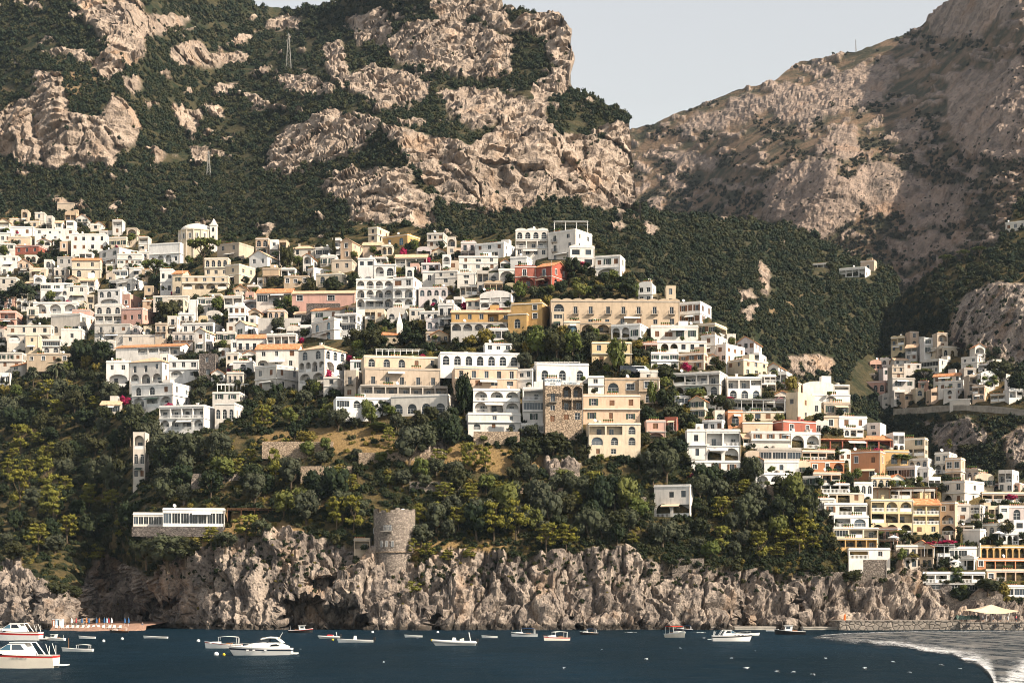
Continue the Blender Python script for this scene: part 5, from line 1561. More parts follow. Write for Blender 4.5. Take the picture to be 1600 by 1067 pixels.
for q_ in ((1312, 1352, 1360, 416, 434, 'white', 'l4', 'f', 'lonely white house with a pillared porch on the wooded ridge'), (1268, 1296, 1300, 410, 420, 'offwhite', 'l3', 'f', 'low off-white house left of the pillared porch on the ridge'),
           (1345, 1366, 1370, 406, 424, 'peach', 'w1', 'f', 'small peach tower house on the wooded ridge')):
    H_('0', *q_[:8], q_[8], sheet=MR)
H_('0', 1572, 1602, 1612, 344, 358, 'offwhite', 'w3', 'f', 'pale house high on the slope at the right photo edge', sheet=HD)
H_('0', 90, 116, 122, 317, 327, 'beige', '.', 'f', 'low pale ruin wall in the wood above the left town', sheet=LM, name='ruined_house')
# terrace house left of the tower
H_('0', 553, 578, 580, 840, 858, 'tan', 'l1', 'p', 'small tan terrace with a dark shelter left of the tower', yoff=-1)

# retaining walls
for x0, x1, yt, yb, mt_, lb in ((479, 531, 474, 488, 'darkstone', 'dark stone retaining wall under the long pink house'), (1319, 1386, 874, 908, 'stone', 'tall grey stone wall above the sea at the foot of the six balcony levels'),
                                (404, 470, 497, 506, 'grey', 'long grey parapet wall sloping across the middle of town'), 
                                (410, 520, 690, 697, 'warmstone', 'warm stone terrace wall on the dry slope, leftmost'), (560, 690, 706, 714, 'warmstone', 'warm stone terrace wall on the dry slope, middle'), (740, 812, 674, 690, 'warmstone', 'warm stone wall under the white terrace building'),
                                (470, 560, 728, 735, 'warmstone', 'warm stone terrace wall in the grove below the dry slope'), (640, 720, 752, 759, 'stone', 'grey terrace wall in the middle of the grove'), (800, 880, 762, 769, 'warmstone', 'warm terrace wall in the grove below the sign hotel'), (300, 380, 740, 746, 'stone', 'grey terrace wall in the olive grove left of centre'), (930, 1010, 776, 783, 'stone', 'grey terrace wall left of the lone white house'), (860, 905, 730, 748, 'stone', 'rough stone wall below the cream arched house'), (1240, 1320, 893, 900, 'stone', 'low stone parapet along the cliff path'), (1050, 1100, 872, 884, 'stone', 'stone path wall in the cliff top scrub'),
                                (1470, 1560, 935, 948, 'stone', 'stone bank wall below the white pavilion basement')):
    H_('0', x0, x1, x1 + .1, yt, yb, mt_, '.', 'n', lb, 'wall', name='retaining_wall', depth=2.0, theta=0 if x0 > 600 else 6, yoff=-1.0)

# ------------------------------------------------------------------ filler houses of the dense quarters, then the ground itself
def covered(x0, x1, y0, y1):
    a = COVER[max(0, int(y0)):int(y1), max(0, int(x0)):min(1600, int(x1))]
    return a.mean() if a.size else 1.0
QUARTERS = [
    ('upper left quarter', [(0, 352), (90, 350), (170, 358), (235, 385), (240, 470), (240, 560), (150, 545), (0, 575)], 78),
    ('quarter below the palace', [(240, 470), (400, 470), (420, 560), (380, 600), (250, 580)], 36),
    ('middle quarter', [(380, 400), (560, 395), (700, 390), (810, 400), (800, 530), (560, 545), (520, 560), (430, 560), (400, 470)], 62),
    ('lower right quarter', [(1235, 640), (1330, 650), (1440, 725), (1560, 760), (1600, 770), (1600, 930), (1450, 905), (1350, 830), (1285, 790)], 80),
    ('headland', [(1328, 606), (1345, 578), (1400, 548), (1450, 532), (1560, 562), (1600, 590), (1600, 628), (1400, 630), (1330, 628)], 26),
    ('slope under the restaurant', [(1090, 610), (1250, 640), (1290, 770), (1200, 745), (1160, 690), (1095, 660)], 12),
    ('right shoulder', [(1010, 470), (1100, 490), (1190, 570), (1310, 640), (1260, 660), (1100, 600), (1020, 560)], 14)]
FILL = []
VEG_KEEP = [[(60, 395), (100, 395), (105, 425), (55, 425)], [(120, 425), (175, 425), (180, 455), (125, 455)], [(230, 475), (285, 475), (285, 520), (230, 520)], [(100, 530), (175, 530), (175, 560), (100, 560)], [(150, 455), (185, 455), (180, 475), (150, 475)], [(410, 480), (480, 480), (480, 505), (410, 505)], [(330, 365), (420, 395), (400, 470), (260, 470)], [(0, 430), (60, 430), (60, 480), (0, 480)], [(545, 505), (680, 505), (680, 545), (545, 545)], [(1280, 780), (1300, 780), (1300, 850), (1280, 850)]]
for qn, poly, n in QUARTERS:
    sh_ = HD if qn == 'headland' else VH
    xs = [p[0] for p in poly]; ys = [p[1] for p in poly]; made = 0
    for _ in range(3500):
        if made >= n: break
        x = R.uniform(min(xs), max(xs)); y = R.uniform(min(ys), max(ys))
        if not inpoly(np.array([x]), np.array([y]), poly)[0]: continue
        if any(inpoly(np.array([x]), np.array([y]), v)[0] for v in VEG_KEEP): continue
        Y = float(sh_.depth(np.array([x]), np.array([y]))[0]); k = 560 / Y
        nf = R.choice((1, 1, 2, 2)); wf = R.uniform(13, 30) * k; hf = nf * 17.5 * k * R.uniform(.85, 1.05); sd = R.choice((0, R.uniform(4, 12))) * k
        if covered(x - wf, x + sd, y - hf, y) > (.46 if qn == 'lower right quarter' else .41): continue
        wall = R.choice(('white',) * 6 + ('offwhite',) * 4 + ('cream', 'cream', 'beige', 'peach', 'grey', 'lilac', 'yellow', 'tan', 'salmon'))
        nb = max(1, int(wf / 8.5)); fl = '/'.join(R.choice(('w%d', 'd%d', 'l%d', 'a%d', 'L%d', 'w%d', 'l%d')) % nb for _ in range(nf))
        rf = R.choice('ffffffbwgX')
        e = house('0', x - wf, x, x + sd, y - hf, y, wall, fl, rf, 'tmp', side='.' if sd < 5 else None, sheet=sh_)
        FILL.append((e, qn, x, y, wall, fl, rf, nf)); made += 1
VH.finish(); HD.finish(); MR.finish()
print('houses', len(HOUSES), 'fill', len(FILL))
# ------------------------------------------------------------------ trees one by one
for k, px, py, w, h in (
    ('umbrella', 319, 424, 64, 56), ('darkpine', 360, 404, 26, 40), ('umbrella', 242, 448, 46, 46), ('broad', 243, 462, 26, 34), ('bright', 255, 462, 24, 20), ('broad', 448, 428, 28, 46),
    ('cypress', 522, 406, 11, 34), ('cypress', 535, 388, 12, 38), ('broad', 484, 468, 30, 28), ('broad', 519, 462, 34, 28), ('palm', 48, 486, 16, 36), ('palm', 367, 440, 12, 16),
    ('bright', 966, 588, 40, 58), ('bright', 840, 560, 44, 44), ('broad', 870, 562, 50, 46), ('bright', 895, 560, 40, 40), ('ochre', 826, 556, 24, 34), ('broad', 726, 652, 32, 66), ('broad', 722, 632, 28, 44),
    ('broad', 556, 552, 46, 38), ('broad', 582, 550, 44, 36), ('bright', 560, 556, 28, 24), ('broad', 640, 541, 40, 28), ('broad', 262, 512, 46, 44), ('bright', 276, 512, 26, 20), ('bright', 340, 490, 26, 26), ('olive', 312, 496, 18, 20),
    ('broad', 35, 478, 60, 34), ('broad', 15, 482, 40, 30), ('broad', 185, 530, 24, 24), ('palm', 88, 606, 44, 50), ('palm', 52, 606, 26, 36), ('broad', 128, 574, 36, 40), ('ochre', 135, 574, 22, 26), ('broad', 158, 570, 38, 40),
    ('olive', 1178, 760, 36, 46), ('broad', 1170, 745, 30, 30), ('bright', 1238, 800, 46, 60), ('broad', 1262, 830, 44, 60), ('bright', 1215, 850, 40, 46), ('olive', 1180, 790, 36, 36), ('palm', 1185, 775, 30, 30),
    ('bright', 1020, 640, 20, 44), ('bright', 905, 470, 30, 26), ('broad', 895, 432, 34, 30), ('bright', 918, 466, 26, 18), ('broad', 980, 470, 36, 34), ('bright', 992, 470, 18, 26), ('broad', 935, 466, 30, 20),
    ('bright', 1090, 632, 50, 24), ('broad', 1120, 640, 40, 24), ('broad', 1040, 640, 40, 30), ('broad', 1030, 720, 40, 34), ('broad', 1062, 716, 36, 30), ('bright', 1340, 752, 20, 20), ('bright', 1330, 754, 14, 18),
    ('broad', 1572, 840, 30, 24), ('bright', 1495, 905, 26, 18), ('broad', 1540, 935, 50, 26), ('broad', 1500, 938, 40, 30), ('broad', 1330, 912, 40, 22), ('bright', 1400, 890, 20, 24), ('ochre', 1420, 880, 24, 16), ('broad', 1452, 862, 18, 18),
    ('pine', 525, 832, 40, 58), ('pine', 552, 834, 44, 60), ('pine', 655, 832, 34, 46), ('pine', 716, 832, 40, 40), ('pine', 772, 850, 60, 66), ('pine', 806, 846, 52, 66), ('pine', 852, 872, 50, 48), ('pine', 884, 868, 46, 44),
    ('pine', 640, 870, 40, 30), ('pine', 668, 876, 34, 26), ('pine', 700, 880, 34, 24), ('pine', 645, 930, 32, 24), ('pine', 735, 876, 30, 22), ('pine', 30, 800, 56, 66), ('pine', 82, 822, 60, 66), ('pine', 60, 862, 54, 46), ('pine', 105, 850, 44, 46), ('pine', 15, 755, 40, 40),
    ('pine', 385, 852, 62, 46), ('olive', 410, 850, 40, 34), ('broad', 940, 812, 50, 70), ('broad', 960, 800, 44, 56), ('bright', 1110, 880, 40, 34), ('broad', 1095, 840, 40, 30),
    ('olive', 640, 730, 60, 60), ('olive', 660, 716, 54, 50), ('broad', 700, 700, 50, 60), ('broad', 865, 716, 60, 40), ('broad', 830, 728, 44, 40), ('pine', 735, 740, 34, 50), ('pine', 758, 742, 30, 44), ('ochre', 480, 690, 40, 22),
    ('pine', 430, 760, 30, 60), ('olive', 270, 728, 60, 52), ('olive', 300, 726, 54, 50), ('olive', 340, 722, 50, 46), ('broad', 256, 745, 44, 50), ('broad', 90, 930, 40, 26), ('broad', 110, 938, 30, 22)):
    plant(k, px, py, w, h)
for px, py, w, h in ((197, 634, 22, 18), (107, 484, 14, 18), (775, 492, 30, 14), (790, 500, 26, 14), (922, 412, 18, 12), (905, 420, 30, 14), (630, 405, 16, 20), (668, 415, 14, 16), (410, 580, 16, 26), (428, 562, 22, 12), (472, 536, 14, 10), (548, 566, 16, 12),
                     (512, 596, 24, 22), (1140, 628, 26, 10), (1218, 630, 24, 10), (1150, 806, 24, 18), (1088, 748, 30, 12), (1350, 716, 30, 14), (1372, 712, 26, 14), (1450, 851, 40, 8), (1480, 850, 40, 8), (1578, 782, 24, 14), (265, 640, 22, 12), (285, 652, 20, 12), (660, 560, 14, 8)):
    plant('magenta', px, py, w, h)
for px, py, w, h in ((1408, 722, 40, 12), (1310, 714, 30, 10), (1170, 664, 18, 18), (1218, 664, 20, 18), (1400, 838, 40, 10), (1370, 838, 30, 9), (640, 562, 40, 8), (700, 558, 50, 8), (1120, 590, 40, 8), (1180, 592, 40, 8), (600, 672, 60, 12)):
    plant('bright', px, py, w, h)

for k, px, py, w, h, Y in (('olive', 262, 890, 84, 52, 453), ('olive', 228, 886, 50, 44, 456), ('ochre', 300, 850, 30, 14, 456), ('pine', 330, 856, 44, 34, 450), ('olive', 352, 862, 44, 30, 448), ('broad', 212, 872, 36, 38, 458), ('broad', 290, 880, 50, 40, 452)):
    plant(k, px, py, w, h, base=at(px, py, Y))
# the grove on the slope below the town and the woods in the gully on the left
GROVE = [[(195, 650), (250, 690), (390, 668), (520, 662), (700, 700), (740, 708), (905, 745), (1000, 735), (1085, 762), (1180, 770), (1270, 800), (1296, 870), (1200, 884), (1050, 862), (900, 850), (700, 850), (655, 862), (575, 832), (420, 812), (360, 790), (210, 795), (200, 860), (140, 900), (100, 880), (30, 895), (0, 880), (0, 640), (100, 625)]]
BUILT = [(203, 340, 358, 792), (203, 358, 670, 830), (578, 790, 650, 885)]
done = [(t_[2], t_[3]) for t_ in TREES]
n = 0
for _ in range(9000):
    if n >= 215: break
    x = R.uniform(0, 1300); y = R.uniform(630, 895)
    if not inpoly(np.array([x]), np.array([y]), GROVE[0])[0]: continue
    if COVER[int(y), int(x)] and COVER[min(1066, int(y) + 3), int(x)]: continue
    if 203 < x < 360 and 790 < y < 842: continue
    if 572 < x < 655 and 770 < y < 900: continue
    if 1000 < x < 1100 and 790 < y < 845: continue
    if 190 < x < 250 and 735 < y < 800: continue
    if 240 < x < 395 and 660 < y < 716: continue
    if 398 < x < 700 and 672 < y < 716 and R.random() < .75: continue
    if x > 700 and x < 900 and 700 < y < 745 and R.random() < .5: continue
    if any((x - a) ** 2 + ((y - b) * 1.5) ** 2 < 19 ** 2 for a, b in done): continue
    left = x < 205
    k = R.choice(('broad', 'broad', 'olive', 'broad', 'pine') if left else ('broad', 'olive', 'olive', 'broad', 'olive', 'pine' if y > 770 else 'olive', 'bright'))
    if not left and 360 < x < 1010 and y < 765: k = R.choice(('olive', 'bright', 'pine', 'ochre', 'olive', 'broad', 'pine'))
    w = R.uniform(26, 54) * (.9 if left else 1); h = w * R.uniform(.7, 1.2)
    if not left and 360 < x < 1010 and y < 765: w *= .75; h *= .75
    if k == 'ochre': w *= .6; h = w * .7
    plant(k, x, y, w, h); done.append((x, y)); n += 1
# gardens between the houses
n = 0
TOWN = [(0, 360), (240, 400), (560, 392), (800, 400), (940, 420), (1100, 500), (1330, 650), (1560, 770), (1600, 780), (1600, 940), (1300, 890), (1280, 790), (1080, 740), (900, 720), (700, 680), (380, 660), (200, 640), (0, 630)]
for _ in range(9000):
    if n >= 250: break
    x = R.uniform(0, 1598); y = R.uniform(360, 940)
    if not inpoly(np.array([x]), np.array([y]), TOWN)[0]: continue
    if covered(x - 9, x + 9, y - 14, y) > .55: continue
    if x > 1240 and R.random() < .6: continue
    if any((x - a) ** 2 + ((y - b) * 1.3) ** 2 < 13 ** 2 for a, b in done): continue
    k = R.choice(('broad', 'broad', 'bright', 'shrub', 'shrub', 'olive', 'ochre')); w = R.uniform(14, 30) * (.8 if x < 400 else 1)
    plant(k, x, y, w, w * R.uniform(.7, 1.1)); done.append((x, y)); n += 1
# planting at the foot of house fronts
for e, (a, t_, b, bt), lb in list(HOUSES):
    if bt > 930 or bt < 340 or a > 1330 and bt < 650 or R.random() > .62: continue
    for _ in range(R.choice((1, 1, 2))):
        x = R.uniform(a, max(a + 2, b - 2)); y = bt + R.uniform(0, 2.5)
        if not (0 < x < 1599): continue
        k = R.choice(('shrub', 'shrub', 'bright', 'broad', 'shrub', 'magenta' if R.random() < .4 else 'olive')); w = R.uniform(9, 19)
        plant(k, x, y, w, w * R.uniform(.55, .9), base=at(x, y, float(VH.depth(np.array([x]), np.array([y]))[0]) - 1.8))
for k, px, py, w, h in (('umbrella', 1444, 596, 34, 22), ('umbrella', 1478, 418, 30, 20), ('umbrella', 1505, 408, 24, 18), ('umbrella', 1530, 402, 26, 18), ('broad', 1560, 600, 50, 36), ('bright', 1545, 610, 40, 24), ('broad', 1590, 622, 40, 40), ('pine', 1480, 710, 16, 20), ('broad', 1505, 715, 30, 20)):
    plant(k, px, py, w, h, HD)
print('trees', len(TREES))
# low undergrowth
U_SEEDS = [o for o in COL.objects if o.name.startswith('crown') and o.parent.name.startswith('shrub')][:3]
def uk(px, py):
    ix = np.clip(px.astype(int), 0, 1599); iy = np.clip(py.astype(int), 0, 1066)
    dryz = np.zeros(px.shape, bool)
    for p in HILL_DRY: dryz |= inpoly(px, py, p)
    return (COVER[iy, ix] == 0) & (RNG.uniform(0, 1, px.shape) < np.where(dryz, .25, 1))
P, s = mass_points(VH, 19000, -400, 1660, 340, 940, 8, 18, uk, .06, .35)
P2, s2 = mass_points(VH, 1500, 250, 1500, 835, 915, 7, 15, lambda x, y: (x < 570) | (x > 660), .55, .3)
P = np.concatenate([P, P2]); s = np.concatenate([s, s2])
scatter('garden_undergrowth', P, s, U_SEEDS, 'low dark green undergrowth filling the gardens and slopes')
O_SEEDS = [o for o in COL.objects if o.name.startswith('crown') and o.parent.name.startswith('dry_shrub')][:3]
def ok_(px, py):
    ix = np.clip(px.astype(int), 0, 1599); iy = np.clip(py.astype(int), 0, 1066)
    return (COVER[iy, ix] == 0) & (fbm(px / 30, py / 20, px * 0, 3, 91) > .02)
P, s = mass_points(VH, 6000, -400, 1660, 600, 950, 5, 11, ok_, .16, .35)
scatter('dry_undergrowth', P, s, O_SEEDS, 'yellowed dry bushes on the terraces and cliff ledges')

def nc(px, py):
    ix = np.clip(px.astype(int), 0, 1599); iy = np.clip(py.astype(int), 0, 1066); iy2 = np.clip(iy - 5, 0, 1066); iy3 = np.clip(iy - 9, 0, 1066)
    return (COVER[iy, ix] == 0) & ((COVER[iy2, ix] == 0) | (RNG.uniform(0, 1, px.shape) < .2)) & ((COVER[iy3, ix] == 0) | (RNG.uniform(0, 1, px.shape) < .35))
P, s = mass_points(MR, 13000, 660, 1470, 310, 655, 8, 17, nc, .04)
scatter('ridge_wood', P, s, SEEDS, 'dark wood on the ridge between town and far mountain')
HD_V = [[(1320, 560), (1420, 530), (1480, 535), (1600, 560), (1600, 640), (1320, 640)]]
P, s = mass_points(HD, 9000, 1290, 1790, 290, 785, 7, 16, lambda x, y: nc(x, y) & (fbm(x / 30, y / 30, x * 0, 3, 79) > -.25) & ((y < 632) | (y > 652) | (x < 1396)), .2)
scatter('headland_wood', P, s, SEEDS, 'dark wood clinging to the rocky headland')
# ------------------------------------------------------------------ landmarks and smaller structures
def depth_at(px, py, sheet=None):
    return float((sheet or VH).depth(np.array([px]), np.array([py]))[0])

# round stone tower on the cliff
Yt = depth_at(614, 878) - 2.5
mt = Yt / F; rt = 33 * mt
tb = at(614, 862, Yt) + Vector((0, rt, 0))
tower = tag(empty('watch_tower', tb), 'round rubble stone watch tower with a broken parapet on the sea cliff', 'tower')
zt = (862 - 800) * mt
m = MB()
m.lathe([(rt * .93, -7.0), (rt * .95, -.1), (rt * .985, 0), (rt, zt)], 40)
m.lathe([(rt, zt), (rt - .7, zt), (rt - .7, zt - 1.2), (0.01, zt - 1.2)], 40)
m.build('wall', M['stone'], tower)
m = MB(); m.lathe([(rt * .9, -.25), (rt * 1.03, -.1), (rt * 1.03, .1), (rt * .95, .2)], 40); m.build('string_course', M['warmstone'], tower)
g = random.Random(5)
k = 0
for i in range(26):
    a = 2 * math.pi * i / 26
    if 7 <= i % 26 <= 9 or g.random() < .15: continue
    m = MB(); h = g.uniform(.5, 1.15)
    m.lathe([(rt - .65, zt - .02), (rt - .003, zt - .02), (rt - .003, zt + h), (rt - .65, zt + h), (rt - .65, zt - .02)], 3, 0, 0, 0, a, a + .21)
    m.build('merlon', M['stone'], tower)
def on_tower(px, py, mesh, nm, out=.02):
    dx = (px - 614) * mt; y = -math.sqrt(max(.1, rt * rt - dx * dx))
    sub = None
    if isinstance(mesh, tuple): mesh, sub = mesh
    o = bpy.data.objects.new(nm, mesh); a = math.atan2(dx, -y)
    if sub: link(bpy.data.objects.new('railing' if nm == 'balcony' else 'pane', sub), o)
    o.location = (dx * (1 + out / rt), y * (1 + out / rt), (862 - py) * mt); o.rotation_euler = (0, 0, a)
    return link(o, tower)
for px in (601, 605.5, 610): on_tower(px, 828, window_mesh(.6, 1.4, True, 'n'), 'window', .06)
on_tower(605, 829.5, balcony_mesh(3.2, 1.0), 'balcony', 0)
for px, py in ((596, 854), (604, 854), (613.5, 854), (646, 852), (581.5, 832), (645.5, 828), (597, 876), (610, 875)): on_tower(px, py, window_mesh(.6, 1.5, False, 'n'), 'window', .06 if py < 870 else -.5)
def parasol(px, py, Y, r, h, mat, label, base=None):
    p = base or at(px, py, Y)
    e = tag(empty('parasol', p), label, 'parasol', 'parasols on the terraces')
    m = MB(); m.bar((0, 0, 0), (0, 0, h), .04, 0, 6); m.build('pole', M['frame'], e)
    m = MB(); m.lathe([(.02, h + .15), (r * .5, h - .12), (r, h - .5), (r * .98, h - .68)], 8); m.build('canopy', mat, e)
    return e
parasol(0, 0, 0, 1.5, 2.2, M['cloth'], 'white parasol open on the roof of the round tower', tb + Vector((rt * .45, -rt * .4, zt - 1.2)))
# domed church
Yc = depth_at(308, 400) + 6; mc = Yc / F
cb = at(308, 396, Yc)
ch = tag(empty('church', cb), 'domed church with a pale drum and small belfry above the town', 'church')
rd = 29 * mc
zdr = (396 - 365) * mc
m = MB(); m.lathe([(rd, -6), (rd, zdr), (rd * 1.03, zdr), (rd * 1.03, zdr + .4), (rd * .8, zdr + .4)], 16); m.build('drum', M['cream'], ch)
m = MB()
m.lathe([(rd * .9 * math.cos(t_), zdr + .35 + (364 - 351) * mc * math.sin(t_)) for t_ in np.linspace(0, math.pi / 2 - .01, 9)], 32); m.build('dome', M['white'], ch, True)
for i in range(8):
    a = -math.pi / 2 + (i - 3.5) * math.pi / 8
    o = bpy.data.objects.new('window', window_mesh(.9, 2.2, False, 't')); o.location = (math.cos(a) * rd * .985, math.sin(a) * rd * .985, zdr - 3.6); o.rotation_euler = (0, 0, a + math.pi / 2); link(o, ch)
for i in range(16):
    a = 2 * math.pi * i / 16
    m = MB(); p = Vector((math.cos(a), math.sin(a), 0)) * rd
    m.bar(p + Vector((0, 0, -6)), p + Vector((0, 0, zdr)), .3, 0, 4); m.build('pilaster', M['offwhite'], ch)
m = MB()
bx_, bw = 28.5 * mc, 5 * mc
zb0, zb1 = -4, (396 - 357) * mc
m.box(bx_ - bw, bx_ + bw, -rd * .5 - bw, -rd * .5 + bw, zb0, zb1); m.box(bx_ - bw * 1.12, bx_ + bw * 1.12, -rd * .5 - bw * 1.12, -rd * .5 + bw * 1.12, zb1, zb1 + .5)
m.lathe([(bw * 1.2, zb1 + .5), (bw * .75, zb1 + 1.6), (.05, zb1 + 3.4)], 8, 0, bx_, -rd * .5)
bf = m.build('belfry', M['white'], ch)
for z in (zb1 - 2.6, zb1 - 6.2):
    o = bpy.data.objects.new('opening', window_mesh(.9, 1.8, True, 'k')); o.location = (bx_, -rd * .5 - bw - .05, z); link(o, bf)
# chapel turret
p = Vector(chapel.location)
m = MB(); s_ = .9
m.box(-s_, s_, 1, 1 + 2 * s_, 3, 6.2); m.lathe([(s_ * 1.35, 6.2), (s_ * .6, 8.2), (.04, 10.0)], 4, 0, 0, 1 + s_, math.pi / 4, math.pi / 4 + 2 * math.pi); m.build('bell_turret', M['white'], chapel)

# open frames: pergolas
def pergola(px0, px1, pyt, pyb, label, parent=None, sheet=None, deep=3.0, n=None, mat=None, yoff=0, cover=None):
    Y = depth_at((px0 + px1) / 2, pyb, sheet) + yoff; mp = Y / F
    b = at((px0 + px1) / 2, pyb, Y); w = (px1 - px0) * mp; h = (pyb - pyt) * mp
    phi = math.atan(((px0 + px1) / 2 - 800) / F)
    if parent is None: e = tag(empty('pergola', b, -phi), label, 'pergola')
    else: e = parent
    n = n or max(2, int(w / 3)); mat = mat or M['frame']
    def loc(x, y, z):
        q_ = Matrix.Rotation(-phi, 3, 'Z') @ Vector((x, y, z))
        if parent is None: return Vector((x, y, z))
        return Matrix.Rotation(-e.rotation_euler.z, 3, 'Z') @ (b + q_ - Vector(e.location))
    for i in range(n):
        x = -w / 2 + w * i / (n - 1)
        for y in (0, deep):
            m = MB(); m.bar(loc(x, y, -1.5), loc(x, y, h), .13, 0, 4); m.build('post', mat, e)
    m = MB()
    for y in (0, deep): m.bar(loc(-w / 2 - .3, y, h), loc(w / 2 + .3, y, h), .13, 0, 4)
    m.build('beam', mat, e)
    for i in range(max(3, int(w / 1.2))):
        x = -w / 2 + w * i / max(2, int(w / 1.2) - 1)
        m = MB(); m.bar(loc(x, -.5, h + .18), loc(x, deep + .4, h + .18), .07, 0, 4); m.build('rafter', mat, e)
    if cover:
        m = MB()
        a, b_, c, d = loc(-w / 2 - .2, -.3, h + .32), loc(w / 2 + .2, -.3, h + .32), loc(w / 2 + .2, deep, h + .5), loc(-w / 2 - .2, deep, h + .5)
        u = Vector((0, 0, .06)); m.quad(a, d, c, b_); m.quad(a + u, b_ + u, c + u, d + u); m.quad(a, b_, b_ + u, a + u); m.quad(b_, c, c + u, b_ + u); m.quad(d, a, a + u, d + u)
        m.build('cover', cover, e)
    return e
pergola(866, 918, 347, 358, '', hotel_top, deep=5, n=4, yoff=-12, cover=M['cloth'])
pergola(588, 682, 546, 560, 'long white pergola on the terrace behind the grey-beige hotel', n=11)
pergola(1354, 1462, 763, 776, 'brown canopy frame above the yellow hotel', n=7, mat=M['wood'], cover=M['concrete'], yoff=-2)
pergola(340, 388, 600, 612, 'white glass house frame among the trees below the ruin', n=9)
pergola(1142, 1226, 625, 637, 'white awning over the restaurant terrace', n=6, cover=M['cloth'], yoff=-2)
pergola(836, 905, 566, 574, 'white railing pergola above the sign hotel', n=5, yoff=-1)
pergola(1430, 1490, 853, 860, 'white awning above the pink flower terrace', n=5, cover=M['cloth'], yoff=-2)
pergola(356, 440, 796, 806, 'dark wooden canopy right of the glazed pavilion', n=5, mat=M['wood'], cover=M['wood'], yoff=-1)
for i, (px, py, lb) in enumerate(((438, 522, 'white parasol on the terrace restaurant, left of two'), (453, 521, 'white parasol on the terrace restaurant, right of two'), (1228, 690, 'white parasol beside the dark red house'), (1396, 850, 'white parasol among shrubs under the yellow hotel'),
                                 (1560, 843, 'white parasol on the roof terrace of the ochre hotel'), (1492, 888, 'white parasol right of the white glazed house'))):
    parasol(px, py, depth_at(px, py) - 2, 1.6, 2.3, M['cloth'], lb)

# sign boards on the sign hotel
def text_board(px0, px1, pyt, pyb, Y, lines, board, name):
    mp = Y / F; c = at((px0 + px1) / 2, pyb, Y); w = (px1 - px0) * mp; h = (pyb - pyt) * mp
    e = sign_hotel; rz_ = -e.rotation_euler.z
    o_ = Matrix.Rotation(rz_, 3, 'Z') @ (c - Vector(e.location))
    m = MB(); m.box(-w / 2, w / 2, 0, .15, 0, h); b = m.build(name, board, e); b.location = o_
    for s, size, z, col in lines:
        cu = bpy.data.curves.new('lettering', 'FONT'); cu.body = s; cu.size = size; cu.align_x = 'CENTER'; cu.extrude = .02; cu.resolution_u = 2
        tmp = bpy.data.objects.new('lettering', cu); tm_ = bpy.data.meshes.new_from_object(tmp); bpy.data.objects.remove(tmp); tm_.materials.append(col)
        t_ = bpy.data.objects.new('lettering', tm_); t_.rotation_euler = (math.radians(90), 0, 0); t_.location = (0, -.03, z); t_.scale = (1, 1, 1)
        link(t_, b)
M['signblue'] = plain('sign_blue_paint', (.02, .12, .20), .6, .3, .05)
Ys = depth_at(875, 680) - 7
text_board(851, 876.5, 591.5, 602.5, Ys, [('MONTEMARE', .86, 1.05, M['signblue']), ('HOTEL', .5, .35, M['iron'])], M['white'], 'sign_board')
text_board(877, 906, 596.5, 600.5, Ys + 2, [('IL  CAPITANO', .55, .12, M['signblue'])], M['white'], 'sign_board')

# lattice pylons
def pylon(px, pyb, hpx, sheet, label, wpx=8, name='power_pylon'):
    b = sheet.base(px, pyb); mp = b.y / F; h = hpx * mp; w = wpx * mp / 2
    e = tag(empty(name, b), label, 'pylon')
    m = MB(); r = .11
    def cr(u): k = w * (1 - u) ** 1.0 * .9 + w * .12; return k
    n = 9
    for i in range(n):
        u0, u1 = i / n, (i + 1) / n; a, c = cr(u0), cr(u1)
        for sx, sy in ((-1, -1), (1, -1), (1, 1), (-1, 1)):
            m.bar((sx * a, sy * a, u0 * h - (2 if i == 0 else 0)), (sx * c, sy * c, u1 * h), r)
            nx_, ny_ = (sy * -1, sx) if True else (0, 0)
            m.bar((sx * a, sy * a, u0 * h), (nx_ * c, ny_ * c, u1 * h), r * .6)
    m.build('mast', M['pylon'], e)
    for u in (.78, .92):
        m = MB(); m.bar((-w * 1.1, 0, u * h), (w * 1.1, 0, u * h), r, 0, 4); m.bar((-w * 1.1, 0, u * h), (0, 0, (u + .06) * h), r * .6); m.bar((w * 1.1, 0, u * h), (0, 0, (u + .06) * h), r * .6); m.build('cross_arm', M['pylon'], e)
M['pylon'] = plain('galvanised_steel', (.26, .25, .23), .6, .3, .05)
pylon(451, 110, 58, LM, 'steel lattice pylon high on the mountain behind the town')
pylon(326, 276, 40, LM, 'steel lattice pylon on the wooded slope above the church', 6)
pylon(1337, 80, 20, FM, 'thin radio mast on the skyline of the far mountain', 2, 'radio_mast')

# coast road on the headland
pts = [(1396, 642), (1430, 640), (1465, 637), (1500, 636), (1540, 637), (1575, 640), (1610, 645), (1680, 652)]
ctr = [at(x, y, depth_at(x, y, HD) - 3.5) for x, y in pts]
m = MB(); mw_ = MB()
for a, b in zip(ctr, ctr[1:]):
    bk = Vector((0, 9, 0)); u = Vector((0, 0, .9)); dn = Vector((0, .6, -3.2))
    m.quad(a, b, b + bk, a + bk)
    mw_.quad(a + dn, b + dn, b + u, a + u); mw_.quad(a + u, b + u, b + u + Vector((0, .4, 0)), a + u + Vector((0, .4, 0))); mw_.quad(a + Vector((0, .4, .9)), b + Vector((0, .4, .9)), b + Vector((0, .4, .004)), a + Vector((0, .4, .004)))
tag(m.build('road', plain('asphalt', (.06, .058, .055), .9, .1, .2)), kind='structure')
tag(mw_.build('road_parapet', M['concrete']), 'pale concrete parapet wall along the headland road', 'wall')

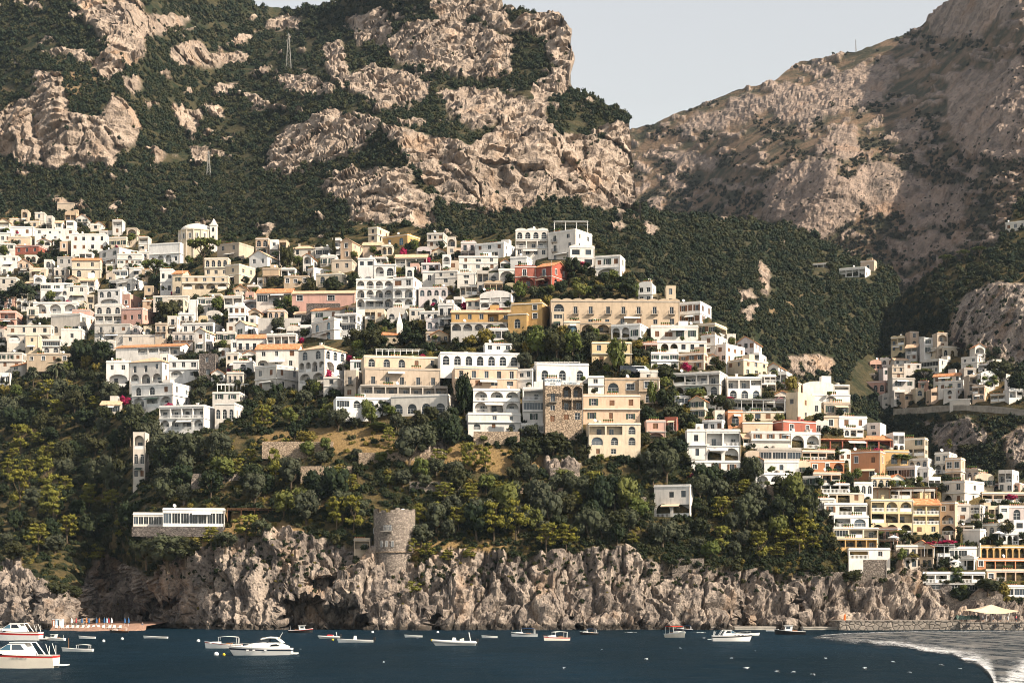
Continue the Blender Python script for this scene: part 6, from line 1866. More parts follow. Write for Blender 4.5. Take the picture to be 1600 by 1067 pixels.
def car(p, rz, mat, label, van=False):
    e = tag(empty('van' if van else 'parked_car', p, rz), label, 'van' if van else 'car')
    L, W = (5.2, 1.9) if van else (4.2, 1.75)
    m = MB()
    prof = [(-L / 2, .35), (L / 2, .35), (L / 2, .8), (L * .36, .95), (L * .2, 1.45), (-L * .38, 1.45), (-L / 2, .95)] if not van else [(-L / 2, .35), (L / 2, .35), (L / 2, .95), (L * .42, 1.15), (L * .3, 2.0), (-L / 2, 2.05)]
    for sg in (-1, 1): m.add([(x, sg * W / 2 * (1 if z < 1 else .88), z) for x, z in (prof if sg < 0 else reversed(prof))])
    for (xa, za), (xb, zb) in zip(prof, prof[1:] + prof[:1]):
        ka, kb = (1 if za < 1 else .88), (1 if zb < 1 else .88)
        m.quad((xa, -W / 2 * ka, za), (xa, W / 2 * ka, za), (xb, W / 2 * kb, zb), (xb, -W / 2 * kb, zb))
    m.build('body', mat, e)
    zt_ = (1.35, 1.0) if not van else (1.85, 1.2)
    for sg in (-1, 1):
        m = MB(); m.add([(-L * .34, sg * W / 2 * .96, zt_[1]), (L * .26, sg * W / 2 * .96, zt_[1]), (L * .2, sg * W / 2 * .9, zt_[0]), (-L * .34, sg * W / 2 * .9, zt_[0])]); m.build('window', M['glass'], e)
        for x in (-L * .3, L * .3):
            m = MB(); m.bar((x, sg * (W / 2 - .2), .33), (x, sg * (W / 2 + .02), .33), .33, 0, 12); m.build('wheel', M['iron'], e)
M['carwhite'] = plain('white_car_paint', (.7, .7, .7), .3, .5, .03)
M['cardark'] = plain('dark_car_paint', (.03, .035, .045), .25, .5, .03)
p = (ctr[0] + ctr[1]) / 2 + Vector((3, 4, .01)); car(p, 0, M['carwhite'], 'white car driving on the headland road')
for px, dk, lb in ((982, True, 'dark van parked behind the yellow-green tree'), (1000, False, 'white van parked right of the dark van')):
    car(at(px, 583, depth_at(px, 583) - 2), .1, M['cardark'] if dk else M['carwhite'], lb, True)

# quay, beach
def seabox(name, px0, px1, y_top, Yf, deep, mat, label=None, cat=None, zlow=-2, kind=None):
    z = CH - (y_top - HZ) / F * Yf
    x0, x1 = (px0 - 800) / F * Yf, (px1 - 800) / F * Yf
    m = MB(); b = .12
    m.box(x0, x1, Yf, Yf + deep, zlow, z - .25); m.box(x0 - b, x1 + b, Yf - b, Yf + deep, z - .25, z)
    return tag(m.build(name, mat), label, cat, None, kind), z
M['quay'] = stone('quay_blocks', (.34, .29, .24), (.22, .19, .16), .7)
quay, zq = seabox('quay', 1312, 1500, 969, 428, 20, M['quay'], 'long stone quay at the foot of the right cliff', 'quay')
q2, z2 = seabox('quay', 1500.6, 1660, 971.5, 427, 20, M['quay'], 'lower quay section with fenders at the right photo edge', 'quay')
q3, z3 = seabox('jetty', 1256, 1311, 979, 432, 9, M['concrete'], 'low concrete landing left of the stone quay', 'jetty')
seabox('jetty', 1102, 1212, 978.5, 434, 6, M['concrete'], 'narrow landing ledge at the cliff foot behind the boats', 'jetty')
for i, px in enumerate((1512, 1556, 1590)):
    x = (px - 800) / F * 427; m = MB(); m.lathe([(.35, -.15), (.55, -.15), (.55, .15), (.35, .15), (.35, -.15)], 12)
    o = m.build('tyre_fender', M['iron']); o.rotation_euler = (math.radians(90), 0, 0); o.location = (x, 426.7, 1.2); tag(o, ('black tyre fender on the quay wall, %s of three' % ('leftmost', 'middle', 'rightmost')[i]), 'tyre', 'tyre fenders on the quay')
# tent canopy
Ye = 434; mp = Ye / F
cv = at(1547, 966, Ye); e = tag(empty('canopy_tent', cv), 'sand coloured tensile canopy on the quay', 'canopy')
m = MB()
hw, dp = 39 * mp, 4.5
ring_ = [(-hw, -dp, 2.0), (-hw * .35, -dp * 1.1, 1.3), (hw * .4, -dp * 1.1, 1.3), (hw, -dp, 2.0), (hw * 1.05, dp, 2.2), (-hw * 1.05, dp, 2.2)]
apex = (0.3, 0, 3.6)
mid = [tuple(.5 * a + .5 * b - (.35 if k == 2 else 0) for k, (a, b) in enumerate(zip(p_, apex))) for p_ in ring_]
for i in range(6):
    j = (i + 1) % 6
    m.quad(ring_[i], ring_[j], mid[j], mid[i]); m.add([mid[i], mid[j], apex])
m.build('membrane', M['sand_cloth'], e)
for x, y in ((-hw * .35, -dp), (hw * .4, -dp), (hw, dp), (-hw, dp), (0.3, 0)):
    m = MB(); m.bar((x * .9, y * .9, -.6), (x, y, 1.35 if y < 0 else 2.2 if y > 0 else 3.6), .08, 0, 6); m.build('pole', M['frame'], e)
# covered gear and kayak on the quay
m = MB(); g = random.Random(3)
nx2, ny2 = 14, 5
for i in range(nx2):
    for j in range(ny2):
        def hh(a, b): return .25 + 1.3 * math.sin(math.pi * b / ny2) * (.6 + .4 * math.sin(a * 1.7) ** 2)
        m.quad(*[(a * .42 - 3, b * .7, hh(a, b)) for a, b in ((i, j), (i + 1, j), (i + 1, j + 1), (i, j + 1))])
o = m.build('boat_cover', plain('green_netting', (.10, .14, .11), .9, .1, .5, 3.0, .1)); o.location = at(1514, 969, 431); tag(o, 'grey-green netting covering gear on the quay', 'cover')
m = MB(); m.lathe([(.02, 0), (.25, .5), (.34, 1.6), (.25, 2.7), (.02, 3.2)], 8)
o = m.build('kayak', plain('orange_plastic', (.75, .16, .03), .4, .4, .05)); o.scale = (1, .5, 1); o.rotation_euler = (.15, .05, 0); o.location = at(1319, 972, 437); o.location.z = zq * .4; tag(o, 'orange kayak leaning upright at the cliff end of the quay', 'kayak')
# little beach
m = MB(); rows_ = []
for i in range(30):
    x = 78 + 150 * i / 29
    Y0 = 417 + 3 * math.sin(i * .4) + max(0, (x - 200) * .5); xx = (x - 800) / F * Y0
    rows_.append([(xx, Y0 - 4, -.4), (xx, Y0, .12), (xx - 2, Y0 + 10, 1.0 + .15 * math.sin(i)), (xx - 6, Y0 + 60, 1.5), (xx - 8, Y0 + 92, 1.8)])
for a, b in zip(rows_, rows_[1:]):
    for j in range(4): m.quad(a[j], b[j], b[j + 1], a[j + 1])
tag(m.build('beach', plain('reddish_shingle', (.28, .17, .12), .95, .1, .35, 1.5, .1), None, True), kind='structure')
BC = {'blue': (.04, .11, .24), 'orange': (.45, .14, .04), 'red': (.32, .05, .055), 'white': (.75, .74, .72), 'pale blue': (.35, .5, .62)}
for k_, c in BC.items(): M['b_' + k_] = plain('beach_cloth_' + k_.replace(' ', '_'), c, .9, .05, .06)
cnt = {}
for px, ck in ((112, 'white'), (119, 'red'), (128, 'blue'), (135, 'orange'), (139, 'blue'), (151, 'blue'), (155, 'orange'), (163, 'blue'), (167, 'pale blue'), (170, 'red'), (174.5, 'white'), (195, 'blue'), (201, 'blue')):
    cnt.setdefault(ck, []).append(px)
    Y = 430 + R.uniform(-2, 2); b = at(px, 970, Y); b.z = .95
    ordn = len(cnt[ck])
    lb = 'closed %s beach umbrella behind the loungers, number %s from the left of its colour' % (ck, ('one', 'two', 'three', 'four', 'five', 'six')[ordn - 1])
    e = tag(empty('beach_umbrella', b), lb, 'umbrella', 'closed umbrellas on the little beach')
    m = MB(); m.bar((0, 0, -.3), (0, 0, 2.2), .03, 0, 6); m.build('pole', M['frame'], e)
    m = MB(); m.lathe([(.06, .8), (.24, .9), (.2, 1.6), (.05, 2.1)], 8); m.build('canopy', M['b_' + ck], e)
for i in range(13):
    px = 88 + i * 8.2; b = at(px, 977, 423); b.z = .45 + .0
    e = tag(empty('sun_lounger', b, R.uniform(-.2, .2)), 'white sun lounger on the little beach, %s from the left' % ('first', 'second', 'third', 'fourth', 'fifth', 'sixth', 'seventh', 'eighth', 'ninth', 'tenth', 'eleventh', 'twelfth', 'thirteenth')[i], 'lounger', 'sun loungers on the little beach')
    m = MB(); m.box(-.3, .3, -.9, .9, .28, .36); m.build('bed', M['cloth'], e)
    m = MB(); m.quad((-.3, .35, .37), (.3, .35, .37), (.3, .9, .8), (-.3, .9, .8)); m.quad((-.3, .35, .34), (-.3, .9, .77), (.3, .9, .77), (.3, .35, .34)); m.build('backrest', M['cloth'], e)
    for sx in (-.27, .27):
        for sy in (-.8, .7):
            m = MB(); m.box(sx - .02, sx + .02, sy - .02, sy + .02, -.35, .28); m.build('leg', M['frame'], e)
for px, wpx, ck, lb in ((84, 4, 'orange', 'orange and white striped beach cabin beside the rocks'), (88, 3.4, 'pale blue', 'pale blue narrow beach cabin beside the rocks'), (95, 5, 'white', 'white beach cabin beside the rocks')):
    b = at(px, 974, 428); b.z = .7; w = wpx * .16 / 2
    e = tag(empty('beach_cabin', b), lb, 'cabin')
    m = MB(); m.box(-w, w, 0, 1.2, -.4, 2.0); m.build('wall', M['b_' + ck], e)
    m = MB(); m.box(-w - .1, w + .1, -.15, 1.3, 2.0, 2.12); m.build('roof', M['b_white'], e)
    m = MB(); m.box(-w * .5, w * .5, -.03, -.005, -.3, 1.7); m.build('door', M['b_white'], e)
# people: standing figures, one skinned mesh each
def person(p, rz, shirt, legs, label, h=1.7):
    me = bpy.data.meshes.new('person')
    J = [(0, 0, .95), (0, 0, 1.2), (0, .0, 1.42), (0, -.01, 1.5), (0, -.02, 1.58), (0, -.03, 1.68), (.17, 0, 1.40), (.23, .02, 1.12), (.22, -.08, .88), (-.17, 0, 1.40), (-.24, .02, 1.13), (-.2, -.1, .9), (.09, 0, .9), (.1, -.03, .5), (.1, .02, .06), (.11, -.12, .03), (-.09, 0, .9), (-.1, .02, .5), (-.1, .05, .06), (-.11, -.09, .03)]
    E = [(0, 1), (1, 2), (2, 3), (3, 4), (4, 5), (2, 6), (6, 7), (7, 8), (2, 9), (9, 10), (10, 11), (0, 12), (12, 13), (13, 14), (14, 15), (0, 16), (16, 17), (17, 18), (18, 19)]
    rad = [.15, .14, .13, .06, .10, .08, .07, .05, .04, .07, .05, .04, .1, .07, .05, .045, .1, .07, .05, .045]
    me.from_pydata(J, E, [])
    o = bpy.data.objects.new('person', me); link(o)
    sk = o.modifiers.new('skin', 'SKIN')
    sl = me.skin_vertices[0].data if me.skin_vertices else None
    if sl is None:
        bpy.context.view_layer.objects.active = o
        me.attributes  # no skin layer yet
    else:
        for i, r in enumerate(rad): sl[i].radius = (r, r * .8)
        sl[0].use_root = True
    ss = o.modifiers.new('smooth', 'SUBSURF'); ss.levels = 1; ss.render_levels = 1
    t = NT('person_clothes'); tc = t.coord((1, 1, 1), True)
    sep = t.node('SeparateXYZ'); t.l.new(tc, sep.inputs[0])
    c = t.ramp(t.math('DIVIDE', sep.outputs[2], 1.8), [(0, (.45, .28, .2)), (.28, legs), (.54, shirt), (.80, (.45, .28, .2)), (.92, (.05, .035, .025))])
    for n_ in t.n:
        if n_.type == 'VALTORGB': n_.color_ramp.interpolation = 'CONSTANT'
    me.materials.append(t.out(c, .8, None, .2))
    o.location = p; o.rotation_euler = (0, 0, rz); s = h / 1.72; o.scale = (s, s, s)
    return tag(o, label, 'person')
pb = at(222.5, 984, 424); pb.z = .35
person(pb, .5, (.1, .1, .12), (.4, .26, .2), 'person in dark top standing at the right end of the little beach')
for px, sh, lb in ((1536, (.6, .6, .58), 'person in pale shirt under the sand coloured canopy'), (1552, (.65, .62, .6), 'person in white shirt right of centre under the canopy'), (1563, (.1, .1, .13), 'person in dark shirt under the right edge of the canopy'), (1574, (.62, .6, .6), 'person in white top right of the canopy'), (1588, (.5, .1, .1), 'person in red top at the right end of the quay')):
    q_ = at(px, 971, 430); q_.z = zq if px < 1500 else z2
    person(q_, R.uniform(-1, 1), sh, (.07, .08, .12), lb)
# ------------------------------------------------------------------ boats
M['gel'] = plain('white_gelcoat', (.80, .77, .72), .3, .5, .03)
M['cream_gel'] = plain('cream_gelcoat', (.78, .70, .58), .35, .5, .04)
M['navy'] = plain('navy_paint', (.012, .018, .035), .3, .5, .05)
M['black'] = plain('black_paint', (.015, .014, .014), .35, .5, .05)
M['redpaint'] = plain('red_paint', (.45, .03, .025), .35, .5, .05)
M['varnish'] = plain('varnished_wood', (.30, .13, .05), .4, .4, .2, 3)
M['rubber'] = plain('grey_rubber_tube', (.55, .54, .52), .6, .3, .05)
M['blue_canvas'] = plain('blue_canvas', (.04, .09, .2), .9, .05, .08)
M['yellow'] = plain('yellow_buoy', (.7, .5, .03), .5, .3, .05)

def sea_pt(px, py):
    Y = F * CH / (py - HZ); return Vector(((px - 800) / F * Y, Y, 0)), Y / F

def hull(e, L, B, fs, fb, low, top, stripe=None, tubby=2.2, transom=.85, rake=.08):
    """lofted hull, bow towards +x, centred; returns half-beam and sheer functions"""
    N = 15
    def hb(t): return B / 2 * (1 - max(0, (t - .42) / .58) ** tubby) * (transom + (1 - transom) * min(1, t / .35))
    def sh(t): return fs + (fb - fs) * t ** 2
    m = MB(); st = []
    for i in range(N):
        t = i / (N - 1); b = max(hb(t), .012); z = sh(t); x = (t - .5) * L
        rk = rake * L * t ** 6
        st.append([(x - rk * .9, 0, -.35), (x - rk * .55, b * .78, -.02), (x - rk * .1, b * .95, z * .62), (x, b * 1.0, z * .82), (x + rk * .1, b * 1.02, z)])
    mi = [0, 0, 1, 2]
    for a, c in zip(st, st[1:]):
        for j in range(4):
            for sg in (1, -1):
                q_ = [a[j], c[j], c[j + 1], a[j + 1]]
                q_ = [(x, y * sg, z) for x, y, z in q_]
                m.add(q_ if sg < 0 else q_[::-1], mi[j])
    s0 = st[0]
    for j in range(4): m.quad((s0[j][0], -s0[j][1], s0[j][2]), (s0[j + 1][0], -s0[j + 1][1], s0[j + 1][2]), s0[j + 1], s0[j], mi[j])
    m.build('hull', [low, stripe or low, top], e)
    d = MB(); gz = .1
    for a, c in zip(st, st[1:]):
        A, C = a[4], c[4]
        d.quad((A[0], -A[1] * .97, A[2] - gz), (C[0], -C[1] * .97, C[2] - gz), (C[0], C[1] * .97, C[2] - gz), (A[0], A[1] * .97, A[2] - gz))
    d.build('deck', M['gel'] if low is not M['black'] else M['varnish'], e)
    g = MB()
    for a, c in zip(st, st[1:]):
        for sg in (1, -1): g.bar((a[4][0], sg * a[4][1], a[4][2]), (c[4][0], sg * c[4][1], c[4][2]), .045, 0, 4)
    g.build('gunwale', M['varnish'] if top is M['varnish'] or stripe is M['redpaint'] else M['gel'], e)
    return hb, sh
def prism(e, name, prof, w0, w1, mat, zsplit=None):
    """side profile (x,z) extruded across the boat; upper points narrower"""
    z0 = min(z for _, z in prof); z1 = max(z for _, z in prof)
    def w(z): return w0 + (w1 - w0) * (z - z0) / max(.01, z1 - z0)
    m = MB()
    m.add([(x, -w(z) / 2, z) for x, z in prof]); m.add([(x, w(z) / 2, z) for x, z in reversed(prof)])
    for (xa, za), (xb, zb) in zip(prof, prof[1:] + prof[:1]):
        m.quad((xa, -w(za) / 2, za), (xa, w(za) / 2, za), (xb, w(zb) / 2, zb), (xb, -w(zb) / 2, zb))
    return m.build(name, mat, e)
def panel(e, name, prof, y, mat):
    for sg in (-1, 1):
        m = MB(); m.add([(x, sg * y(z), z) for x, z in (prof if sg < 0 else prof[::-1])]); m.build(name, mat, e)
def tube(m, pts, r, n=10):
    i0 = len(m.v)
    for i, p_ in enumerate(pts):
        d = (pts[min(i + 1, len(pts) - 1)] - pts[max(i - 1, 0)]).normalized()
        s_ = d.cross(Vector((0, 0, 1))).normalized(); u = s_.cross(d)
        rr = r * (.55 if i in (0,) else 1)
        for k in range(n):
            t_ = 2 * math.pi * k / n; m.v.append(tuple(p_ + s_ * math.cos(t_) * rr + u * math.sin(t_) * rr))
    for i in range(len(pts) - 1):
        for k in range(n):
            k2 = (k + 1) % n; m.f.append((i0 + i * n + k, i0 + i * n + k2, i0 + (i + 1) * n + k2, i0 + (i + 1) * n + k)); m.m.append(0)
    m.f.append(tuple(i0 + n - 1 - k for k in range(n))); m.m.append(0)
def awning(e, x0, x1, w, z, mat, lift=.12):
    m = MB(); n = 5
    for i in range(n):
        a, b = i / n, (i + 1) / n
        za, zb = z + lift * math.sin(math.pi * a), z + lift * math.sin(math.pi * b)
        xa, xb = x0 + (x1 - x0) * a, x0 + (x1 - x0) * b
        m.quad((xa, -w / 2, za), (xb, -w / 2, zb), (xb, w / 2, zb), (xa, w / 2, za)); m.quad((xa, -w / 2, za - .05), (xa, w / 2, za - .05), (xb, w / 2, zb - .05), (xb, -w / 2, zb - .05)); m.quad((xa, -w / 2, za - .05), (xb, -w / 2, zb - .05), (xb, -w / 2, zb), (xa, -w / 2, za)); m.quad((xa, w / 2, za), (xb, w / 2, zb), (xb, w / 2, zb - .05), (xa, w / 2, za - .05))
    m.build('awning', mat, e)
    for x in (x0 + .1, x1 - .1):
        for sg in (-1, 1):
            m = MB(); m.bar((x, sg * w * .46, .4), (x, sg * w * .46, z), .03, 0, 5); m.build('awning_post', M['frame'], e)
def rail(e, hb, sh, L, t0, t1, h):
    m = MB(); n = 8
    for sg in (-1, 1):
        pr = None
        for i in range(n + 1):
            t = t0 + (t1 - t0) * i / n; p_ = Vector(((t - .5) * L, sg * hb(t) * .94, sh(t) + h))
            if i % 2 == 0: m.bar(p_, p_ - Vector((0, 0, h)), .018, 0, 4)
            if pr: m.bar(pr, p_, .02, 0, 4)
            pr = p_
    m.build('guard_rail', M['pylon'], e)
def outboard(e, x, z):
    m = MB(); m.box(x - .45, x - .05, -.2, .2, z, z + .55); m.box(x - .32, x - .15, -.06, .06, -.5, z); m.build('outboard_motor', M['black'], e)

def boat(kind, px, py, lpx, heading, label, **kw):
    p, mp = sea_pt(px, py)
    a = math.radians(heading)
    app = abs(math.cos(a)) + .36 * abs(math.sin(a))
    L = lpx * mp / app
    nm = {'cruiser': 'cabin_cruiser', 'sport': 'motor_yacht', 'gozzo': 'fishing_boat', 'row': 'rowing_boat', 'rib': 'inflatable_boat', 'launch': 'motor_launch', 'skiff': 'open_boat', 'mast': 'sailing_dinghy'}[kind]
    e = tag(empty(nm, p, a), label, 'boat')
    k = L / 7.0
    low = M[kw.get('low', 'gel')]; stripe = M[kw['stripe']] if 'stripe' in kw else None; top = M[kw.get('top', 'gel')]
    if kind in ('row', 'skiff', 'mast'):
        hb, sh = hull(e, L, L * .32, .30 * max(1, L / 5), .5 * max(1, L / 5), low, top, stripe, 2.0, .7, .05)
        for t in (.25, .5, .72):
            m = MB(); m.box((t - .5) * L - .12, (t - .5) * L + .12, -hb(t) * .95, hb(t) * .95, sh(t) - .12, sh(t) - .04); m.build('thwart', M['varnish'], e)
        if kind == 'skiff':
            prism(e, 'console', [(-.3, .3), (.3, .3), (.2, 1.1), (-.2, 1.1)], .6, .5, M['gel']); outboard(e, -L / 2, .35)
        if kind == 'mast':
            m = MB(); m.bar((L * .28, 0, .2), (L * .28, 0, 2.9 * k), .07 * k, 0, 6, .04); m.build('mast', M['varnish'], e); awning(e, -L * .42, L * .02, L * .26, 1.9 * k * .75, M['cloth'], .08)
    elif kind == 'cruiser':
        B = L * .33
        hb, sh = hull(e, L, B, .95 * k, 1.35 * k, low, top, stripe, 2.4, .9, .1)
        prism(e, 'trunk_cabin', [(-L * .05, .9 * k), (L * .36, 1.15 * k), (L * .30, 1.32 * k), (L * .08, 1.4 * k), (-L * .05, 1.4 * k)], B * .74, B * .58, M['gel'])
        z0, z1, w0, w1 = .9 * k, 1.92 * k, B * .84, B * .62
        yy = lambda z: (w0 + (w1 - w0) * (z - z0) / (z1 - z0)) / 2 + .012
        prism(e, 'pilot_house', [(-L * .24, .9 * k), (L * .10, .9 * k), (L * .10, 1.36 * k), (-L * .01, 1.86 * k), (-L * .05, 1.92 * k), (-L * .18, 1.92 * k), (-L * .24, 1.2 * k)], w0, w1, M['gel'])
        panel(e, 'window', [(L * .088, 1.37 * k), (L * .0, 1.80 * k), (-L * .035, 1.80 * k), (-L * .035, 1.37 * k)], yy, M['blueglass'])
        panel(e, 'window', [(-L * .05, 1.4 * k), (-L * .05, 1.80 * k), (-L * .14, 1.80 * k), (-L * .185, 1.4 * k)], yy, M['glass'])
        m = MB(); m.quad((L * .10 + .03, -B * .3, 1.38 * k), (L * .10 + .03, B * .3, 1.38 * k), (-L * .0 + .03, B * .28, 1.84 * k), (-L * .0 + .03, -B * .28, 1.84 * k)); m.build('windscreen', M['blueglass'], e)
        m = MB(); m.box(-L * .26, -L * .02, -B * .34, B * .34, 1.92 * k, 1.98 * k); m.build('hard_top', M['gel'], e)
        m = MB()
        for sg in (-1, 1): m.bar((-L * .34, sg * B * .42, 1.0 * k), (-L * .25, sg * B * .33, 1.94 * k), .05 * k, 0, 5)
        m.build('radar_arch', M['gel'], e)
        m = MB()
        for sg in (-1, 1): m.bar((-L * .46, sg * B * .4, 1.0 * k), (-L * .42, sg * B * .4, 1.85 * k), .02 * k, 0, 5); m.bar((-L * .46, sg * B * .4, 1.0 * k), (-L * .46, sg * B * .4, 1.7 * k), .02 * k, 0, 5)
        m.build('davit', M['frame'], e)
        rail(e, hb, sh, L, .6, .97, .45 * k)
        m = MB(); m.box(-L * .5 - .8 * k, -L * .5, -B * .35, B * .35, .25, .36); m.build('swim_platform', M['gel'], e)
        for i in range(3):
            panel(e, 'porthole', [(L * (.22 - .1 * i), 1.0 * k), (L * (.22 - .1 * i) + .35 * k, 1.0 * k), (L * (.22 - .1 * i) + .35 * k, 1.12 * k), (L * (.22 - .1 * i), 1.12 * k)], lambda z, i=i: hb(.72 - .1 * i) * 1.03, M['glass'])
    elif kind == 'sport':
        B = L * .31
        hb, sh = hull(e, L, B, .75 * k, 1.0 * k, low, top, stripe, 2.6, .92, .13)
        prism(e, 'cabin', [(-L * .46, .65 * k), (L * .30, .95 * k), (L * .12, 1.3 * k), (-L * .05, 1.42 * k), (-L * .30, 1.38 * k), (-L * .44, 1.0 * k)], B * .86, B * .66, M['gel'])
        panel(e, 'side_window', [(-L * .16, 1.0 * k), (-L * .19, 1.2 * k), (-L * .27, 1.24 * k), (-L * .33, 1.05 * k)], lambda z: B * .405, M['glass'])
        m = MB()
        arch_ = [(L * .10, 1.3 * k), (-L * .02, 1.75 * k), (-L * .14, 1.95 * k), (-L * .26, 1.9 * k), (-L * .36, 1.35 * k)]
        for sg in (-1, 1):
            for a_, b_ in zip(arch_[1:], arch_[2:]): m.bar((a_[0], sg * B * .34, a_[1]), (b_[0], sg * B * .36, b_[1]), .09 * k, 0, 5)
        m.bar((-L * .24, -B * .35, 1.92 * k), (-L * .24, B * .35, 1.92 * k), .1 * k, 0, 5); m.build('targa_arch', M['gel'], e)
        m = MB(); m.quad((L * .10, -B * .28, 1.3 * k), (L * .10, B * .28, 1.3 * k), (-L * .03, B * .3, 1.8 * k), (-L * .03, -B * .3, 1.8 * k))
        for sg in (-1, 1): m.quad((L * .10, sg * B * .28, 1.3 * k), (-L * .03, sg * B * .3, 1.8 * k), (-L * .16, sg * B * .34, 1.85 * k), (-L * .14, sg * B * .34, 1.38 * k))
        m.build('windscreen', M['glass'], e)
        m = MB(); m.box(-L * .30, -L * .04, -B * .33, B * .33, 1.86 * k, 1.93 * k); m.build('hard_top', M['sand_cloth'], e)
        for i, x in enumerate((.16, .06, -.12)): panel(e, 'porthole', [(L * x, .52 * k), (L * x + .3 * k, .52 * k), (L * x + .3 * k, .64 * k), (L * x, .64 * k)], lambda z, x=x: hb(x + .5) * 1.02, M['frame'])
        rail(e, hb, sh, L, .62, .97, .4 * k)
        m = MB(); m.box(-L * .5 - .6 * k, -L * .5, -B * .4, B * .4, .15, .32); m.build('swim_platform', M['gel'], e)
        m = MB(); m.bar((-L * .30, 0, 1.9 * k), (-L * .35, 0, 2.5 * k), .03, 0, 4); m.build('flag_staff', M['frame'], e)
    elif kind in ('gozzo', 'launch'):
        B = L * .36
        hb, sh = hull(e, L, B, .7 * k, 1.25 * k, low, top, stripe, 2.0, .75, .04)
        ch_ = kw.get('cabin', 'awning')
        if ch_ == 'house':
            prism(e, 'wheelhouse', [(-L * .05, .7 * k), (L * .18, .85 * k), (L * .16, 2.0 * k), (-L * .08, 2.0 * k)], B * .7, B * .62, M['gel'])
            panel(e, 'window', [(L * .0, 1.3 * k), (L * .14, 1.3 * k), (L * .13, 1.85 * k), (L * .0, 1.85 * k)], lambda z: B * .345, M['glass'])
            m = MB(); m.box(-L * .1, L * .2, -B * .38, B * .38, 2.0 * k, 2.1 * k); m.build('wheelhouse_roof', M['gel'], e)
            m = MB(); m.quad((L * .182, -B * .28, 1.25 * k), (L * .182, B * .28, 1.25 * k), (L * .172, B * .28, 1.85 * k), (L * .172, -B * .28, 1.85 * k)); m.build('windscreen', M['glass'], e)
        else:
            prism(e, 'cuddy', [(L * .05, .6 * k), (L * .36, .95 * k), (L * .30, 1.2 * k), (L * .06, 1.25 * k)], B * .7, B * .5, M['gel'])
            m = MB(); m.quad((L * .1, -B * .26, 1.22 * k), (L * .1, B * .26, 1.22 * k), (L * .04, B * .26, 1.75 * k), (L * .04, -B * .26, 1.75 * k)); m.build('windscreen', M['glass'], e)
            awning(e, -L * .4, L * .12, B * .85, 2.1 * k, M[kw.get('canvas', 'cloth')])
        prism(e, 'engine_box', [(-L * .25, .5 * k), (-L * .08, .5 * k), (-L * .09, 1.0 * k), (-L * .24, 1.0 * k)], B * .4, B * .36, M['varnish'])
        m = MB(); m.bar((-L * .42, 0, .6 * k), (-L * .44, 0, 1.9 * k), .025, 0, 4); m.build('flag_staff', M['frame'], e)
    elif kind == 'rib':
        B = L * .34
        hb, sh = hull(e, L * .94, B * .8, .42 * k, .62 * k, M['gel'], M['gel'], None, 2.2, .9, .1)
        m = MB(); pr = None
        for sg in (-1, 1):
            pts_ = [Vector((-L * .5, sg * B * .42, .48 * k))] + [Vector(((t - .5) * L * .96, sg * hb(t) * 1.12, (.48 + .25 * t ** 2) * k)) for t in np.linspace(.08, 1, 10)]
            tube(m, pts_, .23 * k)
        m.build('tube', M['rubber'], e, True)
        prism(e, 'console', [(-.35 * k, .5 * k), (.45 * k, .5 * k), (.25 * k, 1.25 * k), (-.2 * k, 1.2 * k)], .8 * k, .7 * k, M['gel'])
        prism(e, 'seat', [(-1.5 * k, .5 * k), (-.8 * k, .5 * k), (-.85 * k, 1.0 * k), (-1.45 * k, 1.15 * k)], 1.0 * k, .9 * k, M['cream_gel'])
        m = MB()
        for sg in (-1, 1): m.bar((-L * .36, sg * .7 * k, .6 * k), (-L * .32, sg * .65 * k, 2.0 * k), .05, 0, 5)
        m.bar((-L * .32, -.65 * k, 2.0 * k), (-L * .32, .65 * k, 2.0 * k), .05, 0, 5); m.build('roll_bar', M['gel'], e)
        outboard(e, -L * .47, .5 * k)
        if kw.get('cover'):
            prism(e, 'seat_cover', [(-1.4 * k, .6 * k), (.9 * k, .6 * k), (.4 * k, 1.25 * k), (-1.1 * k, 1.2 * k)], 1.5 * k, 1.0 * k, M['redpaint'])
    return e
e = boat('cruiser', 16, 1043, 144, 180, 'cream cabin cruiser with a broad red stripe, cut by the left photo edge', low='cream_gel', stripe='cream_gel', top='redpaint')
# faded name on the red band: small pale strokes
m = MB()
for i, w in enumerate((.05, .16, .07, .14, .05, .16, .12, .06, .15)):
    x = .55 + i * .19; m.box(x, x + w, 0, .01, 0, .13 if i % 3 else .17)
o = m.build('lettering', M['frame'], e); o.rotation_euler = (0, 0, math.pi); o.location = (-.3, 1.72, 1.28)
boat('cruiser', 16, 1000, 96, 180, 'white cabin cruiser with a red line behind the red-striped cruiser', stripe='redpaint')
boat('launch', 86, 1000, 34, 170, 'small white boat with a folded roll bar at the left', cabin='house')
boat('mast', 121, 1017, 49, 180, 'white sailing dinghy with a bare brown mast and small awning')
boat('row', 136, 997, 26, 180, 'tiny white rowing boat behind the sailing dinghy')
boat('gozzo', 186, 988, 30, 188, 'black wooden boat with a tan deck moored off the little beach', low='black', top='varnish', canvas='sand_cloth')
boat('row', 243, 997, 38, 180, 'long low white rowing boat alone off the dark cove')
boat('gozzo', 349, 1012, 58, 180, 'white fishing boat with a dark red gunwale and a white awning beside the motor yacht', stripe='gel', top='redpaint')
boat('sport', 407, 1023, 99, 180, 'white motor yacht with a dark stripe and portholes', stripe='navy', top='gel')
boat('launch', 470, 988, 38, 0, 'dark red hulled boat with a white wheelhouse at the cave mouth', low='black', top='redpaint', cabin='house')
boat('rib', 514, 997, 36, 185, 'small inflatable boat with a purple-red cover', cover=True)
boat('skiff', 555, 1003, 56, 180, 'long open white skiff with a small console')
boat('row', 646, 995, 28, 180, 'small empty white boat off the cliff, left of the inflatable')
boat('rib', 710, 1008, 71, 180, 'grey and white inflatable boat with a roll bar')
boat('row', 765, 996, 25, 180, 'small white boat between the inflatable and the cliff')
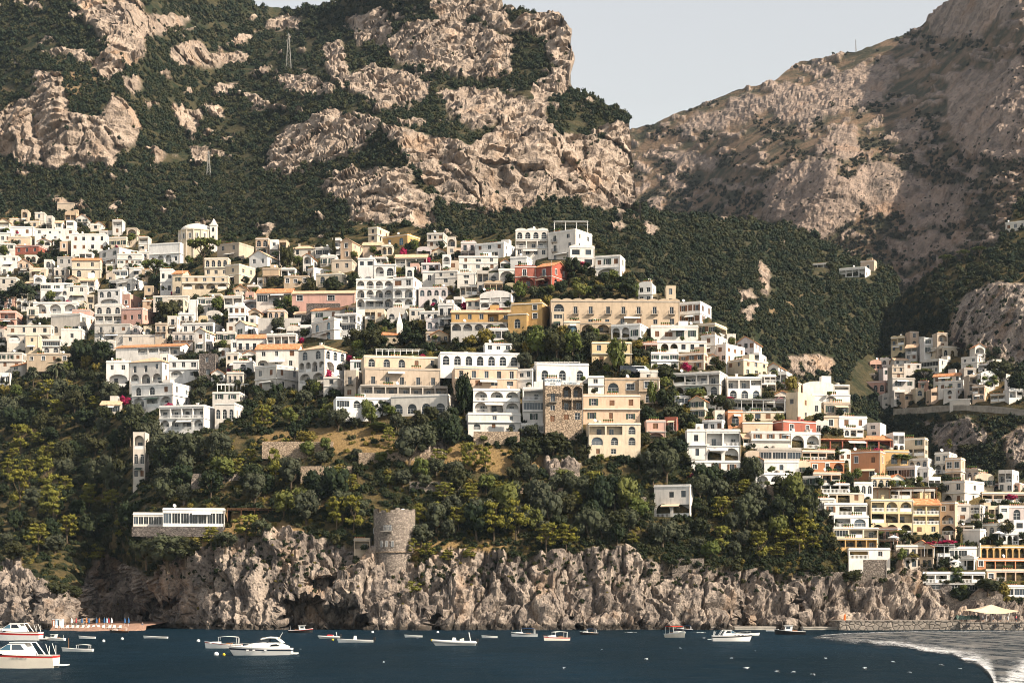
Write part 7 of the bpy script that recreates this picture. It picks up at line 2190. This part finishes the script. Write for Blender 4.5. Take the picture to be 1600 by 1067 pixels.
boat('launch', 819, 994, 42, 176, 'white open boat with a dark blue canopy', low='gel', stripe='navy', canvas='blue_canvas')
boat('gozzo', 869, 1000, 46, 205, 'cream boat with a red line and white canopy facing the shore', low='cream_gel', stripe='redpaint')
boat('gozzo', 920, 991, 30, 190, 'black boat close under the cliff', low='black', top='black', canvas='blue_canvas')
boat('gozzo', 1057, 996, 40, -70, 'white boat with a red canopy coming bow first', canvas='redcloth', low='cream_gel')
boat('gozzo', 1070, 985, 26, 170, 'small dark boat behind the red canopy boat', low='navy', canvas='blue_canvas')
boat('cruiser', 1144, 1001, 62, 0, 'white motor boat with a black line and a slanted screen', stripe='black')
boat('row', 1170, 992, 34, 0, 'pale rowing boat just behind the black-lined motor boat')
boat('launch', 1234, 991, 48, 180, 'black boat with a white cabin near the low landing', low='black', top='black', cabin='house')
boat('row', 1207, 986, 20, 0, 'tiny grey boat at the landing ledge', low='rubber')
for i, (px, py, r, mt_, lb) in enumerate(((338, 1023, .30, 'gel', 'round white mooring buoy in front of the motor yacht'), (350, 1023.5, .18, 'yellow', 'small yellow mooring buoy beside the motor yacht bow'), (310, 1002, .3, 'gel', 'white buoy left of the white fishing boat'), (162, 1002, .26, 'gel', 'white buoy right of the sailing dinghy'),
                                          (191, 998.5, .26, 'gel', 'white buoy between dinghy and long rowing boat'), (582, 988, .3, 'gel', 'white buoy above the open skiff'), (684, 988, .3, 'gel', 'white buoy above the large inflatable'), (675, 1001, .22, 'yellow', 'yellow buoy at the bow of the large inflatable'), (652, 998, .2, 'navy', 'dark buoy below the small empty boat'), (520, 1000, .2, 'yellow', 'yellow buoy at the bow of the open skiff'))):
    p, mp = sea_pt(px, py); e = tag(empty('mooring_buoy', p), lb, 'buoy', 'mooring buoys')
    m = MB(); m.lathe([(r * math.cos(t_) + .001, .12 + r * math.sin(t_)) for t_ in np.linspace(-1.57, 1.57, 8)], 12); m.build('float', M[mt_], e, True)
    m = MB(); m.bar((0, 0, r + .08), (0, 0, r + .22), .03, 0, 6); m.build('ring', M['iron'], e)

# wake of a passing ferry at the right: churned water with a foam rim, and loose whitecaps
def foam_mat():
    t = NT('foam'); co = t.coord((.9, .16, 1)); cs = t.coord((.45, .09, 1))
    n = t.noise(co, .9, 8, .75, 1.5); n2 = t.noise(co, 3.5, 6, .75); st = t.noise(cs, .8, 6, .7, .8)
    f = t.attr('foam'); body_ = t.attr('churn')
    a = t.math('ADD', t.math('MULTIPLY', n, .7), t.math('MULTIPLY', n2, .45))
    white = t.ramp(t.math('ADD', f, t.math('MULTIPLY', t.math('SUBTRACT', a, .58), 2.4)), [(.55, 0), (.85, 1)])
    streak = t.ramp(st, [(.46, 0), (.62, 1)])
    base = t.mix(streak, (.06, .07, .075), (.31, .285, .25))
    base = t.mix(t.ramp(n2, [(.35, .5), (.6, 0)]), base, (.05, .06, .065))
    col = t.mix(white, base, (.72, .71, .69))
    al = t.math('MAXIMUM', white, t.math('MULTIPLY', body_, t.ramp(t.math('ADD', st, t.math('MULTIPLY', body_, .3)), [(.50, .10), (.80, .85)])))
    t.set(t.b.inputs['Alpha'], al)
    return t.out(col, .5, t.bump(a, .9, .6), .2)
M['foam'] = foam_mat()
top_ = [(1262, 997.5), (1290, 991), (1330, 988.5), (1400, 986.5), (1500, 985.5), (1620, 985), (1720, 985)]
bot_ = [(1262, 998.5), (1320, 1004), (1380, 1010), (1450, 1020), (1500, 1031), (1530, 1042), (1545, 1055), (1555, 1075), (1560, 1100)]
V = []; Fq = []; A_ = []; Bd = []
NU, NV = 170, 70
WOB = fbm(np.arange(170) / 9.0, np.zeros(170) + .3, np.zeros(170), 4, 88) * 9
def sst(x): x = min(1, max(0, x)); return x * x * (3 - 2 * x)
for i in range(NU):
    u = i / (NU - 1); px = 1256 + (1720 - 1256) * u
    yt_ = np.interp(px, [p_[0] for p_ in top_], [p_[1] for p_ in top_])
    yb_ = (np.interp(px, [p_[0] for p_ in bot_], [p_[1] for p_ in bot_]) if px < 1560 else 1100) + 5
    for j in range(NV):
        v = j / (NV - 1); w_ = v ** 1.3; py = yt_ + (yb_ - yt_) * w_
        p, mp = sea_pt(px, py + WOB[i] * w_); V.append((p.x, p.y, .03))
        db = (yb_ - py) if px < 1560 else 60; dt_ = py - yt_
        wid = 5 + 9 * sst((px - 1300) / 200) + 14 * sst((px - 1480) / 80)
        rim = sst(db / 13) * math.exp(-(max(0, db - 6) / wid) ** 2)
        if px > 1500: rim = max(rim, .85 * math.exp(-((px - 1585 + (py - 1067) * 1.1) / 34) ** 2) * sst((py - 1015) / 25) * sst(db / 6))
        rim = max(rim, .75 * sst(dt_ / 1.0) * math.exp(-(dt_ / 2.2) ** 2))
        tip = sst((px - 1256) / 40)
        A_.append((rim * .66 + .27 * tip * sst(db / 12)) * sst((px - 1254) / 12)); Bd.append(.9 * sst(db / 14) * sst(dt_ / 1.5) * tip)
for i in range(NU - 1):
    for j in range(NV - 1):
        a = i * NV + j; Fq.append((a, a + 1, a + NV + 1, a + NV))
V = np.array(V); V[:, 2] = .14 + fbm(V[:, 0] / 3, V[:, 1] / 3, V[:, 0] * 0, 3, 55) * .1
me = bpy.data.meshes.new('boat_wake'); me.from_pydata(V.tolist(), [], Fq)
at_ = me.attributes.new('foam', 'FLOAT', 'POINT'); at_.data.foreach_set('value', np.array(A_, np.float32)); me.materials.append(M['foam'])
at_ = me.attributes.new('churn', 'FLOAT', 'POINT'); at_.data.foreach_set('value', np.array(Bd, np.float32))
tag(link(bpy.data.objects.new('boat_wake', me)), 'churned pale wake water with a white foam rim at the lower right', 'wake', kind='stuff')
V = []; Fq = []; A_ = []
g = random.Random(9)
for px, py, w in ((1063, 1017, 6), (1143, 1034, 6), (1166, 1050, 16), (1215, 1056, 13), (1240, 1057, 12), (1270, 1061, 14), (985, 990.5, 40), (1095, 991, 36), (1290, 1034, 8), (1470, 1045, 10), (1500, 1052, 8), (940, 1020, 8), (880, 1050, 8), (1100, 1000, 12), (1350, 1050, 10), (470, 1019, 10), (600, 1040, 6), (1420, 1058, 12), (1395, 1040, 8), (1180, 1022, 7), (1010, 1035, 9)):
    p, mp = sea_pt(px, py); hw = w * mp / 2; i0 = len(V)
    hy = 1.6
    for a in range(9):
        for b in range(5):
            V.append((p.x - hw + 2 * hw * a / 8 + g.uniform(-.1, .1), p.y - hy + 2 * hy * b / 4 + g.uniform(-.3, .3), .16 + .34 * math.sin(math.pi * b / 4)))
            A_.append(.9 * math.sin(math.pi * (a + .001) / 8) * math.sin(math.pi * b / 4))
    for a in range(8):
        for b in range(4):
            q_ = i0 + a * 5 + b; Fq.append((q_, q_ + 1, q_ + 6, q_ + 5))
me = bpy.data.meshes.new('whitecap_foam'); me.from_pydata(V, [], Fq)
at_ = me.attributes.new('foam', 'FLOAT', 'POINT'); at_.data.foreach_set('value', np.array(A_, np.float32)); me.materials.append(M['foam'])
tag(link(bpy.data.objects.new('whitecap_foam', me)), 'scattered small white foam crests on the dark sea', 'foam', kind='stuff')
# ------------------------------------------------------------------ labels for trees and the small houses, each told apart by a neighbour
MARKS = [(890, 385, 'the hilltop hotel'), (840, 430, 'the red house'), (308, 375, 'the domed church'), (330, 435, 'the cream palace'), (614, 840, 'the round tower'), (595, 462, 'the arcaded apartment block'), (960, 490, 'the long tan hotel'), (750, 585, 'the arched central hotel'),
         (870, 620, 'the sign hotel'), (955, 640, 'the green shuttered house'), (630, 600, 'the grey-beige hotel'), (490, 555, 'the orange roofed villa'), (1130, 695, 'the two-arch villa'), (1400, 805, 'the yellow hotel'), (1370, 728, 'the bright orange house'), (1245, 665, 'the dark red flat house'),
         (300, 650, 'the colonnade villa'), (285, 812, 'the glazed pavilion'), (217, 710, 'the lone narrow white house'), (205, 480, 'the pink tower house'), (135, 420, 'the cream villa'), (42, 390, 'the upper left dark red house'), (15, 498, 'the left edge pink house'), (230, 580, 'the hipped roof villa'),
         (40, 585, 'the orange roofed gable house'), (525, 505, 'the villa with blue arches'), (505, 458, 'the long pink house'), (780, 470, 'the vaulted white house'), (825, 500, 'the ochre villa'), (1075, 615, 'the four bay loggia villa'), (1055, 525, 'the wide white shoulder house'),
         (1052, 785, 'the lone white house'), (1545, 862, 'the ochre hotel'), (1490, 905, 'the long white pavilion'), (1315, 800, 'the six balcony levels'), (100, 955, 'the little beach'), (1440, 590, 'the headland houses'), (555, 375, 'the cypresses'), (1205, 645, 'the restaurant terrace'),
         (90, 400, 'the big white stepped house'), (420, 520, 'the white gabled houses'), (640, 395, 'the ochre house under the cliff'), (1215, 720, 'the three low arches'), (60, 780, 'the yellow pines'), (105, 505, 'the balustraded house'), (700, 430, 'the broad white house'), (451, 85, 'the high pylon'), (326, 255, 'the lower pylon'), (1337, 80, 'the radio mast'), (850, 540, 'the ivy garden'), (1000, 590, 'the tan tower house'), (1280, 740, 'the long terracotta hotel')]
def near(px, py):
    best = min(MARKS, key=lambda m_: (m_[0] - px) ** 2 + ((m_[1] - py) * 1.2) ** 2)
    dx, dy = px - best[0], py - best[1]
    if abs(dy) * 1.4 > abs(dx): rel = 'below' if dy > 0 else 'above'
    else: rel = 'right of' if dx > 0 else 'left of'
    return rel, best[2]
ORD = ['first', 'second', 'third', 'fourth', 'fifth', 'sixth', 'seventh', 'eighth', 'ninth', 'tenth', 'eleventh', 'twelfth', 'thirteenth', 'fourteenth', 'fifteenth', 'sixteenth', 'seventeenth', 'eighteenth', 'nineteenth', 'twentieth']
KN = {'broad': ('dark green broadleaf tree', 'tree'), 'olive': ('grey-green olive tree', 'tree'), 'pine': ('yellow-green pine', 'tree'), 'umbrella': ('flat crowned umbrella pine', 'tree'), 'darkpine': ('dark flat crowned pine', 'tree'), 'cypress': ('slim dark cypress', 'tree'),
      'shrub': ('dark green shrub', 'shrub'), 'bright': ('bright green leafy tree', 'tree'), 'ochre': ('yellowed dry shrub', 'shrub'), 'magenta': ('magenta bougainvillea', 'shrub'), 'macchia': ('dark macchia bush', 'shrub'), 'scrub': ('grey-green scrub bush', 'shrub'), 'palm': ('palm tree', 'tree'), 'dryscrub': ('dry scrub bush', 'shrub')}
def assign(items, group):
    """items: (object, phrase, px, py)"""
    bk = {}
    for o, ph, px, py in items:
        rel, mk = near(px, py)
        bk.setdefault((ph, rel, mk), []).append((px, o))
    for (ph, rel, mk), L_ in bk.items():
        L_.sort(key=lambda q_: q_[0])
        for i, (px, o) in enumerate(L_):
            lb = '%s %s %s' % (ph, rel, mk)
            if len(L_) > 1:
                lb += ', ' + ('leftmost' if i == 0 else 'rightmost' if i == len(L_) - 1 else ORD[min(i, 19)] + ' from left') + ' of %s' % (['two', 'three', 'four', 'five', 'six', 'seven', 'eight', 'nine', 'ten'][len(L_) - 2] if len(L_) < 11 else 'many')
            wd = lb.split()
            if len(wd) > 16: lb = ' '.join(wd).replace(' flat roofed', '').replace('small ', '', 1)
            o['label'] = lb
            if group: o['group'] = group(ph)
it = []
for e, kind, px, py, w, h in TREES:
    nm, ct = KN[kind]
    size = 'tall ' if h > 48 else 'small ' if h < 18 else ''
    if kind in ('bright', 'broad') and h < 13: nm = 'low climbing hedge' if kind == 'bright' else nm
    e['category'] = ct
    it.append((e, size + nm, px, py))
assign(it, lambda ph: ph.replace('tall ', '').replace('small ', '') + 's of the gardens and slopes')
WN = {'white': 'white', 'offwhite': 'off-white', 'cream': 'cream', 'beige': 'beige', 'peach': 'peach', 'grey': 'grey', 'lilac': 'pale lilac', 'yellow': 'yellow', 'tan': 'tan', 'salmon': 'salmon'}
RN = {'f': 'flat roofed', 'b': 'vaulted', 'w': 'scallop topped', 'g': 'orange gabled', 'X': 'pale tiled'}
it = []
for e, qn, x, y, wall, fl, rf, nf in FILL:
    o_ = 'loggias' if 'l' in fl.lower() else 'arched windows' if 'a' in fl else 'windows'
    it.append((e, 'small %s %s house with %s' % (WN[wall], RN[rf], o_), x, y))
assign(it, None)
for e, *_ in FILL: e['group'] = 'small houses packed on the hillside'
# ------------------------------------------------------------------ haze
hz = MB(); hz.box(-2600, 2600, -60, 3600, -45, 1450)
t = NT('haze_air')
t.n.remove(t.b)
pv = t.node('VolumePrincipled')
pv.inputs['Color'].default_value = (.66, .82, 1.0, 1)
pv.inputs['Density'].default_value = 0.000025
pv.inputs['Anisotropy'].default_value = 0.0
t.l.new(pv.outputs[0], t.n['Material Output'].inputs['Volume'])
haze = hz.build('haze', t.mat)
tag(haze, kind='stuff')
